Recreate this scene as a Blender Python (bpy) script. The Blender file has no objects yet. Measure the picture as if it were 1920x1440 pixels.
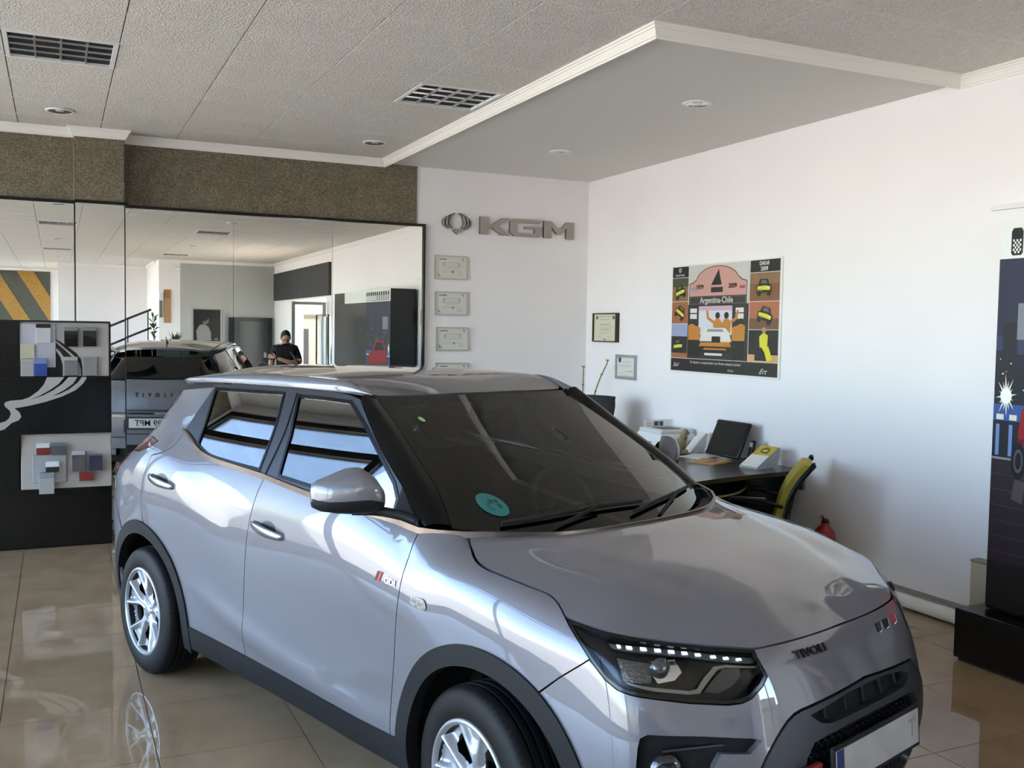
import bpy, bmesh, math, random
import numpy as np
from mathutils import Vector, Matrix
from mathutils.geometry import delaunay_2d_cdt

random.seed(7)
scn = bpy.context.scene
COL = scn.collection

# ------------------------------------------------------------------ camera
CAM_H = 1.78867
cam_d = bpy.data.cameras.new('camera')
cam_d.sensor_width = 36.0
cam_d.lens = 1836.2 / 1920 * 36.0
cam_d.clip_start = 0.05
cam_d.clip_end = 300
cam = bpy.data.objects.new('camera', cam_d)
COL.objects.link(cam)
yaw, pitch, roll = 0.43585, 0.05414, 0.01618
fw = Vector((math.sin(yaw) * math.cos(pitch), math.cos(yaw) * math.cos(pitch), -math.sin(pitch)))
r0 = Vector((math.cos(yaw), -math.sin(yaw), 0))
u0 = r0.cross(fw)
rr = math.cos(roll) * r0 + math.sin(roll) * u0
uu = -math.sin(roll) * r0 + math.cos(roll) * u0
M = Matrix((rr, uu, -fw)).transposed().to_4x4()
M.translation = Vector((0, 0, CAM_H))
cam.matrix_world = M
scn.camera = cam

# ------------------------------------------------------------------ sky and sun
world = bpy.data.worlds.new('sky')
scn.world = world
world.use_nodes = True
wn = world.node_tree
sky = wn.nodes.new('ShaderNodeTexSky')
sky.sky_type = 'NISHITA'
sky.sun_disc = False
sky.sun_elevation = math.radians(58)
sky.sun_rotation = math.radians(148)
sky.air_density = 1.0
sky.ozone_density = 2.0
sky.dust_density = .8
wn.links.new(sky.outputs[0], wn.nodes['Background'].inputs[0])
wn.nodes['Background'].inputs[1].default_value = 0.42
sun_d = bpy.data.lights.new('sun', 'SUN')
sun_d.energy = 4.2
sun_d.angle = math.radians(0.55)
sun_d.color = (1.0, 0.92, 0.80)
sun = bpy.data.objects.new('sun', sun_d)
COL.objects.link(sun)
sun.rotation_euler = Vector((-0.26, 0.42, -0.87)).to_track_quat('-Z', 'Y').to_euler()

# ------------------------------------------------------------------ exposure
vs = scn.view_settings
vs.view_transform = 'Standard'
vs.look = 'None'
vs.gamma = 1.0
vs.use_curve_mapping = False
vs.exposure = 2.73
scn.cycles.max_bounces = 10
scn.cycles.diffuse_bounces = 7
scn.cycles.glossy_bounces = 5
scn.cycles.transparent_max_bounces = 12
scn.cycles.caustics_refractive = False

# ------------------------------------------------------------------ helpers
def lin(h):
    h = h.lstrip('#')
    v = [int(h[i:i + 2], 16) / 255 for i in (0, 2, 4)]
    return tuple(c / 12.92 if c <= .04045 else ((c + .055) / 1.055) ** 2.4 for c in v) + (1.0,)

MATS = {}
def mat(name, col='#808080', rough=.5, metal=0., spec=.5, coat=0., bump=None, vary=None, trans=0., emit=None, ior=1.45, alpha=1.0):
    """bump=(scale,strength,distance) noise relief; vary=(scale,amount) noise on the colour"""
    if name in MATS:
        return MATS[name]
    m = bpy.data.materials.new(name)
    m.use_nodes = True
    nt = m.node_tree
    b = nt.nodes['Principled BSDF']
    c = lin(col) if isinstance(col, str) else tuple(col) + ((1.0,) if len(col) == 3 else ())
    b.inputs['Base Color'].default_value = c
    b.inputs['Roughness'].default_value = rough
    b.inputs['Metallic'].default_value = metal
    b.inputs['Specular IOR Level'].default_value = spec
    b.inputs['Coat Weight'].default_value = coat
    b.inputs['Coat Roughness'].default_value = .006
    b.inputs['Transmission Weight'].default_value = trans
    b.inputs['IOR'].default_value = ior
    if emit:
        b.inputs['Emission Color'].default_value = lin(emit[0])
        b.inputs['Emission Strength'].default_value = emit[1]
    tc = None
    if bump or vary:
        tc = nt.nodes.new('ShaderNodeTexCoord')
    if vary:
        n = nt.nodes.new('ShaderNodeTexNoise')
        n.inputs['Scale'].default_value = vary[0]
        n.inputs['Detail'].default_value = 4
        nt.links.new(tc.outputs['Object'], n.inputs['Vector'])
        r = nt.nodes.new('ShaderNodeMapRange')
        r.inputs['From Min'].default_value = .3
        r.inputs['From Max'].default_value = .7
        r.inputs['To Min'].default_value = 1 - vary[1]
        r.inputs['To Max'].default_value = 1 + vary[1]
        nt.links.new(n.outputs[0], r.inputs['Value'])
        mx = nt.nodes.new('ShaderNodeVectorMath')
        mx.operation = 'SCALE'
        mx.inputs[0].default_value = c[:3]
        nt.links.new(r.outputs[0], mx.inputs['Scale'])
        nt.links.new(mx.outputs[0], b.inputs['Base Color'])
    if bump:
        n = nt.nodes.new('ShaderNodeTexNoise')
        n.inputs['Scale'].default_value = bump[0]
        n.inputs['Detail'].default_value = 3
        nt.links.new(tc.outputs['Object'], n.inputs['Vector'])
        bp = nt.nodes.new('ShaderNodeBump')
        bp.inputs['Strength'].default_value = bump[1]
        bp.inputs['Distance'].default_value = bump[2]
        nt.links.new(n.outputs[0], bp.inputs['Height'])
        nt.links.new(bp.outputs[0], b.inputs['Normal'])
    MATS[name] = m
    return m

def glass(name, tint, refl_rough=0.0, base=.05, boost=1.0, body=None):
    """thin pane: tinted see-through plus Fresnel mirror reflection"""
    if name in MATS:
        return MATS[name]
    m = bpy.data.materials.new(name)
    m.use_nodes = True
    nt = m.node_tree
    nt.nodes.clear()
    out = nt.nodes.new('ShaderNodeOutputMaterial')
    tr = nt.nodes.new('ShaderNodeBsdfTransparent')
    tr.inputs[0].default_value = lin(tint)
    gl = nt.nodes.new('ShaderNodeBsdfGlossy')
    gl.inputs[0].default_value = (1, 1, 1, 1)
    gl.inputs['Roughness'].default_value = refl_rough
    fr = nt.nodes.new('ShaderNodeFresnel')
    fr.inputs[0].default_value = 1.52
    mu = nt.nodes.new('ShaderNodeMath')
    mu.operation = 'MULTIPLY_ADD'
    mu.use_clamp = True
    mu.inputs[1].default_value = boost
    mu.inputs[2].default_value = base - .04
    mx = nt.nodes.new('ShaderNodeMixShader')
    nt.links.new(fr.outputs[0], mu.inputs[0])
    nt.links.new(mu.outputs[0], mx.inputs[0])
    nt.links.new(tr.outputs[0], mx.inputs[1])
    nt.links.new(gl.outputs[0], mx.inputs[2])
    nt.links.new(mx.outputs[0], out.inputs[0])
    MATS[name] = m
    return m

def link(o, parent=None):
    COL.objects.link(o)
    if parent is not None:
        o.parent = parent
    return o

def tag(o, label=None, cat=None, group=None, kind=None):
    if label: o['label'] = label
    if cat: o['category'] = cat
    if group: o['group'] = group
    if kind: o['kind'] = kind
    return o

def empty(name, loc=(0, 0, 0), rz=0, label=None, cat=None, group=None):
    o = bpy.data.objects.new(name, None)
    o.empty_display_size = .1
    link(o)
    o.location = loc
    o.rotation_euler = (0, 0, rz)
    return tag(o, label, cat, group)

def mesh_obj(name, v, f, mats, parent=None, smooth=False, fm=None, nrm=None):
    me = bpy.data.meshes.new(name)
    me.from_pydata([tuple(map(float, p)) for p in v], [], [tuple(map(int, q)) for q in f])
    for m in (mats if isinstance(mats, (list, tuple)) else [mats]):
        me.materials.append(m)
    if smooth:
        me.polygons.foreach_set('use_smooth', [True] * len(me.polygons))
    if fm is not None:
        me.polygons.foreach_set('material_index', list(fm))
    me.update()
    if nrm is not None:
        me.normals_split_custom_set_from_vertices([tuple(map(float, n)) for n in nrm])
    o = bpy.data.objects.new(name, me)
    return link(o, parent)

class MB:
    """collects simple shapes for one mesh"""
    def __init__(s): s.v = []; s.f = []; s.m = []
    def add(s, v, f, m=0):
        o = len(s.v)
        s.v += [tuple(p) for p in v]
        s.f += [tuple(i + o for i in q) for q in f]
        s.m += [m] * len(f)
        return s
    def box(s, a, b, m=0, bev=0):
        x0, y0, z0 = [min(p, q) for p, q in zip(a, b)]; x1, y1, z1 = [max(p, q) for p, q in zip(a, b)]
        if bev <= 0:
            v = [(x0, y0, z0), (x1, y0, z0), (x1, y1, z0), (x0, y1, z0), (x0, y0, z1), (x1, y0, z1), (x1, y1, z1), (x0, y1, z1)]
            f = [(0, 3, 2, 1), (4, 5, 6, 7), (0, 1, 5, 4), (1, 2, 6, 5), (2, 3, 7, 6), (3, 0, 4, 7)]
            return s.add(v, f, m)
        bm = bmesh.new()
        bmesh.ops.create_cube(bm, size=1)
        bmesh.ops.scale(bm, vec=(x1 - x0, y1 - y0, z1 - z0), verts=bm.verts)
        bmesh.ops.bevel(bm, geom=bm.edges[:], offset=bev, segments=2, affect='EDGES', profile=.5)
        bmesh.ops.translate(bm, vec=((x0 + x1) / 2, (y0 + y1) / 2, (z0 + z1) / 2), verts=bm.verts)
        return s.bm(bm, m)
    def bm(s, bm, m=0):
        bm.verts.ensure_lookup_table(); bm.verts.index_update()
        s.add([v.co[:] for v in bm.verts], [[v.index for v in f.verts] for f in bm.faces], m)
        bm.free()
        return s
    def prism(s, poly, a, b, axis=2, m=0):
        """poly: 2D outline; extruded from a to b along axis (other two axes in cyclic order for 2, else (y,z) / (x,z))"""
        n = len(poly)
        def P(p, t):
            return {2: (p[0], p[1], t), 0: (t, p[0], p[1]), 1: (p[0], t, p[1])}[axis]
        v = [P(p, a) for p in poly] + [P(p, b) for p in poly]
        area = sum(poly[i][0] * poly[(i + 1) % n][1] - poly[(i + 1) % n][0] * poly[i][1] for i in range(n))
        flip = (area < 0) ^ (b < a) ^ (axis == 1)
        cap0, cap1 = list(range(n))[::-1], list(range(n, 2 * n))
        f = [cap0, cap1] + [(i, (i + 1) % n, (i + 1) % n + n, i + n) for i in range(n)]
        if flip: f = [q[::-1] for q in f]
        return s.add(v, f, m)
    def tube(s, pts, r, n=8, m=0, closed=False, cap=True):
        P = [Vector(p) for p in pts]; k = len(P)
        rad = r if isinstance(r, (list, tuple)) else [r] * k
        v = []; up = None
        for i in range(k):
            a = P[i - 1] if (i > 0 or closed) else P[i]
            b = P[(i + 1) % k] if (i < k - 1 or closed) else P[i]
            t = (b - a).normalized()
            if up is None:
                up = t.orthogonal().normalized()
            up = (up - t * up.dot(t)).normalized()
            w = t.cross(up)
            for j in range(n):
                an = 2 * math.pi * j / n
                v.append(P[i] + (up * math.cos(an) + w * math.sin(an)) * rad[i])
        f = []
        for i in range(k if closed else k - 1):
            for j in range(n):
                a = i * n + j; b = i * n + (j + 1) % n; c = ((i + 1) % k) * n
                f.append((a, b, c + (j + 1) % n, c + j))
        if cap and not closed:
            f.append(tuple(range(n))[::-1]); f.append(tuple(range((k - 1) * n, k * n)))
        return s.add(v, f, m)
    def lathe(s, prof, n=48, axis='y', m=0, closed=False):
        """prof: (radius, axial) list"""
        v = []; f = []; k = len(prof)
        for j in range(n):
            c, q = math.cos(2 * math.pi * j / n), math.sin(2 * math.pi * j / n)
            for r, a in prof:
                v.append((r * c, a, r * q) if axis == 'y' else ((r * c, r * q, a) if axis == 'z' else (a, r * c, r * q)))
        for j in range(n):
            for i in range(k if closed else k - 1):
                a = j * k + i; b = j * k + (i + 1) % k; c = ((j + 1) % n) * k
                q = (a, b, c + (i + 1) % k, c + i)
                f.append(q if axis == 'y' else q[::-1])
        return s.add(v, f, m)
    def ball(s, c, r, n=12, m=0):
        bm = bmesh.new()
        bmesh.ops.create_uvsphere(bm, u_segments=n, v_segments=max(6, n * 2 // 3), radius=1)
        rr = r if isinstance(r, (tuple, list)) else (r, r, r)
        bmesh.ops.scale(bm, vec=rr, verts=bm.verts)
        bmesh.ops.translate(bm, vec=c, verts=bm.verts)
        return s.bm(bm, m)
    def move(s, mtx, start=0):
        s.v[start:] = [tuple(mtx @ Vector(p)) for p in s.v[start:]]
        return s
    def build(s, name, mats, parent=None, smooth=False):
        o = mesh_obj(name, s.v, s.f, mats, parent, smooth, s.m)
        return o

def autosmooth(o, ang=40):
    """smooth faces, sharp edges above the angle"""
    me = o.data
    bm = bmesh.new(); bm.from_mesh(me)
    for f in bm.faces: f.smooth = True
    for e in bm.edges:
        if len(e.link_faces) == 2 and e.calc_face_angle(0) > math.radians(ang):
            e.smooth = False
    bm.to_mesh(me); bm.free()
    return o

def cr(pts, step=.03, closed=False):
    """Catmull-Rom curve through 2D/3D points, about `step` apart"""
    P = [np.array(p, float) for p in pts]
    if len(P) < 3 and not closed:
        n = max(1, int(round(np.linalg.norm(P[1] - P[0]) / step)))
        return [tuple(P[0] + (P[1] - P[0]) * i / n) for i in range(n + 1)]
    out = []; k = len(P)
    for i in range(k if closed else k - 1):
        p1, p2 = P[i], P[(i + 1) % k]
        p0 = P[i - 1] if (i > 0 or closed) else 2 * p1 - p2
        p3 = P[(i + 2) % k] if (i + 2 < k or closed) else 2 * p2 - p1
        d = [max(1e-4, np.linalg.norm(b - a)) ** .5 for a, b in ((p0, p1), (p1, p2), (p2, p3))]
        t0 = 0; t1 = d[0]; t2 = t1 + d[1]; t3 = t2 + d[2]
        n = max(1, int(round(np.linalg.norm(p2 - p1) / step)))
        for j in range(n):
            t = t1 + (t2 - t1) * j / n
            a1 = (t1 - t) / (t1 - t0) * p0 + (t - t0) / (t1 - t0) * p1
            a2 = (t2 - t) / (t2 - t1) * p1 + (t - t1) / (t2 - t1) * p2
            a3 = (t3 - t) / (t3 - t2) * p2 + (t - t2) / (t3 - t2) * p3
            b1 = (t2 - t) / (t2 - t0) * a1 + (t - t0) / (t2 - t0) * a2
            b2 = (t3 - t) / (t3 - t1) * a2 + (t - t1) / (t3 - t1) * a3
            out.append(tuple((t2 - t) / (t2 - t1) * b1 + (t - t1) / (t2 - t1) * b2))
    if not closed: out.append(tuple(P[-1]))
    return out

def text_mesh(txt, size, depth, bold=0.0, shear=0.0, sx=1.0):
    """vertices and faces of lettering lying in x-y, reading along +x, extruded along z, centred"""
    cu = bpy.data.curves.new('lettering', 'FONT')
    cu.body = txt; cu.size = size; cu.extrude = depth; cu.offset = bold; cu.shear = shear
    cu.align_x = 'CENTER'; cu.align_y = 'CENTER'; cu.resolution_u = 3
    o = bpy.data.objects.new('lettering', cu)
    COL.objects.link(o)
    dg = bpy.context.evaluated_depsgraph_get()
    me = bpy.data.meshes.new_from_object(o.evaluated_get(dg))
    v = [(p.co.x * sx, p.co.y, p.co.z) for p in me.vertices]; f = [tuple(q.vertices) for q in me.polygons]
    bpy.data.objects.remove(o); bpy.data.meshes.remove(me); bpy.data.curves.remove(cu)
    return v, f

def copy_tree(o, parent=None):
    c = o.copy()
    COL.objects.link(c)
    c.parent = parent
    for ch in list(o.children):
        copy_tree(ch, c)
    return c

def sweep_trim(path, prof, closed=False):
    """mitred sweep of a profile (outward, z) along a plan path; outward is to the right of travel"""
    P = [Vector((p[0], p[1])) for p in path]; k = len(P); v = []; f = []; n = len(prof)
    for i in range(k):
        d0 = (P[i] - P[i - 1]).normalized() if i > 0 else (P[1] - P[0]).normalized()
        d1 = (P[i + 1] - P[i]).normalized() if i < k - 1 else d0
        n0 = Vector((d0.y, -d0.x)); n1 = Vector((d1.y, -d1.x))
        mi = (n0 + n1) / max(.2, 1 + n0.dot(n1))
        for o, z in prof:
            q = P[i] + mi * o
            v.append((q.x, q.y, z))
    for i in range(k - 1):
        for j in range(n - 1):
            f.append((i * n + j, (i + 1) * n + j, (i + 1) * n + j + 1, i * n + j + 1))
    return v, f

def ell(cx, cy, rx, ry, n=18): return [(cx + rx * math.cos(2 * math.pi * k / n), cy + ry * math.sin(2 * math.pi * k / n)) for k in range(n)]

# ------------------------------------------------------------------ room materials
m_wall = mat('wall_plaster', '#efebeb', .85, bump=(60, .08, .002), vary=(1.2, .02), spec=.3)
m_soffit = mat('soffit_paint', '#dedbd4', .85, bump=(50, .05, .002), spec=.3)
m_trim = mat('trim_white', '#efece4', .5)
m_black = mat('black_lacquer', '#060607', .22)
m_blackmat = mat('black_matt', '#0a0a0b', .6)
m_white = mat('white_plastic', '#e4e4e2', .45)
m_grey = mat('grey_paint', '#8c8d90', .5)
m_chrome = mat('chrome', '#d5d6d8', .08, 1.0)
m_alu = mat('brushed_metal', '#9a9994', .35, 1.0)
m_glass_store = glass('store_glass', '#fbfbfb', 0, .04, .9)

def ceiling_material():
    m = bpy.data.materials.new('ceiling_tile_fissured')
    m.use_nodes = True
    nt = m.node_tree; b = nt.nodes['Principled BSDF']
    tc = nt.nodes.new('ShaderNodeNewGeometry')
    n1 = nt.nodes.new('ShaderNodeTexNoise'); n1.inputs['Scale'].default_value = 55; n1.inputs['Detail'].default_value = 3
    n2 = nt.nodes.new('ShaderNodeTexVoronoi'); n2.inputs['Scale'].default_value = 95
    nt.links.new(tc.outputs['Position'], n1.inputs['Vector']); nt.links.new(tc.outputs['Position'], n2.inputs['Vector'])
    cr_ = nt.nodes.new('ShaderNodeValToRGB')
    cr_.color_ramp.elements[0].position = .33; cr_.color_ramp.elements[0].color = lin('#d0cbc2')
    cr_.color_ramp.elements[1].position = .66; cr_.color_ramp.elements[1].color = lin('#dfdbd3')
    nt.links.new(n1.outputs[0], cr_.inputs[0]); nt.links.new(cr_.outputs[0], b.inputs['Base Color'])
    ad = nt.nodes.new('ShaderNodeMath'); ad.operation = 'ADD'
    nt.links.new(n1.outputs[0], ad.inputs[0]); nt.links.new(n2.outputs['Distance'], ad.inputs[1])
    bp = nt.nodes.new('ShaderNodeBump'); bp.inputs['Strength'].default_value = .7; bp.inputs['Distance'].default_value = .006
    nt.links.new(ad.outputs[0], bp.inputs['Height']); nt.links.new(bp.outputs[0], b.inputs['Normal'])
    b.inputs['Roughness'].default_value = .9
    return m
m_ctile = ceiling_material()

def stone_material():
    m = bpy.data.materials.new('exposed_aggregate')
    m.use_nodes = True
    nt = m.node_tree; b = nt.nodes['Principled BSDF']
    tc = nt.nodes.new('ShaderNodeNewGeometry')
    v = nt.nodes.new('ShaderNodeTexVoronoi'); v.inputs['Scale'].default_value = 130
    n = nt.nodes.new('ShaderNodeTexNoise'); n.inputs['Scale'].default_value = 9; n.inputs['Detail'].default_value = 5
    for q in (v, n): nt.links.new(tc.outputs['Position'], q.inputs['Vector'])
    cr_ = nt.nodes.new('ShaderNodeValToRGB')
    e = cr_.color_ramp.elements
    e[0].position = .0; e[0].color = lin('#6d6453'); e[1].position = 1; e[1].color = lin('#a89c83')
    q = cr_.color_ramp.elements.new(.55); q.color = lin('#837964')
    hs = nt.nodes.new('ShaderNodeSeparateColor')
    nt.links.new(v.outputs['Color'], hs.inputs[0])
    nt.links.new(hs.outputs[0], cr_.inputs[0])
    mx = nt.nodes.new('ShaderNodeMix'); mx.data_type = 'RGBA'; mx.blend_type = 'MULTIPLY'; mx.inputs[0].default_value = .45
    nt.links.new(cr_.outputs[0], mx.inputs[6]); nt.links.new(n.outputs[0], mx.inputs[7])
    nt.links.new(mx.outputs[2], b.inputs['Base Color'])
    bp = nt.nodes.new('ShaderNodeBump'); bp.inputs['Strength'].default_value = .8; bp.inputs['Distance'].default_value = .006
    nt.links.new(v.outputs['Distance'], bp.inputs['Height']); nt.links.new(bp.outputs[0], b.inputs['Normal'])
    b.inputs['Roughness'].default_value = .8
    return m
m_stone = stone_material()

def tile_material():
    m = bpy.data.materials.new('polished_floor_tile')
    m.use_nodes = True
    nt = m.node_tree; b = nt.nodes['Principled BSDF']
    oi = nt.nodes.new('ShaderNodeObjectInfo')
    tc = nt.nodes.new('ShaderNodeNewGeometry')
    n = nt.nodes.new('ShaderNodeTexNoise'); n.inputs['Scale'].default_value = 3.5; n.inputs['Detail'].default_value = 5
    nt.links.new(tc.outputs['Position'], n.inputs['Vector'])
    cr_ = nt.nodes.new('ShaderNodeValToRGB')
    cr_.color_ramp.elements[0].position = .3; cr_.color_ramp.elements[0].color = lin('#987f61')
    cr_.color_ramp.elements[1].position = .72; cr_.color_ramp.elements[1].color = lin('#aa9173')
    nt.links.new(n.outputs[0], cr_.inputs[0])
    r = nt.nodes.new('ShaderNodeMapRange'); r.inputs['To Min'].default_value = .95; r.inputs['To Max'].default_value = 1.04
    nt.links.new(oi.outputs['Random'], r.inputs[0])
    s = nt.nodes.new('ShaderNodeVectorMath'); s.operation = 'SCALE'
    nt.links.new(cr_.outputs[0], s.inputs[0]); nt.links.new(r.outputs[0], s.inputs['Scale'])
    nt.links.new(s.outputs[0], b.inputs['Base Color'])
    b.inputs['Roughness'].default_value = .02
    b.inputs['Specular IOR Level'].default_value = .55
    return m
m_tile = tile_material()
m_grout = mat('grout', '#54483b', .9)
m_mirror = mat('mirror_silver', (.78, .79, .76), 0.0, 1.0)
m_ground = mat('sunny_paving', '#b8ad9a', .9, vary=(.6, .08))

XR, YM, XL, YB, ZC, ZS_ = 5.123, 9.146, -2.5, -14.6, 3.412, 3.372
YK = -7.38            # wall behind the photographer on the right-hand side
XK = 2.80             # where that wall ends at a pillar

def struct(name, mb, mats, parent=None):
    o = mb.build(name, mats, parent)
    if parent is None: o['kind'] = 'structure'
    return o

# ------------------------------------------------------------------ floor
T0X, T0Y, TP = -0.243, 4.799, 0.6105
floor = struct('floor', MB().box((XL, YB, -.12), (XR, YM, -.0035)), m_grout)
tb = MB().box((-TP / 2 + .002, -TP / 2 + .002, -.011), (TP / 2 - .002, TP / 2 - .002, 0), bev=.0012)
tproto = None
rest = MB()
i0, i1 = math.floor((XL - T0X) / TP), math.ceil((XR - T0X) / TP)
for j in range(math.floor((YB - T0Y) / TP), math.ceil((YM - T0Y) / TP)):
    for i in range(i0, i1):
        cx, cy = T0X + (i + .5) * TP, T0Y + (j + .5) * TP
        if cx + TP / 2 < XL + .02 or cy + TP / 2 < YB + .02:
            continue
        a = (max(cx - TP / 2 + .002, XL), max(cy - TP / 2 + .002, YB)); b = (min(cx + TP / 2 - .002, XR), min(cy + TP / 2 - .002, YM))
        if b[0] - a[0] < .02 or b[1] - a[1] < .02:
            continue
        whole = b[0] - a[0] > TP - .004 and b[1] - a[1] > TP - .004
        if cy > 0.9 and cx > -3.3:
            if whole:
                if tproto is None:
                    tproto = tb.build('floor_tile', m_tile, floor); o = tproto
                else:
                    o = tproto.copy(); COL.objects.link(o)
                o.location = (cx, cy, 0)
            else:
                o = MB().box((a[0], a[1], -.011), (b[0], b[1], 0)).build('floor_tile', m_tile, floor)
        else:
            rest.box((a[0], a[1], -.011), (b[0], b[1], 0))
o = rest.build('floor_tiling', m_tile, floor); o['kind'] = 'stuff'

# ------------------------------------------------------------------ ceiling
ceil = struct('ceiling', MB().box((XL, YB, ZC + .012), (XR, YM, ZC + .25)), m_blackmat)
CX0, CPX, CY0, CPY = 0.348, 0.616, 6.205, 0.604
LIGHTS = [(ix, iy) for ix in (-1, 3) for iy in (0, -10, -20)]
cproto = None
rest = MB()
for j in range(math.floor((YB - CY0) / CPY), math.ceil((YM - CY0) / CPY)):
    for i in range(math.floor((XL - CX0) / CPX), math.ceil((XR - CX0) / CPX)):
        if (i, j) in LIGHTS: continue
        x0, y0 = CX0 + i * CPX, CY0 + j * CPY
        # the run of tiles shows a clear joint along y and only a hairline along x
        a = (max(x0 + .003, XL), max(y0 + .0008, YB)); b = (min(x0 + CPX - .003, XR), min(y0 + CPY - .0008, YM))
        if b[0] - a[0] < .02 or b[1] - a[1] < .02: continue
        if a[0] > 2.9 and a[1] > 4.47: continue
        whole = b[0] - a[0] > CPX - .008 and b[1] - a[1] > CPY - .004
        dz = random.uniform(-.0008, .0008)
        if y0 > 1.2 and x0 > -3.2:
            if whole:
                if cproto is None:
                    cproto = MB().box((.003, .0008, 0), (CPX - .003, CPY - .0008, .015), bev=.002).build('ceiling_tile', m_ctile, ceil); o = cproto
                else:
                    o = cproto.copy(); COL.objects.link(o)
                o.location = (x0, y0, ZC + dz)
            else:
                MB().box((a[0], a[1], ZC + dz), (b[0], b[1], ZC + .015)).build('ceiling_tile', m_ctile, ceil)
        else:
            rest.box((a[0], a[1], ZC + dz), (b[0], b[1], ZC + .015))
o = rest.build('ceiling_tiling', m_ctile, ceil); o['kind'] = 'stuff'
for j in range(math.floor((YB - CY0) / CPY) + 1, math.ceil((YM - CY0) / CPY)):
    y0 = CY0 + j * CPY
    if y0 < 1.0: continue
    MB().box((XL, y0 - .0022, ZC - .0016), (2.88 if y0 > 4.455 else XR, y0 + .0022, ZC + .004)).build('joint_strip', m_trim, ceil)
struct('soffit_panel', MB().box((2.885, 4.455, ZS_), (XR, YM, ZC + .014)), m_soffit, ceil)

# cornice round the room
prof = [(.0, 3.337), (.012, 3.337), (.014, 3.347), (.020, 3.350), (.026, 3.366), (.034, 3.381), (.036, 3.386), (.042, 3.388), (.044, 3.398), (.052, 3.400), (.054, ZC), (.0, ZC)]
path = [(XL, 9.05), (.145, 9.05), (.145, 8.95), (.53, 8.95), (.53, YM), (2.885, YM), (2.885, 4.455), (XR, 4.455), (XR, YK), (XK, YK), (XK, YK - .9), (2.3, YK - .9), (2.3, -10.9), (.3, -10.9), (.3, YB), (XL, YB)]
v, f = sweep_trim(path, prof)
tr = mesh_obj('trim_1', v, f, m_trim); tr['kind'] = 'structure'

# ------------------------------------------------------------------ walls
wb = MB().box((XL - .2, YM, -.12), (XR + .2, YM + .2, 3.7))
wall_back = struct('wall_back', wb, m_wall)
st = MB()
st.box((XL, 9.05, 2.815), (.145, YM, ZC))
st.box((.145, 8.95, 2.815), (.53, YM, ZC))
st.box((.53, YM - .012, 2.815), (3.20, YM, ZC))
st.build('stone_band', m_stone, wall_back)
MB().box((.139, 9.046, 2.83), (.144, 9.05, 3.34)).build('stone_joint', mat('pale_joint', '#9a9080', .9), wall_back)

wr = MB()
DO0, DO1, DZ = -4.95, -2.02, 2.42      # doorway in the right-hand wall
wr.box((XR, DO1, -.12), (XR + .2, YM, 3.7)).box((XR, YB, -.12), (XR + .2, DO0, 3.7)).box((XR, DO0, DZ), (XR + .2, DO1, 3.7))
wall_right = struct('wall_right', wr, m_wall)
wf = MB().box((2.3, -10.9, -.12), (XK, YK, 3.6)).box((.3, -11.1, -.12), (2.3, -10.9, 3.6)).box((.05, YB - .2, -.12), (.3, -10.9, 3.6)).box((XL - .2, YB - .2, -.12), (.3, YB, 3.6))
wall_front = struct('wall_front', wf, m_wall)
struct('wall_door', MB().box((XK, YK - .2, -.12), (XR, YK, 3.6)), mat('grey_wall_paint', '#b4b6b3', .85, vary=(1.2, .02)))
# storefront side: a low kerb, a lintel and glazing between posts
wl = MB().box((XL - .2, YB, -.12), (XL, YM, .12)).box((XL - .2, YB, 3.33), (XL, YM, 3.7)).box((XL - .2, 9.05, .12), (XL, YM, 3.33))
wall_left = struct('wall_left', wl, m_wall)
m_frame = mat('dark_window_frame', '#1b1c1e', .4, .3)
ys = [9.05 - k * 2.6 for k in range(10)]
for k in range(9):
    a, b = ys[k + 1], ys[k]
    fr = MB()
    fr.box((XL - .13, a, .12), (XL - .05, a + .05, 3.33)).box((XL - .13, b - .05, .12), (XL - .05, b, 3.33))
    fr.box((XL - .13, a + .05, .12), (XL - .05, b - .05, .19)).box((XL - .13, a + .05, 3.28), (XL - .05, b - .05, 3.33)).box((XL - .13, a + .05, 2.98), (XL - .05, b - .05, 3.05))
    w = fr.build('window_%d' % (k + 1), m_frame); w['kind'] = 'structure'
    MB().box((XL - .095, a + .05, .19), (XL - .087, b - .05, 2.98)).build('pane', m_glass_store, w)
    MB().box((XL - .095, a + .05, 3.05), (XL - .087, b - .05, 3.28)).build('pane', m_glass_store, w)
# ground outside, and an unseen roof slab that keeps light out from above
gr = struct('ground', MB().box((-60, -60, -.3), (60, 60, -.13)), m_ground)
rf = struct('roof', MB().box((XL - .2, YB - .2, 3.7), (XR + .2, YM + .2, 3.9)), m_grey)

# daylight portal in the storefront opening
pl = bpy.data.lights.new('storefront_portal', 'AREA'); pl.shape = 'RECTANGLE'; pl.size = 23.4; pl.size_y = 3.2
po = bpy.data.objects.new('storefront_portal', pl); COL.objects.link(po)
po.location = (XL - .22, -2.65, 1.725); po.rotation_euler = (math.radians(90), 0, math.radians(-90))
pl.cycles.is_portal = True

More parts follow.
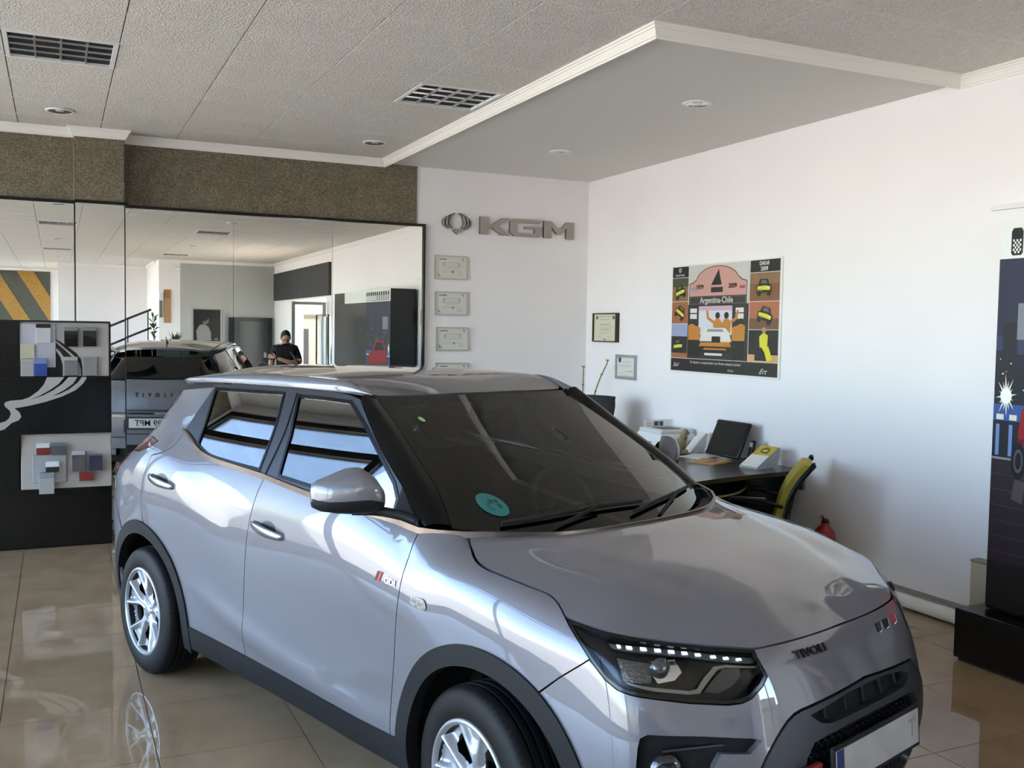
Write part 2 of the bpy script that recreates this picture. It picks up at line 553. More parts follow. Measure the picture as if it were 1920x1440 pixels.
# wall mirror: panels in a black frame
mf = empty('wall_mirror', (1.8, YM, 0), 0, 'tall wall of frameless mirror panels with a thin black border', 'mirror')
def mirror_panel(x0, x1, y, z0=.12, z1=2.795):
    MB().box((x0 + .0015 - 1.8, y - .008 - YM, z0), (x1 - .0015 - 1.8, y - YM - .001, z1)).build('mirror_panel', m_mirror, mf)
for a, b in ((.548, 1.456), (1.456, 2.363), (2.363, 3.262)): mirror_panel(a, b, YM - .012)
mirror_panel(.15, .53, 8.95)
mirror_panel(-.76, .143, 9.05); mirror_panel(-1.67, -.76, 9.05); mirror_panel(-2.45, -1.67, 9.05)
fb = MB()
def fbx(a, b): fb.box((a[0] - 1.8, a[1] - YM, a[2]), (b[0] - 1.8, b[1] - YM, b[2]))
fbx((-2.47, 9.03, 2.793), (.145, 9.049, 2.818)); fbx((.147, 8.93, 2.793), (.548, 8.949, 2.818)); fbx((.532, 8.95, 2.793), (.548, 9.11, 2.818))
fbx((.548, YM - .04, 2.793), (3.285, YM - .001, 2.818)); fbx((3.262, YM - .04, .10), (3.285, YM - .001, 2.793))
fb.build('frame', m_black, mf)
pb = MB().box((-2.47 - 1.8, 9.051 - YM, 0.1), (.144 - 1.8, -.002, 2.814)).box((.146 - 1.8, 8.951 - YM, .1), (.531 - 1.8, -.002, 2.814))
pb.build('backing', m_blackmat, mf)

# pipe along the foot of the right-hand wall
pi = MB().tube([(XR - .05, 3.95, .052), (XR - .05, YM - .02, .052)], .045, 14)
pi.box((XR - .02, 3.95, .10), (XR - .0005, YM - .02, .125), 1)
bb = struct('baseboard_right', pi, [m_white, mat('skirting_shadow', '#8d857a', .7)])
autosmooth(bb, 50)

# ceiling light fittings
m_louvre = mat('louvre_metal', '#d2d3d3', .22, .9)
def louvre_light(label):
    r = empty('ceiling_light', (0, 0, ZC), 0, label, 'ceiling light', 'louvred ceiling lights')
    w, h = CPX, CPY
    fr = MB()
    for a, b in (((.004, .003), (w - .004, .028)), ((.004, h - .028), (w - .004, h - .003)), ((.004, .028), (.029, h - .028)), ((w - .029, .028), (w - .004, h - .028))):
        fr.box((a[0], a[1], -.005), (b[0], b[1], .012))
    fr.build('frame', m_white, r)
    MB().box((.02, .02, .085), (w - .02, h - .02, .095)).box((.02, .02, .0), (.026, h - .02, .085)).box((w - .026, .02, 0), (w - .02, h - .02, .085)).box((.026, .02, 0), (w - .026, .026, .085)).box((.026, h - .026, 0), (w - .026, h - .02, .085)).build('housing', m_louvre, r)
    for k in range(1, 4):
        x = .028 + (w - .056) * k / 4
        MB().add([(x - .004, .028, 0), (x + .004, .028, 0), (x + .022, .028, .055), (x - .022, .028, .055), (x - .004, h - .028, 0), (x + .004, h - .028, 0), (x + .022, h - .028, .055), (x - .022, h - .028, .055)],
                 [(0, 1, 5, 4), (1, 2, 6, 5), (3, 0, 4, 7), (2, 3, 7, 6), (0, 3, 2, 1), (4, 5, 6, 7)]).build('louvre_blade', m_louvre, r)
    for k in range(1, 4):
        y = .028 + (h - .056) * k / 4
        MB().add([(.028, y - .003, .002), (.028, y + .003, .002), (.028, y + .016, .053), (.028, y - .016, .053), (w - .028, y - .003, .002), (w - .028, y + .003, .002), (w - .028, y + .016, .053), (w - .028, y - .016, .053)],
                 [(0, 4, 5, 1), (1, 5, 6, 2), (3, 7, 4, 0), (2, 6, 7, 3), (0, 1, 2, 3), (4, 7, 6, 5)]).build('cross_blade', m_louvre, r)
    for k in range(4):
        y = .028 + (h - .056) * (k + .5) / 4
        MB().tube([(.04, y, .068), (w - .04, y, .068)], .012, 8).build('lamp_tube', m_white, r)
    return r
ll = louvre_light('square louvred ceiling light, switched off, touching the white cornice of the lowered ceiling')
names = {(3, 0): ll['label'], (-1, 0): 'square louvred ceiling light with mirror blades, switched off, near the stone band and column'}
for n_, (i, j) in enumerate(LIGHTS):
    o = ll if n_ == 0 else copy_tree(ll)
    o.location = (CX0 + i * CPX, CY0 + j * CPY, ZC)
    o['label'] = names.get((i, j), 'louvred ceiling light further along the tiled ceiling, away from the mirror wall')

def downlight(x, y, z, label):
    r = empty('downlight', (x, y, z), 0, label, 'spotlight', 'round recessed spotlights')
    MB().lathe([(.104, -.0005), (.104, -.006), (.094, -.011), (.086, -.011), (.084, -.008)], 32, 'z').build('rim', m_white, r, True)
    MB().lathe([(.085, -.009), (.078, -.0045), (.062, -.002), (.034, -.0012)], 32, 'z').build('reflector', m_chrome, r, True)
    MB().lathe([(.035, -.0012), (.032, -.006), (.02, -.008), (.0005, -.0085)], 24, 'z').build('lamp', mat('lamp_glass', '#e9e7df', .1, .3), r, True)
    return r
DL = [(0.04, 8.32, 0, 'round recessed spotlight above the stone column'), (2.53, 8.35, 0, 'round recessed spotlight in the tiled ceiling by the cornice corner'),
      (4.004, 5.655, 1, 'round recessed spotlight in the smooth lowered ceiling, nearer the front cornice'), (4.036, 7.724, 1, 'round recessed spotlight in the smooth lowered ceiling, nearer the silver wall letters'),
      (0.04, 3.4, 0, 0), (2.53, 2.4, 0, 0), (0.04, -2.6, 0, 0), (2.53, -2.6, 0, 0), (.04, -8, 0, 0)]
dl0 = None
for x, y, s, lb in DL:
    lb = lb or 'round spotlight further along the tiled ceiling, away from the mirror wall'
    if dl0 is None: dl0 = o = downlight(x, y, ZC, lb)
    else: o = copy_tree(dl0); o['label'] = lb
    o.location = (x, y, (ZS_ if s else ZC) - .0012)

# ------------------------------------------------------------------ car body surface
# ---------- natural cubic spline basis ----------
def spl_basis(knots):
    k=np.asarray(knots,float); n=len(k); h=np.diff(k)
    A=np.zeros((n,n)); R=np.zeros((n,n)); A[0,0]=A[-1,-1]=1
    for i in range(1,n-1):
        A[i,i-1]=h[i-1]/6; A[i,i]=(h[i-1]+h[i])/3; A[i,i+1]=h[i]/6
        R[i,i-1]=1/h[i-1]; R[i,i]=-1/h[i-1]-1/h[i]; R[i,i+1]=1/h[i]
    M=np.linalg.solve(A,R)
    def W(t):
        t=np.atleast_1d(np.asarray(t,float)); j=np.clip(np.searchsorted(k,t,side='right')-1,0,n-2)
        hh=h[j]; a=(k[j+1]-t)/hh; b=(t-k[j])/hh
        out=np.zeros((len(t),n)); r=np.arange(len(t))
        out[r,j]+=a; out[r,j+1]+=b
        ca=(a**3-a)*hh*hh/6; cb=(b**3-b)*hh*hh/6
        # linear extrapolation outside
        lo=t<k[0]; hi=t>k[-1]
        ca=np.where(lo|hi,0,ca); cb=np.where(lo|hi,0,cb)
        out+=ca[:,None]*M[j]+cb[:,None]*M[j+1]
        if lo.any():
            d=(t[lo]-k[0])[:,None]; out[lo]=0; out[lo,0]=1
            g=np.zeros(n); g[0]=-1/h[0]; g[1]=1/h[0]; g=g-h[0]/6*M[1]; out[lo]+=d*g
        if hi.any():
            d=(t[hi]-k[-1])[:,None]; out[hi]=0; out[hi,-1]=1
            g=np.zeros(n); g[-2]=-1/h[-1]; g[-1]=1/h[-1]; g=g+h[-1]/6*M[-2]; out[hi]+=d*g
        return out
    return W
# ---------- body wrap: stations from front centre round the side to rear centre (y stored positive) ----------
VK=[.20,.36,.50,.65,.80,.92,1.00,1.08,1.16,1.33,1.50]
def st(u,*p): return (u,p)
# every station: points for each row  (x, y, z)
def side(x,zs,ys): return [(x,y,z) for z,y in zip(zs,ys)]
ZS=[.20,.36,.50,.65,.80,.92,1.00,1.08,1.16,1.33,1.50]
def front(y,xs,top):
    # xs: x for rows z=.20,.36,.50,.65,.80 ; top: list of (x,z) for remaining rows
    rows=[(x,y,z) for x,z in zip(xs,ZS[:5])]
    rows+=[(x,y,z) for x,z in top]
    return rows
ST=[]
# front centre and half front; rows 0..4 by x, then hood lip and hood
ST.append(front(0.0,[2.09,2.155,2.182,2.168,2.120],[(2.060,.880),(1.965,.938),(1.85,.963),(1.74,.980),(1.5,1.015),(1.25,1.05)]))
ST.append(front(.25,[2.08,2.145,2.172,2.157,2.108],[(2.048,.879),(1.955,.937),(1.84,.961),(1.73,.978),(1.5,1.013),(1.25,1.048)]))
ST.append(front(.48,[2.03,2.09,2.117,2.098,2.050],[(1.995,.877),(1.91,.935),(1.81,.958),(1.70,.974),(1.48,1.008),(1.23,1.04)]))
ST.append([(1.93,.655,.20),(1.985,.665,.36),(2.005,.67,.50),(1.99,.67,.65),(1.94,.66,.80),(1.89,.64,.880),(1.82,.615,.935),(1.74,.59,.96),(1.64,.57,.976),(1.46,.545,1.005),(1.22,.52,1.035)])
ST.append([(1.82,.78,.20),(1.88,.79,.36),(1.905,.795,.50),(1.895,.795,.65),(1.86,.78,.80),(1.80,.755,.895),(1.73,.72,.945),(1.66,.69,.968),(1.57,.66,.982),(1.42,.61,1.005),(1.20,.56,1.035)])
ST.append([(1.65,.83,.20),(1.69,.845,.36),(1.705,.852,.50),(1.70,.852,.65),(1.68,.84,.80),(1.65,.82,.90),(1.61,.785,.955),(1.56,.745,.983),(1.49,.71,.997),(1.36,.65,1.015),(1.18,.59,1.04)])
ST.append([(1.45,.85,.20),(1.47,.865,.36),(1.47,.875,.50),(1.47,.879,.65),(1.465,.872,.80),(1.45,.855,.91),(1.43,.82,.975),(1.41,.775,1.005),(1.37,.735,1.018),(1.28,.67,1.03),(1.15,.61,1.05)])
def f2(x,ys,inner): 
    r=[(x,y,z) for y,z in zip(ys[:6],ZS[:6])]
    return r+inner
ST.append(f2(1.28,[.855,.872,.882,.886,.882,.866],[(1.27,.832,.99),(1.25,.785,1.022),(1.22,.742,1.036),(1.16,.675,1.045),(1.08,.62,1.06)]))
ST.append(f2(1.10,[.85,.868,.876,.880,.879,.868],[(1.10,.838,.995),(1.095,.79,1.036),(1.08,.748,1.056),(1.04,.685,1.08),(1.0,.64,1.10)]))
ST.append(side(.90,[.20,.36,.50,.65,.80,.92,1.00,1.06,1.10,1.22,1.34],[.83,.852,.862,.868,.872,.868,.850,.822,.79,.715,.66]))
ST.append(side(.60,[.20,.36,.50,.65,.80,.92,1.00,1.07,1.125,1.28,1.43],[.815,.843,.853,.860,.867,.868,.858,.836,.805,.735,.665]))
ST.append(side(.25,[.20,.36,.50,.65,.80,.92,1.00,1.075,1.135,1.31,1.485],[.81,.840,.850,.857,.866,.871,.864,.842,.81,.735,.648]))
ST.append(side(-.15,[.20,.36,.50,.65,.80,.92,1.00,1.085,1.15,1.33,1.505],[.81,.840,.850,.857,.867,.873,.868,.843,.812,.735,.640]))
ST.append(side(-.50,[.20,.36,.50,.65,.80,.92,1.00,1.09,1.165,1.34,1.51],[.81,.842,.853,.861,.872,.882,.872,.842,.812,.735,.638]))
ST.append(side(-.80,[.20,.36,.50,.65,.80,.92,1.00,1.085,1.18,1.345,1.505],[.82,.850,.862,.872,.884,.896,.898,.868,.815,.732,.636]))
ST.append(side(-1.05,[.20,.36,.50,.65,.80,.92,1.01,1.11,1.20,1.345,1.495],[.83,.860,.874,.884,.893,.901,.906,.885,.822,.728,.632]))
ST.append(side(-1.30,[.20,.36,.50,.65,.80,.92,1.02,1.13,1.215,1.345,1.48],[.83,.862,.878,.888,.895,.899,.898,.866,.802,.700,.608]))
ST.append(side(-1.55,[.20,.36,.50,.65,.80,.92,1.02,1.12,1.20,1.33,1.46],[.82,.853,.870,.880,.886,.886,.874,.826,.750,.636,.548]))
ST.append([(-1.74,.79,.20),(-1.76,.825,.36),(-1.765,.842,.50),(-1.77,.85,.65),(-1.77,.852,.80),(-1.76,.848,.92),(-1.745,.835,1.02),(-1.68,.770,1.11),(-1.615,.690,1.185),(-1.53,.595,1.32),(-1.47,.515,1.445)])
ST.append([(-1.90,.70,.20),(-1.93,.735,.36),(-1.94,.75,.50),(-1.94,.762,.65),(-1.935,.768,.80),(-1.915,.762,.92),(-1.89,.752,1.02),(-1.80,.69,1.11),(-1.71,.62,1.185),(-1.60,.54,1.32),(-1.52,.47,1.44)])
ST.append([(-1.98,.52,.20),(-2.01,.55,.36),(-2.02,.56,.50),(-2.02,.57,.65),(-2.01,.57,.80),(-1.98,.57,.92),(-1.95,.565,1.02),(-1.88,.55,1.11),(-1.82,.53,1.185),(-1.72,.48,1.32),(-1.61,.42,1.445)])
ST.append([(-2.02,.26,.20),(-2.04,.27,.36),(-2.045,.28,.50),(-2.045,.28,.65),(-2.035,.28,.80),(-2.01,.28,.92),(-1.98,.28,1.02),(-1.92,.28,1.11),(-1.87,.275,1.185),(-1.76,.25,1.32),(-1.65,.22,1.45)])
ST.append([(-2.03,0,.20),(-2.05,0,.36),(-2.055,0,.50),(-2.055,0,.65),(-2.045,0,.80),(-2.02,0,.92),(-1.99,0,1.02),(-1.93,0,1.11),(-1.88,0,1.185),(-1.78,0,1.32),(-1.67,0,1.45)])
NET=np.array(ST,float)
UK=np.concatenate([[0],np.cumsum(np.linalg.norm(np.diff(NET[:,4,:2],axis=0),axis=1))])
# mirror the net across y=0 at both ends for smoothness there
def _ext():
    k=5
    a=NET[1:k+1][::-1].copy(); a[:,:,1]*=-1; ua=-UK[1:k+1][::-1]
    b=NET[-k-1:-1][::-1].copy(); b[:,:,1]*=-1; ub=2*UK[-1]-UK[-k-1:-1][::-1]
    return np.concatenate([a,NET,b]),np.concatenate([ua,UK,ub])
NETX,UKX=_ext()
WU=spl_basis(UKX); WV=spl_basis(VK)
def B(uv):
    uv=np.asarray(uv,float).reshape(-1,2)
    P=np.einsum('ni,nj,ijk->nk',WU(uv[:,0]),WV(uv[:,1]),NETX)
    P[:,1]*=-1   # right-hand side of the car
    return P
UMAX=UK[-1]

# shut lines and lamp outlines on that surface (u along the body, v up)
UV = {
  'fgap': [(1.815, 1.139), (1.806, 1.007), (1.814, 0.943), (1.829, 0.849), (1.848, 0.767), (1.865, 0.683), (1.876, 0.584), (1.881, 0.549), (1.892, 0.443), (1.907, 0.34)],
  'bgap': [(2.883, 1.155), (2.899, 1.055), (2.908, 1), (2.937, 0.871), (2.969, 0.748), (2.976, 0.638), (2.987, 0.531), (3.011, 0.475), (3.007, 0.392), (3.003, 0.339)],
  'rgap': [(3.766, 1.231), (3.763, 1.159), (3.84, 1.111), (3.926, 1.086), (3.925, 1.06), (3.938, 1.018), (3.963, 0.925), (3.98, 0.846), (3.977, 0.804)],
  'belt_r': [(3.769, 1.234), (3.687, 1.216), (3.549, 1.179), (3.382, 1.161), (3.123, 1.166), (2.883, 1.155)],
  'belt_f': [(2.883, 1.155), (2.6, 1.152), (2.461, 1.148), (2.137, 1.132), (2.027, 1.137), (1.816, 1.142)],
  'sill': [(3.582, 0.357), (3.004, 0.338), (2.781, 0.332), (2.092, 0.333), (1.907, 0.34), (1.858, 0.342)],
  'hood': [(1.618, 1.282), (1.583, 1.196), (1.516, 1.106), (1.445, 1.075), (1.347, 1.071), (1.25, 1.068), (1.115, 1.059), (1.074, 1.027), (1.045, 0.984)],
  'bseam': [(1.155, 0.719), (1.069, 0.782), (0.966, 0.86)],
  'hl': [(1.042, 0.978), (0.977, 0.972), (0.906, 0.961), (0.826, 0.955), (0.74, 0.948), (0.631, 0.941), (0.512, 0.927), (0.426, 0.912), (0.433, 0.886), (0.433, 0.846), (0.429, 0.807), (0.455, 0.778), (0.5, 0.748), (0.534, 0.738), (0.579, 0.736), (0.683, 0.746), (0.784, 0.766), (0.852, 0.777), (0.887, 0.787), (0.921, 0.809), (0.954, 0.849), (0.989, 0.903), (1.021, 0.946)],
  'drl': [(0.885, 0.933), (0.845, 0.933), (0.746, 0.935), (0.638, 0.928), (0.525, 0.91), (0.435, 0.89), (0.447, 0.869), (0.538, 0.886), (0.647, 0.908), (0.752, 0.916), (0.851, 0.916), (0.875, 0.916)],
  'hl_turn': [(0.871, 0.888), (0.769, 0.883), (0.777, 0.81), (0.869, 0.813)],
  'hl_proj': [(0.766, 0.888), (0.694, 0.9), (0.683, 0.846), (0.708, 0.816), (0.759, 0.809), (0.771, 0.839)],
  'hl_lens': [(0.745, 0.86)],
  'hl_chrome': [(0.862, 0.812), (0.779, 0.798), (0.675, 0.779), (0.649, 0.784), (0.62, 0.824), (0.584, 0.868), (0.543, 0.873), (0.442, 0.855), (0.445, 0.848), (0.547, 0.861), (0.577, 0.852), (0.613, 0.806), (0.645, 0.77), (0.678, 0.769), (0.78, 0.787), (0.856, 0.806)],
  'hl_grey': [(0.557, 0.856), (0.501, 0.856), (0.51, 0.817), (0.543, 0.786), (0.589, 0.767), (0.631, 0.773), (0.597, 0.81)],
  'fog': [(0.812, 0.676), (0.667, 0.664), (0.527, 0.65), (0.494, 0.641), (0.538, 0.611), (0.624, 0.618), (0.646, 0.585), (0.771, 0.593), (0.848, 0.59), (0.841, 0.64), (0.833, 0.666)],
  'fogframe': [(0.885, 0.584), (0.877, 0.652), (0.867, 0.685), (0.845, 0.704), (0.808, 0.711), (0.66, 0.698), (0.44, 0.675)],
  'grey': [None, (-0.022, 0.714), (0.303, 0.702), (0.369, 0.693), (0.426, 0.661), (0.509, 0.57)],
  'slot': [(0.311, 0.68), (0.069, 0.692), (-0.115, 0.693), (-0.352, 0.68)],
  'slotb': [(0.256, 0.644), (0.199, 0.642), (0.002, 0.645), (-0.334, 0.65)],
  'grille': [(0.354, 0.544), (0.347, 0.571), (0.312, 0.608), (0.247, 0.617), (0.01, 0.621), (-0.448, 0.58)],
  'lip': [(0.422, 0.913), (0.216, 0.913), (0.002, 0.914), (-0.227, 0.911), (-0.566, 0.887)],
  'hltop': [(1.045, 0.984), (0.917, 0.966), (0.837, 0.955), (0.699, 0.947), (0.545, 0.935), (0.42, 0.914)],
  'tivoli': [(0.313, 0.878), (0.322, 0.839), (0.151, 0.847), (0.137, 0.882)],
  'emblem': [(-0.18, 0.904), (-0.152, 0.852), (-0.185, 0.852), (-0.222, 0.902), (-0.245, 0.905), (-0.214, 0.853), (-0.245, 0.854), (-0.29, 0.905), (-0.319, 0.909), (-0.285, 0.855), (-0.323, 0.857), (-0.379, 0.902)],
  'hook': [(0.376, 0.553), (0.303, 0.552)],
  'rwin': [(3.661, 1.475), (3.31, 1.475), (3.017, 1.484), (2.97, 1.362), (2.951, 1.256), (2.944, 1.186), (3.175, 1.18), (3.397, 1.177), (3.499, 1.186), (3.56, 1.199), (3.599, 1.323)],
  'rquarter_trim': [(3.706, 1.495), (3.714, 1.376), (3.753, 1.249), (3.575, 1.197), (3.56, 1.199), (3.661, 1.475)],
  'fwin': [(2.887, 1.48), (2.884, 1.482), (2.682, 1.491), (2.485, 1.502), (2.31, 1.435), (2.146, 1.344), (2.041, 1.286), (2.002, 1.232), (2.771, 1.182), (2.82, 1.334)],
  'frame_top': [(3.704, 1.505), (3.457, 1.504), (3.194, 1.504), (2.967, 1.51), None, None, None],
  'apillar_edge': [None, (2.213, 1.408), (2.038, 1.303), (1.956, 1.26), (1.88, 1.205)],
  'handle_r': [(3.875, 1.022), (3.738, 1.051), (3.601, 1.034), (3.604, 1.017), (3.682, 0.997), (3.785, 1.005)],
  'handle_f': [(2.889, 0.961), (2.797, 0.984), (2.629, 0.951), (2.633, 0.932), (2.728, 0.92), (2.887, 0.942)],
  'badge': [(1.979, 0.893), (1.948, 0.923), (1.851, 0.907), (1.856, 0.889)],
  'indicator': [(1.756, 0.874), (1.731, 0.885), (1.674, 0.884), (1.662, 0.86), (1.671, 0.853), (1.748, 0.856)],
  'tail': [(4.129, 1.149), (3.98, 1.145), (4.019, 1.112), (4.149, 1.085), None, (4.529, 1.03), None, None, None, None],
  'qedge': [(4.431, 0.844), (4.355, 0.786), (4.287, 0.743)],
  'dpillar': [(3.711, 1.468), (4.147, 1.467), None, (4.164, 1.166)],
  'haunch': [(3.928, 1.086), (3.767, 1.089), (3.654, 1.084), (3.564, 1.068), (3.454, 1.026), (3.337, 0.975), (3.274, 0.948)],
  'fcrease': [(1.738, 0.942), (1.681, 0.965), (1.629, 0.996), (1.584, 1.014), (1.502, 1.023), (1.239, 1.032)],
}

# ---------- feature relief on the flanks: rear haunch and front shoulder ----------
def _interp(x, tab):
    """smooth curve through a small table, constant outside it"""
    xs = np.array([t[0] for t in tab]); ys_ = np.array([t[1] for t in tab], float)
    return spl_basis(xs)(np.clip(x, xs[0], xs[-1])) @ ys_
HZ = [(-1.75, 1.10), (-1.3, 1.135), (-1.05, 1.12), (-.94, 1.10), (-.85, 1.07), (-.74, 1.03), (-.62, .97), (-.5, .90), (-.3, .8)]
HA = [(-1.75, 0), (-1.6, .0015), (-1.35, .006), (-1.1, .010), (-.85, .012), (-.65, .008), (-.48, .003), (-.35, 0), (-.25, 0)]
FZ = [(.70, .93), (.85, .935), (.98, .952), (1.09, .985), (1.21, 1.003), (1.43, .988), (1.62, .955)]
FA = [(.70, 0), (.82, .0005), (.97, .005), (1.10, .011), (1.25, .012), (1.45, .007), (1.62, .001), (1.72, 0)]
LZ = [(-.95, .66), (-.6, .57), (-.3, .51), (.1, .46), (.5, .43), (.85, .41)]
LA = [(-.95, 0), (-.8, .002), (-.5, .007), (0, .008), (.4, .007), (.7, .003), (.85, 0)]
def relief(P):
    x, z = P[:, 0], P[:, 2]
    out = np.zeros(len(P))
    for ZT, AT, up, dn in ((HZ, HA, .075, .20), (FZ, FA, .06, .15)):
        t = z - _interp(x, ZT); a = _interp(x, AT)
        g = np.where(t > 0, np.exp(-np.abs(t / up) ** 2), np.exp(-np.abs(t / dn) ** 2))
        out += a * g
    zl = _interp(x, LZ); al = _interp(x, LA)
    out += al * np.exp(-((z - zl + .05) / .055) ** 2)
    return out
# doors: one fair polynomial sheet through the lofted flank, so reflections run clean
_fu = np.stack(np.meshgrid(np.linspace(1.25, UMAX - .95, 90), np.linspace(.24, 1.22, 40), indexing='ij'), -1).reshape(-1, 2)
_fp = B(_fu); _fp = _fp[(_fp[:, 0] < 1.25) & (_fp[:, 0] > -1.62)]
def _pb(x, z):
    X, Z = x / 1.5, (z - .7) / .5
    return np.stack([X ** i * Z ** j for i in range(6) for j in range(6) if i + j <= 6], -1)
_pc = np.linalg.lstsq(_pb(_fp[:, 0], _fp[:, 2]), _fp[:, 1], rcond=None)[0]
def _ss(t): t = np.clip(t, 0, 1); return t * t * t * (t * (6 * t - 15) + 10)
def chart_body(uv):
    P = B(uv)
    w = _ss((1.22 - P[:, 0]) / .30) * _ss((P[:, 0] + 1.60) / .35) * _ss((np.interp(P[:, 0], [.70, .95], [1.24, 1.04]) - P[:, 2]) / .12)
    m = w > 0
    if m.any(): P[m, 1] += w[m] * (_pb(P[m, 0], P[m, 2]) @ _pc - P[m, 1])
    P[:, 1] -= relief(P)
    return P

def tps(pts):
    """thin-plate surface through (a,b)->c samples"""
    A = np.array(pts, float); xy = A[:, :2]; n = len(A)
    def U(d2): return np.where(d2 > 1e-12, d2 * np.log(np.maximum(d2, 1e-12)), 0)
    K = U(((xy[:, None] - xy[None]) ** 2).sum(-1)) + np.eye(n) * 2e-4
    Pm = np.c_[np.ones(n), xy]
    L = np.zeros((n + 3, n + 3)); L[:n, :n] = K; L[:n, n:] = Pm; L[n:, :n] = Pm.T
    w = np.linalg.solve(L, np.r_[A[:, 2], np.zeros(3)])
    def f(q):
        q = np.asarray(q, float).reshape(-1, 2)
        return U(((q[:, None] - xy[None]) ** 2).sum(-1)) @ w[:n] + w[n] + q @ w[n + 1:]
    return f
def sym(pts, k=1):
    out = []
    for p in pts:
        out.append(p)
        if abs(p[k]) > 1e-6:
            q = list(p); q[k] = -q[k]; out.append(tuple(q))
    return out

# bonnet height over plan
hp = []
for key in ('hood', 'hltop', 'lip'):
    for q in (cr([p for p in UV[key] if p], .06)):
        p = B(q)[0]
        if p[1] <= .0: hp.append((p[0], p[1], p[2]))
COWL = [(1.285, 0, 1.073), (1.272, .25, 1.073), (1.232, .43, 1.073), (1.14, .60, 1.078), (1.05, .70, 1.081)]
hp += [(c[0], -c[1], c[2]) for c in COWL]
hp += [(1.5, 0, 1.038), (1.75, 0, .997), (1.93, 0, .951), (2.02, 0, .912), (1.5, -.4, 1.036), (1.75, -.4, .990), (1.92, -.3, .948), (1.99, -.3, .913), (1.35, -.62, 1.045), (1.55, -.62, 1.022), (1.72, -.58, .988)]
Htps = tps(sym(hp))
def chart_hood(q):
    q = np.asarray(q, float).reshape(-1, 2)
    z = Htps(q)
    yc = np.interp(q[:, 0], [1.1, 1.35, 1.7, 2.0], [.60, .52, .40, .30])
    t = (yc - np.abs(q[:, 1])) / .05
    amp = np.interp(q[:, 0], [1.15, 1.35, 1.7, 1.96], [.002, .013, .012, 0])
    z = z + amp / (1 + np.exp(-t * 3.2))
    return np.c_[q[:, 0], q[:, 1], z]
Wtps = tps(sym([(1.515, 0, .335), (1.514, .3, .315), (1.512, .555, .262), (1.42, 0, .53), (1.42, .58, .44), (1.3, 0, .775), (1.3, .62, .655), (1.18, 0, 1.01), (1.18, .665, .85), (1.06, 0, 1.23), (1.06, .4, 1.175), (1.06, .72, .99)], 1))
def chart_ws(q):                     # (y, z) -> x
    q = np.asarray(q, float).reshape(-1, 2)
    return np.c_[Wtps(q[:, ::-1]), q[:, 0], q[:, 1]]
Rtps = tps(sym([(.335, 0, 1.515), (.315, .3, 1.514), (.262, .555, 1.512), (.20, 0, 1.553), (.18, .56, 1.545), (.05, 0, 1.578), (.05, .57, 1.571), (-.3, 0, 1.600), (-.3, .575, 1.574), (-.8, 0, 1.600), (-.8, .57, 1.562), (-1.2, 0, 1.580), (-1.2, .575, 1.534), (-1.4, 0, 1.562), (-1.4, .57, 1.511), (-1.5, .55, 1.49), (-1.72, 0, 1.525), (-1.66, .4, 1.505), (-1.2, .3, 1.575), (-.5, .3, 1.597)], 1))
def chart_roof(q):
    q = np.asarray(q, float).reshape(-1, 2)
    return np.c_[q[:, 0], q[:, 1], Rtps(q)]

def normals(chart, q, sgn, e=2e-4):
    a = chart(q + [e, 0]) - chart(q - [e, 0]); b = chart(q + [0, e]) - chart(q - [0, e])
    n = np.cross(a, b); n /= np.maximum(np.linalg.norm(n, axis=1), 1e-12)[:, None]
    return n * sgn
def pip(pts, poly):
    pts = np.asarray(pts); x, y = pts[:, 0], pts[:, 1]; p = np.asarray(poly); ins = np.zeros(len(pts), bool)
    x0, y0 = p[:, 0], p[:, 1]; x1, y1 = np.roll(x0, -1), np.roll(y0, -1)
    for a, b, c, d in zip(x0, y0, x1, y1):
        if b == d: continue
        m = (b > y) != (d > y)
        ins ^= m & (x < (c - a) * (y - b) / (d - b) + a)
    return ins
def dense(poly, step):
    out = []; n = len(poly)
    for i in range(n):
        a, b = np.array(poly[i], float), np.array(poly[(i + 1) % n], float)
        L = np.linalg.norm(b - a)
        if L < 1e-5: continue
        k = max(1, int(math.ceil(L / step)))
        for j in range(k): out.append(tuple(a + (b - a) * j / k))
    return out
def inset(poly, d):
    p = np.array(poly); a = p - np.roll(p, 1, 0); b = np.roll(p, -1, 0) - p
    a /= np.maximum(np.linalg.norm(a, axis=1), 1e-9)[:, None]; b /= np.maximum(np.linalg.norm(b, axis=1), 1e-9)[:, None]
    na, nb = np.c_[-a[:, 1], a[:, 0]], np.c_[-b[:, 1], b[:, 0]]
    m = (na + nb) / np.maximum(.35, 1 + (na * nb).sum(1))[:, None]
    return [tuple(q) for q in p + m * d]
def ccw(poly):
    p = np.array(poly); q = np.roll(p, -1, 0)
    return poly if (p[:, 0] * q[:, 1] - q[:, 0] * p[:, 1]).sum() > 0 else poly[::-1]

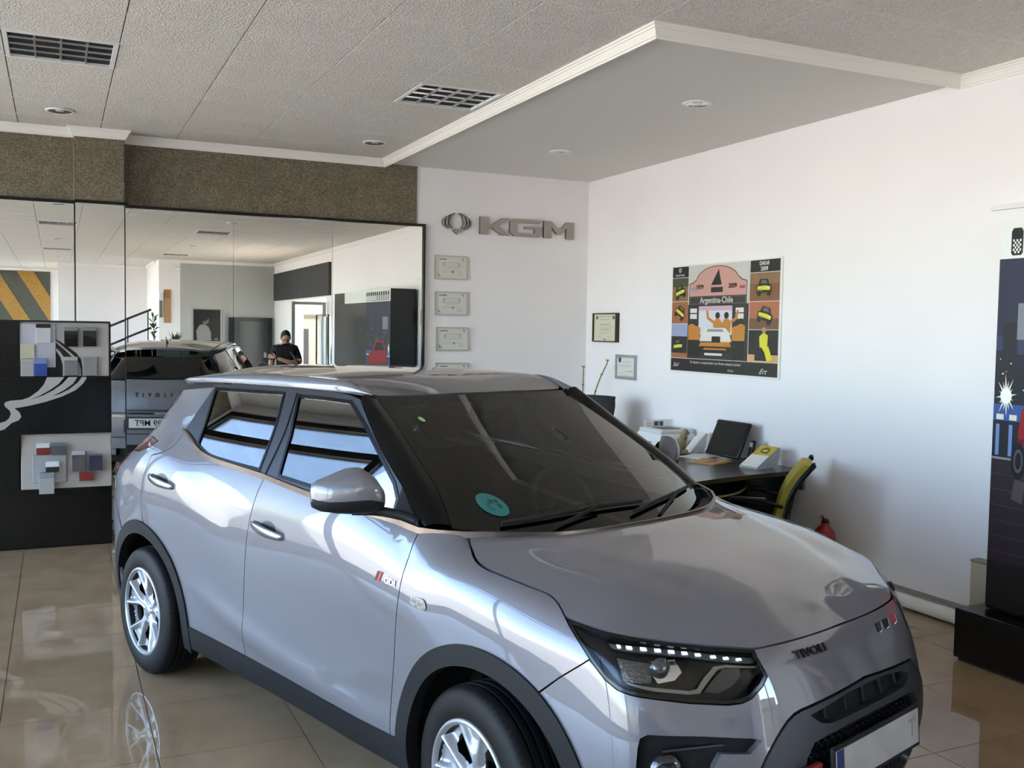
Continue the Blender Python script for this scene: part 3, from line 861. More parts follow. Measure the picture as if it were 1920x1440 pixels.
def panel(name, chart, sgn, outer, mats, parent, holes=(), step=.03, off=0., depth=.014, gap=.0022, both=True, bstep=None, rim=None):
    """a skin panel cut from a chart, with turned-in edges; `both` also builds the left-hand twin"""
    bs = bstep or step
    outer = inset(dense(ccw(outer), bs), gap)
    holes = [inset(dense(ccw(h), bs), -gap * .2) for h in holes]
    pts = [Vector(p) for p in outer]; edges = [(i, (i + 1) % len(outer)) for i in range(len(outer))]
    for h in holes:
        o = len(pts); pts += [Vector(p) for p in h]; edges += [(o + i, o + (i + 1) % len(h)) for i in range(len(h))]
    P = np.array(outer); lo, hi = P.min(0), P.max(0)
    g = np.stack(np.meshgrid(np.arange(lo[0] + step * .5, hi[0], step), np.arange(lo[1] + step * .5, hi[1], step), indexing='ij'), -1).reshape(-1, 2)
    if len(g):
        k = pip(g, outer)
        for h in holes: k &= ~pip(g, h)
        g = g[k]
        if len(g):
            bd = np.array([tuple(p) for p in pts]); dm = np.sqrt(((g[:, None] - bd[None]) ** 2).sum(-1)).min(1)
            g = g[dm > .55 * step]
    pts += [Vector(p) for p in g]
    res = delaunay_2d_cdt(pts, edges, [], 1, 1e-7)
    uv = np.array([tuple(p) for p in res[0]]); tri = [tuple(t) for t in res[2]]
    if holes:
        cen = np.array([uv[list(t)].mean(0) for t in tri]); k = np.ones(len(tri), bool)
        for h in holes: k &= ~pip(cen, h)
        tri = [t for t, q in zip(tri, k) if q]
    n = normals(chart, uv, sgn); V = chart(uv) + n * off
    F = []
    for t in tri:
        a, b, c = V[list(t)]
        F.append(t if np.dot(np.cross(b - a, c - a), n[t[0]]) > 0 else t[::-1])
    verts = V.tolist(); nn = n.tolist(); fm = [0] * len(F)
    if depth:
        he = {}
        for t in F:
            for i in range(3): he[(t[i], t[(i + 1) % 3])] = 1
        bd = [e for e in he if (e[1], e[0]) not in he]
        # sideways normal of every boundary vertex, averaged
        side = {}
        for a, b in bd:
            d = V[b] - V[a]; s_ = np.cross(d, n[a]); s_ /= max(np.linalg.norm(s_), 1e-9)
            for q in (a, b): side[q] = side.get(q, 0) + s_
        idx = {}
        for q, s_ in side.items():
            s_ = s_ / max(np.linalg.norm(s_), 1e-9)
            idx[q] = len(verts)
            verts += [V[q].tolist(), (V[q] - n[q] * depth - s_ * .001).tolist()]; nn += [s_.tolist(), s_.tolist()]
        for a, b in bd:
            F.append((b, a, idx[a], idx[b])) if False else None
            F.append((idx[b], idx[a], idx[a] + 1, idx[b] + 1)); fm.append(0 if rim is None else 1)
    ml = list(mats) if isinstance(mats, (list, tuple)) else [mats]
    if rim is not None: ml = ml + [rim]
    out = [mesh_obj(name, verts, F, ml, parent, True, fm, nn)]
    if both:
        v2 = [(p[0], -p[1], p[2]) for p in verts]; n2 = [(p[0], -p[1], p[2]) for p in nn]
        out.append(mesh_obj(name, v2, [q[::-1] for q in F], ml, parent, True, fm, n2))
    return out

def ribbon(name, pts, prof, mats, parent, up=(0, 0, 1), both=True, closed=False, smooth=True):
    """profile (side, up) swept along a 3D curve"""
    P = [Vector(p) for p in pts]; k = len(P); n = len(prof); v = []; f = []
    for i in range(k):
        t = (P[min(i + 1, k - 1)] - P[max(i - 1, 0)]).normalized()
        s_ = t.cross(Vector(up)).normalized(); w = s_.cross(t)
        for a, b in prof: v.append(tuple(P[i] + s_ * a + w * b))
    for i in range(k - 1):
        for j in range(n):
            f.append((i * n + j, i * n + (j + 1) % n, (i + 1) * n + (j + 1) % n, (i + 1) * n + j))
    f.append(tuple(range(n))[::-1]); f.append(tuple(range((k - 1) * n, k * n)))
    def mk(v, f):
        o = mesh_obj(name, v, f, mats, parent)
        bm = bmesh.new(); bm.from_mesh(o.data); bmesh.ops.recalc_face_normals(bm, faces=bm.faces); bm.to_mesh(o.data); bm.free()
        return autosmooth(o, 50) if smooth else o
    out = [mk(v, f)]
    if both: out.append(mk([(p[0], -p[1], p[2]) for p in v], [q[::-1] for q in f]))
    return out

# ---------- body coordinates from side view / front view positions ----------
_gu = np.linspace(-.85, UMAX, 900); _gv = np.linspace(.2, 1.52, 220)
_G = np.stack(np.meshgrid(_gu, _gv, indexing='ij'), -1).reshape(-1, 2); _GP = B(_G)
def uv_at(x=None, y=None, z=None):
    """(u,v) of the skin point at (x,z) on the flank, or (y,z) on the front (x None)"""
    a, i = (x, 0) if x is not None else (y, 1)
    m = np.ones(len(_G), bool)
    if x is None: m = _GP[:, 0] > 1.5
    else: m = (_G[:, 0] > .9) & (_G[:, 0] < UMAX - .7)
    d = np.where(m, (_GP[:, i] - a) ** 2 + (_GP[:, 2] - z) ** 2, 9)
    q = _G[np.argmin(d)].copy()
    for _ in range(6):
        e = 1e-4; p = B(q)[0][[i, 2]]
        J = np.stack([(B(q + [e, 0])[0][[i, 2]] - p) / e, (B(q + [0, e])[0][[i, 2]] - p) / e], 1)
        st_ = np.linalg.solve(J, np.array([a, z]) - p)
        q = q + np.clip(st_, -.05, .05)
    return (float(q[0]), float(q[1]))
def flank(pts): return [uv_at(x=p[0], z=p[1]) for p in pts]
def nose(pts): return [uv_at(y=p[0], z=p[1]) for p in pts]

# ---------- car materials ----------
def paint(name, col, flake=.06):
    m = mat(name, col, .45, .30, coat=1.0)
    m.node_tree.nodes['Principled BSDF'].inputs['Coat IOR'].default_value = 1.65
    nt = m.node_tree; b = nt.nodes['Principled BSDF']
    tc = nt.nodes.new('ShaderNodeTexCoord'); n = nt.nodes.new('ShaderNodeTexNoise'); n.inputs['Scale'].default_value = 900; n.inputs['Detail'].default_value = 1
    nt.links.new(tc.outputs['Object'], n.inputs['Vector'])
    r = nt.nodes.new('ShaderNodeMapRange'); r.inputs['To Min'].default_value = .42; r.inputs['To Max'].default_value = .54
    nt.links.new(n.outputs[0], r.inputs[0]); nt.links.new(r.outputs[0], b.inputs['Roughness'])
    return m
m_paint = paint('silver_lilac_paint', '#68676d')
m_clad = mat('black_cladding', '#131417', .6, spec=.3, bump=(500, .2, .0006))
m_greytrim = mat('grey_satin_trim', '#3c3d42', .38, .4)
m_pillar = mat('gloss_black_pillar', '#08080a', .22, spec=.25)
m_wframe = mat('satin_window_frame', '#2c2d31', .34, .3)
m_gap = mat('panel_gap_black', '#050506', .8)
m_belt = mat('belt_moulding', '#857b74', .22, .9)
m_tyre = mat('tyre_rubber', '#0b0b0c', .6, spec=.3, bump=(160, .15, .001))
m_rim = mat('alloy_silver', '#a4a6aa', .36, .7)
m_rimdark = mat('wheel_inner_dark', '#151413', .6, .2)
m_side_glass = glass('privacy_glass', '#23282a', 0, .30, 1.2)
m_front_glass = glass('side_glass', '#5f6c6a', 0, .24, 1.2)
m_ws = glass('windscreen_glass', '#8fa39b', 0, .05, .85)
m_lens = glass('lamp_lens', '#eef2f4', 0, .03, .5)
m_hlblack = mat('lamp_housing_black', '#08080a', .18)
m_led = mat('led_strip', '#ffffff', .2, emit=('#f4f8ff', .55))
m_reflector = mat('lamp_reflector', '#d9dadd', .06, 1.0)
m_red = mat('tail_lamp_red', '#8c1216', .12, coat=1)
m_redlight = mat('tail_lamp_clear_red', '#6d3d38', .10, coat=1)
m_cabin = mat('cabin_plastic', '#23252a', .7)
m_seat = mat('seat_cloth', '#1f2024', .85)
m_plate = mat('plate_white', '#c3c2c0', .35)
m_plateblue = mat('plate_blue', '#2b3566', .4)
m_ink = mat('ink_black', '#0c0c0d', .4)

CAR_LOC = (1.62903, 4.30113, 0); CAR_RZ = -1.26138333
car = empty('car', CAR_LOC, CAR_RZ, 'silver lilac compact crossover car with black cladding and alloy wheels on the tiled floor', 'car')

U = {k: [p for p in v_ if p] for k, v_ in UV.items()}
# wheel-arch circles on the flank
FA_C, RA_C, R_OUT, R_IN = (1.325, .326), (-1.30, .326), .466, .402
def arc(c, r, a0, a1, n=26):
    return [(c[0] + r * math.cos(math.radians(a0 + (a1 - a0) * i / n)), c[1] + r * math.sin(math.radians(a0 + (a1 - a0) * i / n))) for i in range(n + 1)]
Z_SILL = .345
def ang_at(z, r): return math.degrees(math.asin((z - .326) / r))

# doors
def fair(pts, deg, n=24, vert=True):
    """least-squares smooth line through traced points"""
    A = np.array(pts); i, j = (1, 0) if vert else (0, 1)
    c = np.polyfit(A[:, i], A[:, j], deg); t = np.linspace(A[0, i], A[-1, i], n); q = np.polyval(c, t)
    return [tuple(p) for p in (np.c_[q, t] if vert else np.c_[t, q])]
fgap, bgap, rgap = fair(U['fgap'], 3), fair(U['bgap'], 3), cr(U['rgap'], .03)
sill = flank([(-.84, Z_SILL), (-.6, Z_SILL), (-.3, .342), (0, .34), (.3, .338), (.6, .338), (.82, Z_SILL)])
fgap_b = fgap[:-1] + [uv_at(x=.815, z=Z_SILL)]
bgap_b = bgap[:-1] + [uv_at(x=-.29, z=.342)]
belt_f = fair([bgap[0]] + U['belt_f'][1:-1] + [fgap[0]], 2, 26, False)
bgap[0] = belt_f[0]; fgap[0] = belt_f[-1]
belt_r = cr(U['belt_r'][:4] + [(.5 * (U['belt_r'][3][0] + belt_f[0][0]), .5 * (U['belt_r'][3][1] + belt_f[0][1]) - .002), belt_f[0]], .04)
d1 = fgap_b + flank([(.6, .338), (.3, .338), (0, .34), (-.2, .342)]) + bgap_b[::-1] + belt_f[1:-1]
front_doors = panel('front_door', chart_body, -1, d1, m_paint, car, step=.03)
rarc = flank(arc(RA_C, R_OUT, ang_at(Z_SILL, R_OUT), 84, 22))
d2 = bgap_b + flank([(-.45, .343), (-.65, Z_SILL)]) + rarc + rgap[::-1][1:] + belt_r[1:-1]
rear_doors = panel('rear_door', chart_body, -1, d2, m_paint, car, step=.03)
# front wing
farc = flank(arc(FA_C, R_OUT, 180 - ang_at(Z_SILL, R_OUT), 57.9, 30))
hl = U['hl']
hl_out = [hl[i] for i in (20, 21, 22)]
hoodc = cr(U['hood'], .03)
top_in = uv_at(x=1.0, z=1.09)
wing = fgap_b + farc + [U['bseam'][1], U['bseam'][2]] + hl_out + [hl[0]] + hoodc[::-1] + [(.5 * (U['hood'][0][0] + U['fgap'][0][0]), .5 * (U['hood'][0][1] + U['fgap'][0][1]) + .004)]
front_wings = panel('front_wing', chart_body, -1, wing, m_paint, car, step=.028)
# rear quarter with D pillar
rarc2 = flank(arc(RA_C, R_OUT, 85, 126, 10))
tl = flank([(-1.40, 1.21), (-1.25, 1.20), (-1.29, 1.17), (-1.42, 1.135), (-1.58, 1.12), (-1.65, 1.06), (-1.655, 1.145), (-1.53, 1.185)])
qd = [uv_at(x=-1.455, z=1.445), uv_at(x=-1.52, z=1.33), uv_at(x=-1.60, z=1.20)]
qfront = [uv_at(x=-1.045, z=1.27), uv_at(x=-1.015, z=1.38), uv_at(x=-.985, z=1.485)]
seam_r = [uv_at(x=-1.70, z=1.02), uv_at(x=-1.70, z=.86), uv_at(x=-1.64, z=.79)]
quarter = rgap + rarc2 + seam_r[::-1] + [tl[5], tl[4], tl[3], tl[2], tl[1]] + [tl[0], tl[7], tl[6]] + qd[::-1] + qfront[::-1]
rear_quarters = panel('rear_quarter', chart_body, -1, quarter, m_paint, car, step=.028)
# tailgate, rear glass and rear bumper (built whole across the centre)
def whole(half):       # half outline given from centre line outward and back to the centre line
    return half + [(2 * UMAX - p[0], p[1]) for p in half[::-1]]
def B_rear(uv):
    uv = np.asarray(uv, float).reshape(-1, 2).copy(); s_ = uv[:, 0] > UMAX
    uv[s_, 0] = 2 * UMAX - uv[s_, 0]
    P = chart_body(uv); P[s_, 1] *= -1
    return P
ur = uv_at(x=-1.60, z=1.20)
qtop = qd[0]
gl = whole([(UMAX, 1.13), (ur[0] + .16, 1.14), (ur[0] + .05, 1.20), (qd[1][0] + .004, qd[1][1]), (qtop[0] + .006, 1.445), (UMAX, 1.452)])
panel('rear_glass', B_rear, -1, gl, mat('rear_glass_black', '#060708', .04, coat=.5), car, both=False, step=.035, off=.001)
tlu = max(p[0] for p in tl)
tg = whole([(UMAX, .53), (UMAX - .50, .53), (tlu + .07, .72), (tlu + .03, .95), (tlu + .02, 1.07), (ur[0] + .14, 1.133), (UMAX, 1.123)])
tailgate = panel('tailgate', B_rear, -1, tg, m_paint, car, both=False, step=.035)[0]
rbm = whole([(UMAX, .40), (UMAX - .5, .40), (uv_at(x=-1.60, z=.40)[0], .38)] + flank(arc(RA_C, R_OUT, 156, 128, 8))[1:] + seam_r[:0] + [uv_at(x=-1.645, z=.785), uv_at(x=-1.705, z=.86), uv_at(x=-1.705, z=1.0), (tlu + .015, .94), (tlu + .06, .72), (UMAX - .50, .525), (UMAX, .525)])
panel('rear_bumper', B_rear, -1, rbm, m_paint, car, both=False, step=.035)
rlow = whole([(UMAX, .24), (uv_at(x=-1.66, z=.30)[0], .25), (uv_at(x=-1.63, z=.38)[0], .375), (UMAX - .5, .395), (UMAX, .395)])
panel('rear_lower_bumper', B_rear, -1, rlow, m_clad, car, both=False, step=.05)
# tail lamps
tls = panel('tail_lamp', chart_body, -1, [tl[0], tl[1], tl[2], tl[3], tl[4], tl[5], uv_at(x=-1.70, z=1.02), (tlu + .012, .95), (tlu + .02, 1.06), tl[6], tl[7]], m_redlight, car, step=.025, off=.002)
# front bumper skin
lip = cr([p for p in U['lip'] if p[0] >= -.005], .03)            # from headlamp to centre
grey = [p for p in U['grey'] if p[0] > .05]
greyc = cr([(0.0, .722)] + grey + [(grey[-1][0] + .03, .45), (grey[-1][0] + .05, .30)], .03)
hl_low = hl[7:21]
far2 = flank(arc(FA_C, R_OUT, 57.7, 4, 20))
bump = [(0.0, lip[-1][1])] + lip[::-1][1:] + hl_low[:-1] + [hl[20], U['bseam'][2], U['bseam'][1]] + far2 + [uv_at(x=1.80, z=.30), (.62, .28)] + greyc[::-1]
def whole_f(half):
    return half + [(-p[0], p[1]) for p in half[::-1] if p[0] > 1e-4]
fog = U['fog'][:6] + [(U['fog'][6][0], U['fog'][6][1])] + [(U['fog'][6][0] + .03, .47), (U['fog'][8][0] - .02, .47), U['fog'][8], U['fog'][9], U['fog'][10]]
fog = [uv_ for uv_ in fog]
bh = [fog, [(-p[0], p[1]) for p in fog]]
bumper = panel('front_bumper', lambda q: chart_nose(q), -1, whole_f(bump), m_paint, car, holes=bh, both=False, step=.028, depth=.016) if False else None
def chart_nose(uv):
    uv = np.asarray(uv, float).reshape(-1, 2).copy(); s_ = uv[:, 0] < 0
    uv[s_, 0] *= -1
    P = chart_body(uv); P[s_, 1] *= -1
    return P
bumper = panel('front_bumper', chart_nose, -1, whole_f(bump), m_paint, car, holes=bh, both=False, step=.028, depth=.03)[0]
# grey lower face with slot and grille openings
sl = [p for p in U['slot'] if p[0] > .02]; slb = [p for p in U['slotb'] if p[0] > .02]
slot_h = [(0, .703), (.12, .702)] + [(sl[0][0], sl[0][1])] + [(slb[0][0] + .02, slb[0][1] + .012), (slb[0][0] - .02, slb[0][1])] + [(.12, .645), (0, .646)]
slot = whole_f(slot_h)
gri = [p for p in U['grille'] if p[0] > .05]
gr_h = [(0, .625)] + [(.12, .624)] + [p for p in gri[::-1]] + [(gri[0][0] + .005, .42), (gri[0][0] + .03, .34), (0, .33)]
grille = whole_f(gr_h)
gface = whole_f([(0, .7195)] + [(p[0], p[1] - .002) for p in greyc[1:]] + [(.55, .27), (0, .25)])
lower = panel('lower_bumper', chart_nose, -1, gface, m_greytrim, car, holes=[slot, grille], both=False, step=.03, off=.004, depth=.05)[0]
panel('slot_mesh', chart_nose, -1, slot, m_gap, lower, both=False, step=.04, off=-.035, depth=0)
gm = panel('grille_mesh', chart_nose, -1, grille, m_gap, lower, both=False, step=.04, off=-.04, depth=0)[0]
# honeycomb bars in the grille
m_bar = mat('grille_bar', '#15161a', .35)
bars = MB()
for i in range(-12, 13):
    for j in range(9):
        u_ = i * .034 + (j % 2) * .017; z_ = .345 + j * .030
        pts_ = []
        for k in range(6):
            a = math.radians(60 * k + 30)
            pts_.append((u_ + .0165 * math.cos(a), z_ + .0165 * math.sin(a)))
        if not pip(pts_, grille).all(): continue
        ca_ = chart_nose(pts_); na_ = normals(chart_nose, np.array(pts_), -1)
        cen = np.array([(u_, z_)]); cb = chart_nose(np.array(pts_) * .72 + cen * .28)
        v_ = [(p - n_ * .016) for p, n_ in zip(ca_, na_)] + [(p - n_ * .016) for p, n_ in zip(cb, na_)] + [(p - n_ * .034) for p, n_ in zip(cb, na_)]
        f_ = [(k, (k + 1) % 6, (k + 1) % 6 + 6, k + 6) for k in range(6)] + [(k + 6, (k + 1) % 6 + 6, (k + 1) % 6 + 12, k + 12) for k in range(6)]
        bars.add(v_, f_)
b_ = bars.build('honeycomb_bars', m_bar, lower); b_['kind'] = 'stuff'
for k in (-2, -1, 0, 1, 2):
    p = chart_nose([(k * .11, .65), (k * .11, .70)]); 
    MB().tube([tuple(p[0] - [.02, 0, 0]), tuple(p[1] - [.02, 0, 0])], .006, 6).build('slot_fin', m_bar, lower)
# fog recess
fogs = panel('fog_lamp_recess', chart_nose, -1, fog, m_gap, car, step=.035, off=-.045, depth=0)
fc = chart_nose([(np.mean([p[0] for p in fog]) + .07, .575)])[0]
for s_, host in zip((1, -1), fogs):
    c = Vector((fc[0] - .01, fc[1] * s_, fc[2]))
    lm = MB().lathe([(.0005, .012), (.03, .010), (.045, .004), (.05, -.01)], 24, 'x').move(Matrix.Translation(c) @ Matrix.Rotation(math.radians(-38 * s_), 4, 'Z')).build('fog_lamp', mat('fog_lens', '#26282a', .1, .5, coat=1), host, True)
    bl = MB().tube([(fc[0] + .055, (fc[1] + .17) * s_, .625), (fc[0] - .02, (fc[1] - .01) * s_, .632)], .006, 6).build('recess_fin', m_bar, host)
# head lamps
hl_poly = hl
hous = panel('head_lamp', chart_body, -1, hl_poly, m_hlblack, car, step=.03, off=-.03, depth=0)
lens = []
def on_lamp(poly, name, m, off, host, depth=0, step=.02):
    a = panel(name, chart_body, -1, poly, m, None, step=step, off=off, depth=depth, gap=0)
    for o_, h_ in zip(a, host): o_.parent = h_
    return a
on_lamp(hl_poly, 'lens', m_lens, -.002, hous, .03, .03)
frame_o = hl_poly
frame_i = inset(dense(ccw(hl_poly), .03), .012)
a = panel('bezel', chart_body, -1, hl_poly, m_hlblack, None, holes=[frame_i], step=.05, off=-.0005, depth=.02)
for o_, h_ in zip(a, hous): o_.parent = h_
on_lamp(U['drl'], 'drl_strip', mat('drl_clear', '#5d6369', .15, .6), -.016, hous, .008)
top_, bot_ = U['drl'][:6], U['drl'][6:][::-1]
tc_, bc_ = cr(top_, .01), cr(bot_, .01)
for k in range(10):
    t = .07 + k * .092
    i_, j_ = int(t * (len(tc_) - 1)), int(t * (len(bc_) - 1))
    c_ = (np.array(tc_[i_]) * .55 + np.array(bc_[j_]) * .45)
    w_ = .0085 if k else .006
    on_lamp([(c_[0] - w_, c_[1] - .0045), (c_[0] + w_, c_[1] - .0045), (c_[0] + w_, c_[1] + .0045), (c_[0] - w_, c_[1] + .0045)], 'led', m_led, -.012, hous, .003)
on_lamp(U['hl_turn'], 'turn_signal', mat('turn_signal_clear', '#6e6a68', .2, .7, bump=(120, .9, .004)), -.02, hous, .008)
on_lamp(U['hl_proj'], 'projector_shroud', m_reflector, -.018, hous, .012)
on_lamp(U['hl_chrome'], 'chrome_line', m_alu, -.014, hous, .012, .015)
on_lamp(U['hl_grey'], 'side_reflector', mat('lamp_grey', '#4f4d4b', .3, .5), -.018, hous, .008)
pc = chart_body([U['hl_lens'][0]])[0]; pn = normals(chart_body, np.array([U['hl_lens'][0]]), -1)[0]
for s_, h_ in zip((1, -1), hous):
    n_ = Vector((pn[0], pn[1] * s_, pn[2])); q = Vector((1, 0, 0)).rotation_difference(Vector((.9, -.43 * s_, 0)))
    c = Vector((pc[0], pc[1] * s_, pc[2])) - n_ * .016
    MB().lathe([(.0005, .020), (.013, .017), (.024, .011), (.033, 0)], 28, 'x').move(Matrix.Translation(c) @ q.to_matrix().to_4x4()).build('projector_lens', mat('projector_glass', '#3b3f41', .05, .3, coat=1), h_, True)
# bonnet
hood_out = [tuple(B(q)[0][:2]) for q in hoodc] + [tuple(B(q)[0][:2]) for q in cr(U['hltop'], .03)[1:]] + [tuple(B(q)[0][:2]) for q in lip[1:-1]]
hood_out = [(p[0], min(p[1], -.001)) for p in hood_out] + [(B((0, lip[-1][1]))[0][0], 0)]
cowl_c = cr([(c[0], -c[1]) for c in COWL], .04)       # centre to right corner
half = cowl_c + hood_out[1:]
full = half + [(p[0], -p[1]) for p in half[::-1] if abs(p[1]) > 2e-3]
panel('bonnet', chart_hood, 1, full, m_paint, car, both=False, step=.028, gap=.003, depth=.02)
# windscreen and its black border
wsh = [(0, 1.512), (-.3, 1.511), (-.548, 1.508), (-.60, 1.36), (-.655, 1.20), (-.70, 1.09), (-.60, 1.075), (-.3, 1.062), (0, 1.06)]
wsf = wsh + [(-p[0], p[1]) for p in wsh[::-1] if abs(p[0]) > 1e-6]
win = [(0, 1.487), (-.3, 1.485), (-.497, 1.48), (-.545, 1.36), (-.60, 1.205), (-.635, 1.125), (-.55, 1.118), (-.3, 1.118), (0, 1.118)]
winf = win + [(-p[0], p[1]) for p in win[::-1] if abs(p[0]) > 1e-6]
ws = panel('windscreen', chart_ws, 1, wsf, m_ws, car, both=False, step=.05, depth=.004)[0]
panel('windscreen_border', chart_ws, 1, wsf, m_pillar, ws, holes=[winf], both=False, step=.05, off=-.004, depth=0)
# cowl under the windscreen
cw = MB(); cp = cr([(c[0] + .0, -c[1], c[2]) for c in COWL], .05); cp = cp + [] 
cf = [(p[0], -p[1], p[2]) for p in cp[::-1]][:-1] + cp
cb_ = [chart_ws([(p[1] * .97, 1.068)])[0] for p in cf]
cw.add([(p[0] - .006, p[1], p[2] - .012) for p in cf] + [tuple(q + [0.01, 0, -.004]) for q in cb_], [(i, i + 1, i + 1 + len(cf), i + len(cf)) for i in range(len(cf) - 1)])
cw.build('cowl_panel', m_clad, car)
# pillar beside the windscreen
ape = cr([p for p in U['apillar_edge']], .05)
ap3 = [chart_body([q])[0] for q in ape]
ap3 = [np.array((.285, -.632, 1.512))] + ap3 + [np.array((.90, -.775, 1.10))]
ap3 = cr([tuple(p) for p in ap3], .05)
zs_ = np.array([p[2] for p in ap3])
we = [chart_ws([(float(np.interp(z, [1.09, 1.20, 1.36, 1.508], [-.70, -.655, -.60, -.548])), float(min(z, 1.508)))])[0] for z in zs_]
for s_ in (1, -1):
    v_ = []; n = len(ap3)
    for t in (0, .25, .5, .75, 1):
        for p, q in zip(ap3, we):
            m_ = p * (1 - t) + q * t + np.array([.012, -.012, .010]) * 4 * t * (1 - t) if not isinstance(p, tuple) else np.array(p) * (1 - t) + q * t + np.array([.014, -.014, .012]) * 4 * t * (1 - t)
            v_.append((m_[0], m_[1] * s_, m_[2]))
    f_ = [(r * n + i, r * n + i + 1, (r + 1) * n + i + 1, (r + 1) * n + i) for r in range(4) for i in range(n - 1)]
    o = mesh_obj('windscreen_pillar', v_, [q if s_ < 0 else q[::-1] for q in f_], m_pillar, car, True)
# roof
rfh = [(.335, 0), (.315, -.3), (.268, -.53), (.23, -.562), (0, -.570), (-.4, -.572), (-.9, -.570), (-1.3, -.572), (-1.45, -.562), (-1.53, -.53), (-1.62, -.44), (-1.69, -.25), (-1.715, 0)]
rfc = cr(rfh[:3], .05)[:-1] + cr(rfh[2:9], .05)[:-1] + cr(rfh[8:], .05)
rff = rfc + [(p[0], -p[1]) for p in rfc[::-1] if abs(p[1]) > 1e-4]
panel('roof_panel', chart_roof, 1, rff, m_paint, car, both=False, step=.04, depth=.025)
# body-colour rails at the roof sides
drip = cr([(.30, -.575, 1.508), (.18, -.605, 1.517), (-.087, -.622, 1.522), (-.5, -.628, 1.520), (-1.012, -.622, 1.507), (-1.395, -.603, 1.487), (-1.49, -.565, 1.481)], .05)
updr = cr([(.295, -.566, 1.514), (.143, -.576, 1.565), (-.03, -.578, 1.573), (-.306, -.579, 1.574), (-.8, -.577, 1.561), (-1.377, -.579, 1.512), (-1.49, -.558, 1.489)], .05)
def resamp(c, n):
    c = np.array(c); d = np.r_[0, np.cumsum(np.linalg.norm(np.diff(c, axis=0), axis=1))]
    t = np.linspace(0, d[-1], n); return np.stack([np.interp(t, d, c[:, k]) for k in range(3)], 1)
A_, B_ = resamp(drip, 50), resamp(updr, 50)
for s_ in (1, -1):
    v_ = []
    for t in np.linspace(0, 1, 7):
        q = A_ * (1 - t) + B_ * t + np.array([0, -.016, .010]) * 4 * t * (1 - t)
        v_ += [(p[0], p[1] * s_, p[2]) for p in q]
    q = B_ - [0, 0, .02]; v_ += [(p[0], (p[1] + .003) * s_, p[2]) for p in q]
    f_ = [(r * 50 + i, r * 50 + i + 1, (r + 1) * 50 + i + 1, (r + 1) * 50 + i) for r in range(7) for i in range(49)]
    mesh_obj('roof_rail', v_, [q_ if s_ < 0 else q_[::-1] for q_ in f_], m_paint, car, True)
# side windows and their frames: one smooth barrel-shaped surface fitted to the flank
_s = np.array([(x, z) for x in np.linspace(-.98, .72, 24) for z in np.linspace(1.15, 1.50, 12)])
_P = chart_body(np.array([uv_at(x=a_, z=b_) for a_, b_ in _s[::3]]))
def _q(x, z): return np.stack([np.ones_like(x), x, z, x * x, x * z, z * z], -1)
_cf = np.linalg.lstsq(_q(_P[:, 0], _P[:, 2]), _P[:, 1], rcond=None)[0]
def chart_gh(q):
    q = np.asarray(q, float).reshape(-1, 2)
    return np.c_[q[:, 0], _q(q[:, 0], q[:, 1]) @ _cf, q[:, 1]]
def to_xz(poly): return [tuple(p) for p in B(np.array(poly))[:, [0, 2]]]
ftop = flank([(-.985, 1.500), (-.74, 1.518), (-.48, 1.524), (-.2, 1.528), (.05, 1.526), (.2, 1.520)]) + [uv_at(x=.285, z=1.508)]
fr_out = [(p[0], p[1] + .006) for p in belt_r] + [(p[0], p[1] + .006) for p in belt_f[1:]] + ape[::-1] + ftop[::-1] + qfront[::-1][1:]
bmid = [.5 * (fgap[0][0] + 0), 0]
rw = cr(U['rwin'][:3], .04)[:-1] + cr(U['rwin'][2:6], .04)[:-1] + cr(U['rwin'][5:10], .03)[:-1] + cr([U['rwin'][9], U['rwin'][10], U['rwin'][0]], .04)[:-1]
fwn = U['fwin']
fwin = [uv_at(x=-.165, z=1.488), uv_at(x=.03, z=1.490), uv_at(x=.235, z=1.487), uv_at(x=.40, z=1.40), uv_at(x=.57, z=1.295), uv_at(x=.685, z=1.222), uv_at(x=.73, z=1.175), uv_at(x=.735, z=1.128), uv_at(x=.5, z=1.142), uv_at(x=.25, z=1.155), uv_at(x=-.06, z=1.170), uv_at(x=-.10, z=1.33)]
fwc = fwin
fr_out, rw, fwc = to_xz(fr_out), to_xz(rw), to_xz(fwc)
wfr = panel('window_frame', chart_gh, 1, fr_out, m_wframe, car, holes=[rw, fwc], step=.05, off=-.004, depth=.01)
panel('rear_side_window', chart_gh, 1, rw, m_side_glass, car, step=.05, off=-.007, depth=.003, gap=-.002)
panel('front_side_window', chart_gh, 1, fwc, m_front_glass, car, step=.05, off=-.007, depth=.003, gap=-.002)
# black seals round the panes
for poly in (rw, fwc):
    o_ = inset(dense(ccw(poly), .04), -.010); i_ = inset(dense(ccw(poly), .04), .004)
    a = panel('window_seal', chart_gh, 1, o_, m_pillar, None, holes=[i_], step=.1, off=-.001, depth=.004, gap=0)
    for q_, h_ in zip(a, wfr): q_.parent = h_
sail = panel('mirror_sail', chart_gh, 1, [(.742, 1.118), (.742, 1.215), (.78, 1.19), (.83, 1.15), (.905, 1.095)], m_clad, car, step=.04, off=.0, depth=.004, gap=0)
# B pillar seam line
bs = [bgap[0], uv_at(x=-.155, z=1.33), uv_at(x=-.195, z=1.50)]
pts_ = [tuple(chart_gh([q])[0] + np.array([0, .0025, 0])) for q in to_xz(cr(bs, .05))]
for s_, h_ in zip((1, -1), wfr):
    MB().tube([(p[0], p[1] * s_, p[2]) for p in pts_], .003, 5).build('door_seam', m_gap, h_)
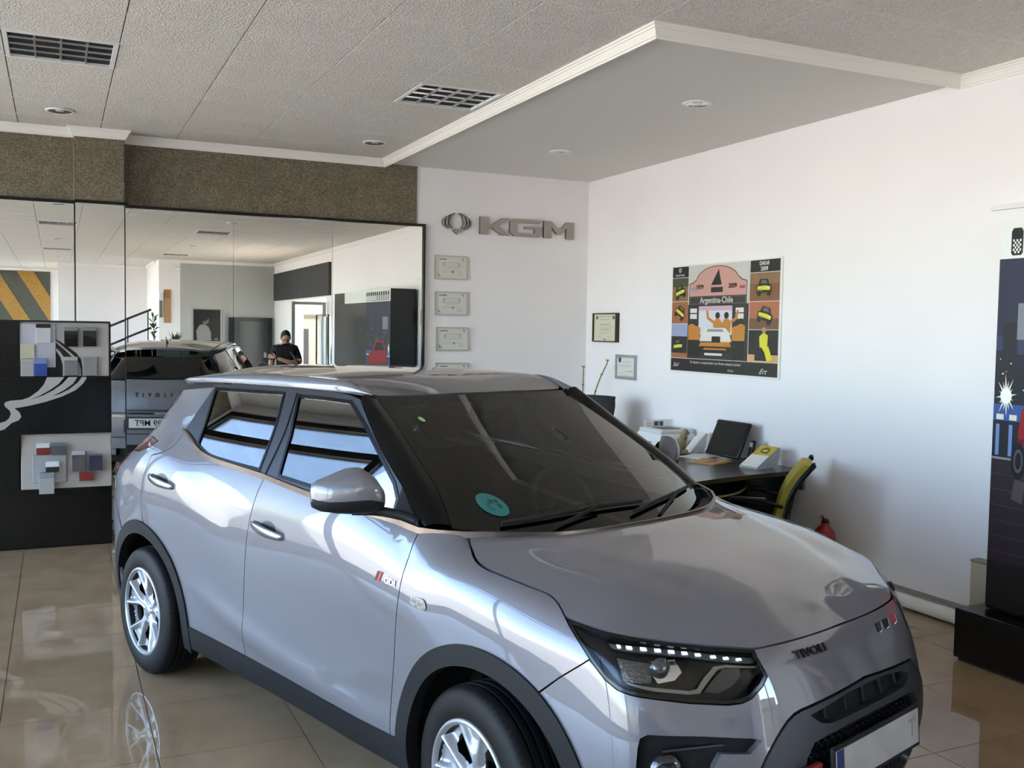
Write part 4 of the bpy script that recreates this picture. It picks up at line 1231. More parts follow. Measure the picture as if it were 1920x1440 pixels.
# belt moulding running on round the foot of the windscreen
bl_ = [tuple(chart_body([q])[0]) for q in belt_r + belt_f[1:]]
bl_ = [(p[0], p[1] - .004, p[2] + .004) for p in bl_]
bl_ += [tuple(p) for p in cr([bl_[-1], (.97, -.765, 1.088), (1.05, -.705, 1.087)], .03)[1:]]
bl_ += [(c[0] - .002, -c[1], c[2] + .008) for c in cr(COWL[::-1], .04)][1:]
prof_ = [(-.005, -.012), (.005, -.012), (.008, .0), (.005, .010), (-.005, .010)]
blm = ribbon('belt_moulding', bl_[::-1], prof_, m_belt, car)
# black sill, arch cladding
sl_o = flank([(-.86, .352), (-.6, .350), (-.3, .347), (0, .345), (.3, .343), (.6, .343), (.87, .352)]) + [uv_at(x=.90, z=.24)] + flank([(.5, .225), (0, .225), (-.5, .225)]) + [uv_at(x=-.88, z=.24)]
panel('sill_cladding', chart_body, -1, sl_o, m_clad, car, step=.04, off=.006, depth=.03, gap=.001)
for c, a0, a1 in ((FA_C, -14, 194), (RA_C, -14, 194)):
    oo = flank(arc(c, R_OUT + .004, a0, a1, 48)); ii = flank(arc(c, R_IN, a0, a1, 48))
    panel('arch_cladding', chart_body, -1, oo + ii[::-1], m_clad, car, step=.03, off=.009, depth=.05, gap=0)
    # wheel well liner
    for s_ in (1, -1):
        ar = [(c[0] + .425 * math.cos(math.radians(t)), c[1] + .425 * math.sin(math.radians(t))) for t in range(-10, 191, 8)]
        w_ = MB(); k_ = len(ar)
        w_.add([(p[0], y_ * s_, p[1]) for y_ in (-.60, -.83) for p in ar], [(i, i + 1, i + 1 + k_, i + k_) for i in range(k_ - 1)])
        w_.add([(p[0], -.60 * s_, p[1]) for p in ar], [tuple(range(k_))])
        w_.build('wheel_well', m_gap, car)
# inner shell so no daylight shows through the shut lines
wells = [flank(arc(FA_C, .43, 0, 354, 40)), flank(arc(RA_C, .43, 0, 354, 40))]
panel('inner_shell', chart_body, -1, [(0.005, .24), (1.0, .24), (2.0, .24), (3.0, .24), (4.2, .24), (UMAX - .005, .24), (UMAX - .005, 1.15), (4.3, 1.12), (3.6, 1.12), (2.6, 1.06), (1.9, 1.03), (1.2, .95), (.6, .84), (0.005, .84)], m_gap, car, holes=wells, step=.09, off=-.032, depth=0)
MB().box((-1.75, -.56, .29), (1.9, .56, .42)).box((1.02, -.60, .42), (1.75, .60, .80)).build('floor_pan', m_gap, car)

# ---------- wheels ----------
def make_wheel(name):
    w = bpy.data.objects.new(name, None); link(w, car); w.empty_display_size = .1
    R = .326
    # tyre: axial -y is the outer face
    tp = [(.222, -.100), (.232, -.106), (.262, -.108), (.290, -.104), (.306, -.097), (.316, -.088), (.3225, -.074)]
    gro = []
    for y0 in (-.050, -.017, .017, .050):
        gro += [(.3245, y0 - .006), (.3165, y0 - .005), (.3165, y0 + .005), (.3245, y0 + .006)]
    tp += [(.324, -.062)] + gro + [(.324, .062), (.3225, .074), (.316, .088), (.29, .104), (.262, .108), (.222, .100)]
    t_ = MB().lathe(tp, 90, 'y').build('tyre', m_tyre, w, True)
    autosmooth(t_, 35)
    # sidewall lettering ring and shoulder sipes
    sp = MB()
    for k in range(72):
        a = 2 * math.pi * k / 72
        c, q = math.cos(a), math.sin(a)
        p0 = Vector((.3175 * c, -.0905, .3175 * q)); p1 = Vector((.3255 * math.cos(a + .02), -.056, .3255 * math.sin(a + .02)))
        tng = Vector((-q, 0, c)) * .0022
        rad = Vector((c, -.4, q)) * .0016
        sp.add([p0 - tng + rad, p0 + tng + rad, p1 + tng + rad * .4, p1 - tng + rad * .4], [(0, 1, 2, 3)])
    s_ = sp.build('tread_sipes', m_gap, w); s_['kind'] = 'stuff'
    rb = MB()
    rb.lathe([(.226, -.098), (.222, -.106), (.214, -.108), (.207, -.103), (.203, -.092)], 72, 'y')
    autosmooth(rb.build('rim', m_rim, w, True), 40)
    MB().lathe([(.203, -.093), (.194, -.03), (.192, .02), (.13, .025), (.0005, .03)], 48, 'y').build('wheel_back', m_rimdark, w, True)
    MB().lathe([(.125, -.012), (.125, .0), (.07, .0), (.07, -.012), (.125, -.012)], 40, 'y').build('brake_disc', mat('brake_disc', '#57534f', .4, .8), w, True)
    # alloy face: five forked arms standing proud, a pill-shaped opening between neighbours
    def chart_wheel(q):
        q = np.asarray(q, float).reshape(-1, 2)
        r = np.hypot(q[:, 0], q[:, 1]); th = np.arctan2(q[:, 1], q[:, 0]) - math.pi / 2
        d = (th + math.pi / 5) % (2 * math.pi / 5) - math.pi / 5
        t = np.abs(r * np.sin(d))
        arm = np.clip((r - .085), 0, 1) * .42 + .010
        ridge = np.exp(-((t - arm) / .010) ** 2)
        flank_ = 1 / (1 + np.exp((t - arm - .012) / .004))
        pocket = np.clip((r - .11) / .05, 0, 1) / (1 + np.exp((t - arm + .012) / .003))
        y = -(.070 + .030 * np.clip((r - .05) / .16, 0, 1)) + .034 * (1 - flank_) * np.clip((r - .06) / .05, 0, 1) - .006 * ridge + .020 * pocket
        y = np.where(r > .200, y * (1 - np.clip((r - .200) / .012, 0, 1)) - .102 * np.clip((r - .200) / .012, 0, 1), y)
        return np.c_[q[:, 0], y, q[:, 1]]
    holes = []
    for k in range(5):
        a = math.radians(90 + 36 + 72 * k); ca, sa = math.cos(a), math.sin(a)
        sh_ = [(.076, .0), (.080, .018), (.098, .031), (.130, .041), (.156, .042), (.174, .028), (.179, 0)]
        sh_ = sh_ + [(p[0], -p[1]) for p in sh_[-2:0:-1]]
        holes.append([(p[0] * ca - p[1] * sa, p[0] * sa + p[1] * ca) for p in sh_])
    outer_ = [(.212 * math.cos(t), .212 * math.sin(t)) for t in np.linspace(0, 2 * math.pi, 90)[:-1]]
    panel('alloy_face', chart_wheel, 1, outer_, m_rim, w, holes=holes, both=False, step=.0065, depth=.022, gap=0)
    for k in range(5):
        b = math.radians(90 + 36 + 72 * k)
        MB().lathe([(.0125, -.050), (.0125, -.064), (.009, -.070), (.0005, -.070)], 10, 'y').move(Matrix.Translation((.054 * math.cos(b), 0, .054 * math.sin(b)))).build('wheel_bolt', m_rimdark, w, True)
    MB().lathe([(.034, -.060), (.033, -.074), (.028, -.078), (.0005, -.079)], 36, 'y').build('hub_cap', m_rim, w, True)
    return w
wh = make_wheel('wheel')
spots = [(-1.30, -.785, 0), (1.30, -.785, math.radians(-7)), (1.30, .785, math.radians(180 - 7)), (-1.30, .785, math.radians(180))]
for k, (x, y, a) in enumerate(spots):
    w = wh if k == 0 else copy_tree(wh, car)
    w.location = (x, y, .326); w.rotation_euler = (0, math.radians((13, 40, 25, 60)[k]), 0) if False else (0, 0, a)

# ---------- door mirrors ----------
for s_ in (1, -1):
    g = bpy.data.objects.new('door_mirror', None); link(g, car); g.empty_display_size = .05
    if s_ < 0: g.location = (-.05, -.035, 0)
    # shell: stack of rounded outlines from the rear glass face to the blunt front
    def ring(x, y0, y1, z0, z1, n=28, p=2.6):
        out = []
        for k in range(n):
            a = 2 * math.pi * k / n
            c, q = math.cos(a), math.sin(a)
            out.append((x, (y0 + y1) / 2 + (y1 - y0) / 2 * math.copysign(abs(c) ** (2 / p), c), (z0 + z1) / 2 + (z1 - z0) / 2 * math.copysign(abs(q) ** (2 / p), q)))
        return out
    secs = [(-1.058, .612, .012, 1.175, 1.215), (-1.052, .615, .035, 1.155, 1.240), (-1.03, .628, .060, 1.142, 1.254), (-.99, .650, .076, 1.135, 1.272), (-.945, .675, .086, 1.131, 1.292), (-.915, .695, .084, 1.131, 1.296), (-.885, .712, .076, 1.134, 1.272), (-.862, .724, .062, 1.140, 1.236), (-.850, .730, .035, 1.155, 1.205)]
    n = 28; v_ = []
    for y_, cx, dx, z0, z1 in secs:
        for k in range(n):
            a = 2 * math.pi * k / n; c, q = math.cos(a), math.sin(a)
            x_ = cx + dx * math.copysign(abs(c) ** .8, c)
            if c < 0: x_ = cx - .45 * dx * abs(c) ** .5          # flat rear face for the glass
            v_.append((x_, y_ * s_, (z0 + z1) / 2 + (z1 - z0) / 2 * math.copysign(abs(q) ** .85, q)))
    f_ = []; fm_ = []
    for r in range(len(secs) - 1):
        for k in range(n):
            q = (r * n + k, r * n + (k + 1) % n, (r + 1) * n + (k + 1) % n, (r + 1) * n + k)
            f_.append(q); fm_.append(1 if math.sin(2 * math.pi * (k + .5) / n) < -.12 else 0)
    f_.append(tuple(range(n))); fm_.append(0); f_.append(tuple(range((len(secs) - 1) * n, len(secs) * n))); fm_.append(1)
    sh = mesh_obj('mirror_shell', v_, f_, [m_paint, m_clad], g, True, fm_)
    bm = bmesh.new(); bm.from_mesh(sh.data); bmesh.ops.recalc_face_normals(bm, faces=bm.faces); bm.to_mesh(sh.data); bm.free()
    MB().add([(.628 + (p[0] + .955) * .33, p[0] * s_, p[1]) for p in ell(-.955, 1.208, .078, .052, 24)], [tuple(range(24))]).build('mirror_glass', m_chrome, g)
    MB().tube(cr([(.68, -.93 * s_, 1.142), (.74, -.86 * s_, 1.140), (.82, -.80 * s_, 1.125), (.87, -.775 * s_, 1.108)], .02), [.020] * 3 + [.017] * 40 if False else .018, 10).build('mirror_arm', m_clad, g, True)

# ---------- door handles ----------
m_handle = mat('handle_chrome', '#b9bcc0', .14, 1.0)
for x0, x1, z0, z1, host in ((-.17, .085, .955, .936, front_doors), (-1.14, -.885, 1.045, 1.022, rear_doors)):
    for s_, h_ in zip((1, -1), host):
        pts_ = []
        for t in np.linspace(0, 1, 12):
            x = x0 + (x1 - x0) * t; z = z0 + (z1 - z0) * t
            p = chart_body([uv_at(x=x, z=z)])[0]
            pts_.append((p[0], (p[1] - .006 - .022 * math.sin(math.pi * min(1, max(0, t))) ** .6) * s_, p[2]))
        m = MB(); n = 10; v_ = []
        for i, p in enumerate(pts_):
            hgt = .014 + .007 * math.sin(math.pi * i / 11)
            for k in range(n):
                a = 2 * math.pi * k / n
                v_.append((p[0], p[1] + .008 * math.cos(a), p[2] + hgt * math.sin(a)))
        f_ = [(i * n + k, i * n + (k + 1) % n, (i + 1) * n + (k + 1) % n, (i + 1) * n + k) for i in range(11) for k in range(n)] + [tuple(range(n)), tuple(range(11 * n, 12 * n))]
        m.add(v_, f_)
        o = m.build('door_handle', m_handle, h_, True)
        bm = bmesh.new(); bm.from_mesh(o.data); bmesh.ops.recalc_face_normals(bm, faces=bm.faces); bm.to_mesh(o.data); bm.free()
    xm, zm = (x0 + x1) / 2, (z0 + z1) / 2
    cup = [uv_at(x=xm + .062 * math.cos(a), z=zm + .004 + .034 * math.sin(a)) for a in np.linspace(0, 2 * math.pi, 18)[:-1]]
    a = panel('handle_cup', chart_body, -1, cup, mat('handle_cup', '#3a3b41', .35, .6), None, step=.03, off=.0012, depth=.002, gap=0)
    for q_, h_ in zip(a, host): q_.parent = h_

# ---------- badges, lettering, plates ----------
def put_on(v, f, chart, c_uv, m, name, parent, udir, lift=.002, sgn=-1):
    """wrap flat lettering (x along udir*u, y along v) onto a chart"""
    q = np.array([(c_uv[0] + p[0] * udir, c_uv[1] + p[1]) for p in v])
    n = normals(chart, q, sgn); P = chart(q) + n * (np.array([p[2] for p in v])[:, None] + lift)
    return mesh_obj(name, P, f, m, parent)
tv = U['tivoli']
c_t = np.mean(np.array(tv), 0)
v, f = text_mesh('TIVOLI', .046, .003, .0006, 0, 1.08)
put_on(v, f, chart_nose, (c_t[0] - .002, c_t[1] - .002), m_ink, 'bonnet_lettering', bumper, -1, .004)
m_embred = mat('emblem_red', '#9c2a33', .3)
for k, (u_, mm) in enumerate(((-.185, m_ink), (-.245, m_ink), (-.315, m_embred))):
    w_ = .016
    poly = [(u_ + w_ - .004, .872), (u_ - w_ - .006, .871), (u_ - w_ + .010, .838), (u_ + w_ + .004, .834)]
    panel('emblem_block', chart_nose, -1, poly, mm, bumper, both=False, step=.03, off=.003, depth=.004, gap=0)
    a_ = chart_nose([poly[1], poly[2], poly[3]])
    MB().tube([tuple(p + np.array([.006, 0, .0])) for p in a_], .0025, 6).build('emblem_edge', m_chrome, bumper)
# front number plate
pg = bpy.data.objects.new('number_plate', None); link(pg, car); pg.location = (2.203, 0, .523); pg.rotation_euler = (0, math.radians(-4), 0)
MB().box((-.012, -.275, -.070), (0, .275, .067), bev=.004).build('plate_holder', m_blackmat, pg)
MB().box((.0005, -.26, -.055), (.003, .26, .055)).build('plate_sheet', mat('plate_blurred', '#a9a7a6', .4, vary=(9, .10)), pg)
MB().box((.003, -.26, -.055), (.0036, -.218, .055)).build('plate_band', m_plateblue, pg)
v, f = text_mesh('T', .085, .0003)
MB().add([(.0036 + p[2], p[0] + .215, p[1]) for p in v], f).build('plate_letter', mat('plate_faint', '#8a8888', .4), pg)
MB().box((2.165, -.385, .530), (2.183, -.300, .553), bev=.004).build('tow_hook_cover', mat('hook_red', '#7c1c1e', .4), car)
# side badge: red slanted blocks and lettering
fd = front_doors
for s_, h_ in zip((1, -1), fd):
    def chs(q, s_=s_):
        P = chart_body(q); P[:, 1] *= s_; return P
    bc = uv_at(x=.835, z=.905)
    v, f = text_mesh('GDI', .030, .0015, .0008, 0, 1.25)
    put_on(v, f, chs, bc, m_chrome, 'badge_lettering', h_, -1 if s_ > 0 else 1, .002, -1 * s_)
    sb = uv_at(x=.765, z=.915)
    d = -1 if s_ > 0 else 1
    for (a0, a1, mm) in ((-.014, .002, m_ink), (.000, .016, mat('badge_red', '#a8222c', .3))):
        q = np.array([(sb[0] + d * (a0 - .008), sb[1] - .019), (sb[0] + d * (a1 - .008), sb[1] - .019), (sb[0] + d * (a1 + .008), sb[1] + .015), (sb[0] + d * (a0 + .008), sb[1] + .015)])
        P = chs(q) + normals(chs, q, -s_) * .003
        mesh_obj('badge_block', P, [(0, 1, 2, 3)], mm, h_)
# side indicator lamps
ip = U['indicator']
a = panel('side_indicator', chart_body, -1, cr(ip, .01, True), mat('indicator_clear', '#7d7b76', .2, .2, coat=.5, bump=(90, 1, .004)), None, step=.012, off=.004, depth=.005, gap=0, rim=m_ink)
for q_, h_ in zip(a, front_wings): q_.parent = h_
# rear plate, lettering and bars
v, f = text_mesh('T   I   V   O   L   I', .050, .003, .001, 0, 1.15)
put_on([(p[0], p[1], p[2]) for p in v], f, B_rear, (UMAX, .965), m_ink, 'tailgate_lettering', tailgate, 1, .003)
for z_, h_ in ((.765, .012), (.80, .010)):
    pts_ = [tuple(B_rear([(UMAX + t, z_)])[0] + np.array([-.004, 0, 0])) for t in np.linspace(-.62, .62, 25)]
    ribbon('tailgate_bar', pts_, [(-.006, -h_), (.006, -h_), (.006, h_), (-.006, h_)], m_greytrim if z_ > .78 else m_chrome, tailgate, both=False)
rp = B_rear([(UMAX, .65)])[0]
pr = bpy.data.objects.new('number_plate', None); link(pr, car); pr.location = (rp[0] - .016, 0, .655)
MB().box((-.004, -.26, -.055), (0, .26, .055)).build('plate_sheet', m_plate, pr)
MB().box((-.0046, .218, -.055), (-.004, .26, .055)).build('plate_band', m_plateblue, pr)
v, f = text_mesh('99 MPT', .095, .0004, .001)
MB().add([(-.0048 - p[2], -p[0] - .045, p[1]) for p in v], [q for q in f]).build('plate_lettering', m_ink, pr)
MB().box((rp[0] - .010, -.34, .580), (rp[0] + .012, .34, .728)).build('plate_recess', m_greytrim, tailgate)
for s_ in (1, -1):
    MB().box((-2.075, .42 * s_, .33), (-2.03, .62 * s_, .40), bev=.008).build('exhaust_trim', m_alu, car)
# wipers
for y0, y1, z0 in ((-.55, .12, 1.098), (.02, .62, 1.094)):
    pts_ = [tuple(chart_ws([(y0 + (y1 - y0) * t, z0 + .012 * math.sin(math.pi * t) + .02 * t)])[0] + np.array([.014, 0, .010])) for t in np.linspace(0, 1, 12)]
    w = MB().tube(pts_, .008, 6)
    w.tube([(pts_[3][0] + .05, pts_[3][1] - .02, pts_[3][2] - .035), tuple(np.array(pts_[7]) + [.01, 0, .008])], .007, 6)
    w.build('wiper', m_blackmat, car)
# aerial
ra = chart_roof([(-1.28, 0)])[0]
MB().tube([tuple(ra - [0, 0, .004]), tuple(ra + [-.01, 0, .018]), tuple(ra + [-.09, 0, .075])], [.02, .008, .004], 8).build('aerial', m_blackmat, car, True)
# stickers on the windscreen
sc_ = chart_ws([(-.55, 1.19)])[0]
def on_ws(v, f, c, m, name, off=.003):
    q = np.array([(c[0] + p[0], c[1] + p[1]) for p in v]); P = chart_ws(q) + normals(chart_ws, q, 1) * off
    mesh_obj(name, P, f, m, ws)
def disc(r, n=24, sy=1): return [(r * math.cos(2 * math.pi * k / n), r * sy * math.sin(2 * math.pi * k / n), 0) for k in range(n)], [tuple(range(n))]
SC = (-.515, 1.155)
v, f = disc(.047, 28, .72); on_ws(v, f, SC, mat('sticker_teal', '#2c6a66', .5), 'eco_sticker')
for (a, b) in ((-.005, .004), (.014, .004), (.014, -.010)):
    on_ws([(a, b, 0), (a + .014, b, 0), (a + .014, b + .011, 0), (a, b + .011, 0)], [(0, 1, 2, 3)], SC, mat('sticker_dark', '#14403d', .4), 'sticker_mark', .0036)
v, f = text_mesh('C', .026, .0001); on_ws(v, f, (SC[0] - .012, SC[1] - .006), mat('sticker_dark'), 'sticker_letter', .0036)
v, f = disc(.011, 18, .8); on_ws(v, f, (-.46, 1.425), mat('sticker_green', '#9fc67c', .4), 'round_sticker')
MB().box((-.07, -.06, -.03), (.02, .06, .03), bev=.015).move(Matrix.Translation((.42, .0, 1.42))).build('interior_mirror', m_blackmat, car)

# ---------- cabin ----------
db = MB()
sec = [(1.10, .98), (1.02, 1.02), (.88, 1.03), (.74, 1.01), (.66, .95), (.64, .80), (.72, .55)]
ysd = np.linspace(-.66, .66, 15)
v_ = []
for y in ysd:
    hump = .035 * math.exp(-((y - .33) / .17) ** 2)
    v_ += [(x - .06 * (abs(y) / .66) ** 2, y, z + (hump if .6 < x < .95 and z > .9 else 0)) for x, z in sec]
k = len(sec)
db.add(v_, [(i * k + j, i * k + j + 1, (i + 1) * k + j + 1, (i + 1) * k + j) for i in range(14) for j in range(k - 1)])
o = db.build('dashboard', mat('dash_plastic', '#3a3c3c', .65), car, True)
swm = Matrix.Translation((.50, .34, .99)) @ Matrix.Rotation(math.radians(66), 4, 'Y')
sw = MB().tube([(.185 * math.cos(2 * math.pi * t / 32), .185 * math.sin(2 * math.pi * t / 32), 0) for t in range(32)], .015, 8, closed=True)
sw.ball((0, 0, 0), (.07, .07, .03), 12)
for a in (0, 180, 270): sw.tube([(.04 * math.cos(math.radians(a + 90)), .04 * math.sin(math.radians(a + 90)), 0), (.18 * math.cos(math.radians(a + 90)), .18 * math.sin(math.radians(a + 90)), 0)], .014, 6)
sw.move(swm).build('steering_wheel', m_cabin, car, True)
def seat(x, y, w=.50):
    g = bpy.data.objects.new('car_seat', None); link(g, car); g.location = (x, y, .42); g.empty_display_size = .05
    MB().box((-.26, -w / 2, .06), (.26, w / 2, .22), bev=.05).build('seat_cushion', m_seat, g, True)
    MB().box((-.06, -w / 2, 0), (.06, w / 2, .62), bev=.05).move(Matrix.Translation((-.26, 0, .16)) @ Matrix.Rotation(math.radians(-18), 4, 'Y')).build('seat_back', m_seat, g, True)
    MB().box((-.05, -.13, 0), (.05, .13, .17), bev=.04).move(Matrix.Translation((-.475, 0, .80)) @ Matrix.Rotation(math.radians(-10), 4, 'Y')).build('headrest', m_seat, g, True)
seat(.05, -.36); seat(.05, .36); seat(-.85, -.34, .6); seat(-.85, .34, .6)
MB().box((-1.85, -.60, .42), (-1.15, .60, .95)).build('boot_liner', m_gap, car)
hl_ = MB()
xs_ = np.linspace(.22, -1.4, 16)
v_ = [(x, y, float(Rtps([(x, y)])[0]) - .035) for x in xs_ for y in np.linspace(-.55, .55, 9)]
hl_.add(v_, [(i * 9 + j, i * 9 + j + 1, (i + 1) * 9 + j + 1, (i + 1) * 9 + j) for i in range(15) for j in range(8)])
hl_.build('headlining', mat('headlining', '#4c4a46', .9), car, True)

# ------------------------------------------------------------------ flat prints
def flat(name, parent, org, ax, ay, items, base=.0004, stepz=.00035):
    """flat print: coloured outlines (material, [(a,b)...]) laid on a board; ax, ay span the sheet"""
    ax, ay, org = Vector(ax), Vector(ay), Vector(org); nz = ax.cross(ay).normalized()
    ms = []; mb = MB()
    for k, (m, poly) in enumerate(items):
        if m not in ms: ms.append(m)
        mb.add([org + ax * p[0] + ay * p[1] + nz * (base + stepz * k) for p in poly], [tuple(range(len(poly)))], ms.index(m))
    o = mb.build(name, ms, parent)
    # concave outlines: triangulate and face outward
    bm = bmesh.new(); bm.from_mesh(o.data)
    bmesh.ops.triangulate(bm, faces=bm.faces)
    for fc_ in bm.faces:
        fc_.normal_update()
        if fc_.normal.dot(nz) < 0: fc_.normal_flip()
    bm.to_mesh(o.data); bm.free()
    return o
def flat_text(name, parent, org, ax, ay, txt, size, m, off=.002, sx=1.0, bold=0.0, shear=0.0):
    ax, ay = Vector(ax).normalized(), Vector(ay).normalized(); nz = ax.cross(ay)
    v, f = text_mesh(txt, size, .0002, bold, shear, sx)
    return mesh_obj(name, [Vector(org) + ax * p[0] + ay * p[1] + nz * (off + p[2]) for p in v], f, m, parent)
def rect(a, b, c, d): return [(a, b), (c, b), (c, d), (a, d)]
def pm(c, r=.35): return mat('print_' + c.strip('#'), c, r)

# ------------------------------------------------------------------ colour sample stand
cs = empty('sample_stand', (-.4, 8.75, 0), 0, 'tall black colour sample stand with pale swoosh, against the mirror wall', 'display stand')
def csb(mb, a, b, m=0, bev=0): return mb.box((a[0] + .4, a[1] - 8.75, a[2]), (b[0] + .4, b[1] - 8.75, b[2]), m, bev)
X0, X1, YF = -1.15, .402, 8.56
csb(MB(), (X0, YF, 0), (X1, 8.94, .48), bev=.004).build('base', m_black, cs)
csb(MB(), (X0, YF, .912), (X1, 8.94, 1.365), bev=.004).build('middle_panel', m_black, cs)
bk = MB(); csb(bk, (X0, YF + .10, .48), (X1, 8.94, .912)); csb(bk, (X0, YF + .05, 1.365), (X1, 8.94, 1.80)); bk.build('back', m_black, cs)
csb(MB(), (X0, YF - .002, 1.80), (.395, 8.94, 1.812)).build('top_board', m_blackmat, cs)
csb(MB(), (X0, YF + .004, 1.365), (-.262, YF + .05, 1.80)).build('upper_column', m_black, cs)
csb(MB(), (X0, YF + .004, .48), (-.27, YF + .10, .912)).build('lower_column', m_black, cs)
m_board = mat('sample_board', '#a8a39d', .45)
csb(MB(), (-.262, YF + .02, 1.370), (.386, YF + .05, 1.800), bev=.006).build('upper_board', m_board, cs)
lb_ = MB().box((-.33, -.012, -.225), (.33, .012, .225), bev=.006)
lb_.move(Matrix.Translation((.07 + .4, 8.575 - 8.75, .70)) @ Matrix.Rotation(math.radians(-9), 4, 'X')).build('lower_board', m_board, cs)
sw1 = [(-.068, 1.364), (-.094, 1.304), (-.133, 1.255), (-.196, 1.207), (-.246, 1.188), (-.327, 1.182), (-.364, 1.171), (-.373, 1.154), (-.364, 1.133), (-.334, 1.104), (-.327, 1.076), (-.341, 1.042), (-.365, 1.021), (-.402, 1.01), (-.44, 1.005), (-.44, .94), (-.403, .949), (-.372, .959), (-.322, 1.006), (-.273, 1.026), (-.254, 1.054), (-.266, 1.089), (-.30, 1.121), (-.196, 1.14), (-.076, 1.17), (.039, 1.21), (.136, 1.259), (.189, 1.308), (.218, 1.352), (.216, 1.364), (.183, 1.364), (.156, 1.323), (.091, 1.267), (.026, 1.232), (-.031, 1.213), (.052, 1.26), (.117, 1.309), (.150, 1.364), (.085, 1.364), (.04, 1.31), (-.025, 1.261), (-.101, 1.219), (-.196, 1.186), (-.12, 1.22), (-.05, 1.261), (.014, 1.31), (.056, 1.364)]
m_swoosh = mat('pale_metal_print', '#a9a29c', .4)
flat('swoosh', cs, (.4, YF - 8.75, 0), (1, 0, 0), (0, 0, 1), [(m_swoosh, sw1)])
m_blk = pm('#0a0a0c')
flat('upper_swoosh', cs, (.4, YF + .02 - 8.75, 0), (1, 0, 0), (0, 0, 1), [
    (m_blk, [(-.08, 1.372), (-.08, 1.47), (-.005, 1.56), (-.005, 1.665), (.03, 1.645), (.09, 1.60), (.15, 1.55), (.178, 1.50), (.188, 1.44), (.188, 1.372)]),
    (m_swoosh, [(-.005, 1.655), (.045, 1.61), (.10, 1.56), (.138, 1.525), (.165, 1.47), (.178, 1.42), (.18, 1.372), (.155, 1.372), (.153, 1.43), (.13, 1.50), (.09, 1.55), (.045, 1.595), (-.005, 1.64)]),
    (m_swoosh, [(-.005, 1.60), (.03, 1.56), (.055, 1.52), (.06, 1.46), (.06, 1.372), (.045, 1.372), (.045, 1.46), (.03, 1.52), (-.005, 1.575)])], base=.0008)
def sample(x0, z1, x1, z0, y, col, top, label, m=None, tilt=0, top_col='#8d8c8c', th=.012):
    """hanging colour card: coloured plate with a pale header strip"""
    g = empty('colour_sample', ((x0 + x1) / 2, y, z0), 0, label, 'colour sample', 'colour sample cards')
    w = (x1 - x0) / 2; h = z1 - z0; R = Matrix.Rotation(math.radians(tilt), 4, 'X')
    MB().box((-w, -th, 0), (w, 0, h * (1 - top)), bev=.002).move(R).build('plate', m or mat('sample_' + col.strip('#'), col, .22, .3, coat=.6), g)
    if top > 0: MB().box((-w, -th - .003, h * (1 - top)), (w, 0, h), bev=.002).move(R).build('header', mat('header_' + top_col.strip('#'), top_col, .4), g)
    return g
SY = 8.5765
for a in ((-.259, 1.782, -.005, 1.441, SY, '#b9bac4', 0, 'large pale lilac card at the top left of the stand, behind smaller cards', None, 0, '#8d8c8c', .004),
          (-.145, 1.784, -.04, 1.634, SY - .006, '#c9cacd', .2, 'white colour card with black header on the upper sample board', None, 0, '#1d1c1c', .018),
          (.057, 1.763, .156, 1.607, SY, '#070606', .2, 'black colour card with grey header next to the lilac card on the upper board', None, 0, '#7d7976', .02),
          (.193, 1.765, .293, 1.610, SY, '#060606', .2, 'black colour card with grey header near the outer edge of the upper board', None, 0, '#7d7976', .02),
          (.055, 1.526, .154, 1.376, SY, '#858586', .2, 'mid grey colour card over the swoosh on the upper board', None, 0, '#a29f9c', .02),
          (.191, 1.526, .296, 1.376, SY, '#8f908f', 0, 'plain light grey colour card at the lower outer corner of the upper board', None, 0, '#a29f9c', .02),
          (-.256, 1.620, -.156, 1.511, SY - .006, '#c3bea6', 0, 'cream colour card above the silver card on the upper board', None, 0, '#a29f9c', .008),
          (-.253, 1.506, -.163, 1.372, SY - .004, '#aeaaa6', .2, 'silver colour card beside the blue card on the upper board', None, 0, '#a29f9c', .014),
          (-.161, 1.515, -.067, 1.372, SY - .008, '#3a559e', .3, 'bright blue metallic colour card on the upper board', None, 0, '#6f7da8', .02)):
    sample(*a)
LB = 8.538
for a in ((-.164, .890, .076, .60, LB + .022, '#a9abb0', 0, 'large silver backing card on the lower sample board', None, -9, '#8d8c8c', .004),
          (.098, .889, .355, .526, LB + .008, '#9a9c9f', 0, 'large plain grey backing card at the outer side of the lower board', None, -9, '#8d8c8c', .004),
          (-.150, .841, -.054, .749, LB + .006, '#6e1417', .4, 'dark red colour card with white header at the top of the lower board', None, -9, '#c9c9c9', .012),
          (-.042, .844, .061, .744, LB + .006, '#4b4e55', .3, 'slate grey colour card beside the dark red card', None, -9, '#676a70', .016),
          (-.178, .754, .063, .530, LB - .012, '#9b9fa6', 0, 'wide silver card leaning over the lower board', None, -9, '#8d8c8c', .004),
          (-.084, .697, .012, .611, LB - .026, '#0e1216', .5, 'small black sample block with white top on the wide silver card', None, -9, '#d6d8da', .03),
          (-.132, .614, -.024, .445, LB - .012, '#b9bcbc', .25, 'white sample tongue jutting out below the lower board', None, -2, '#8f9292', .05),
          (.105, .775, .203, .609, LB - .014, '#4c4c50', .22, 'charcoal colour card with pale header beside the navy card', None, -9, '#a8a8aa', .02),
          (.229, .741, .329, .611, LB - .014, '#1b2742', .1, 'navy blue colour card on the lower board', None, -9, '#5d6067', .02),
          (.156, .604, .263, .532, LB - .026, '#7c0f12', 0, 'bright red colour card at the foot of the lower board', None, -9, '#a8a8aa', .012)):
    sample(*a)

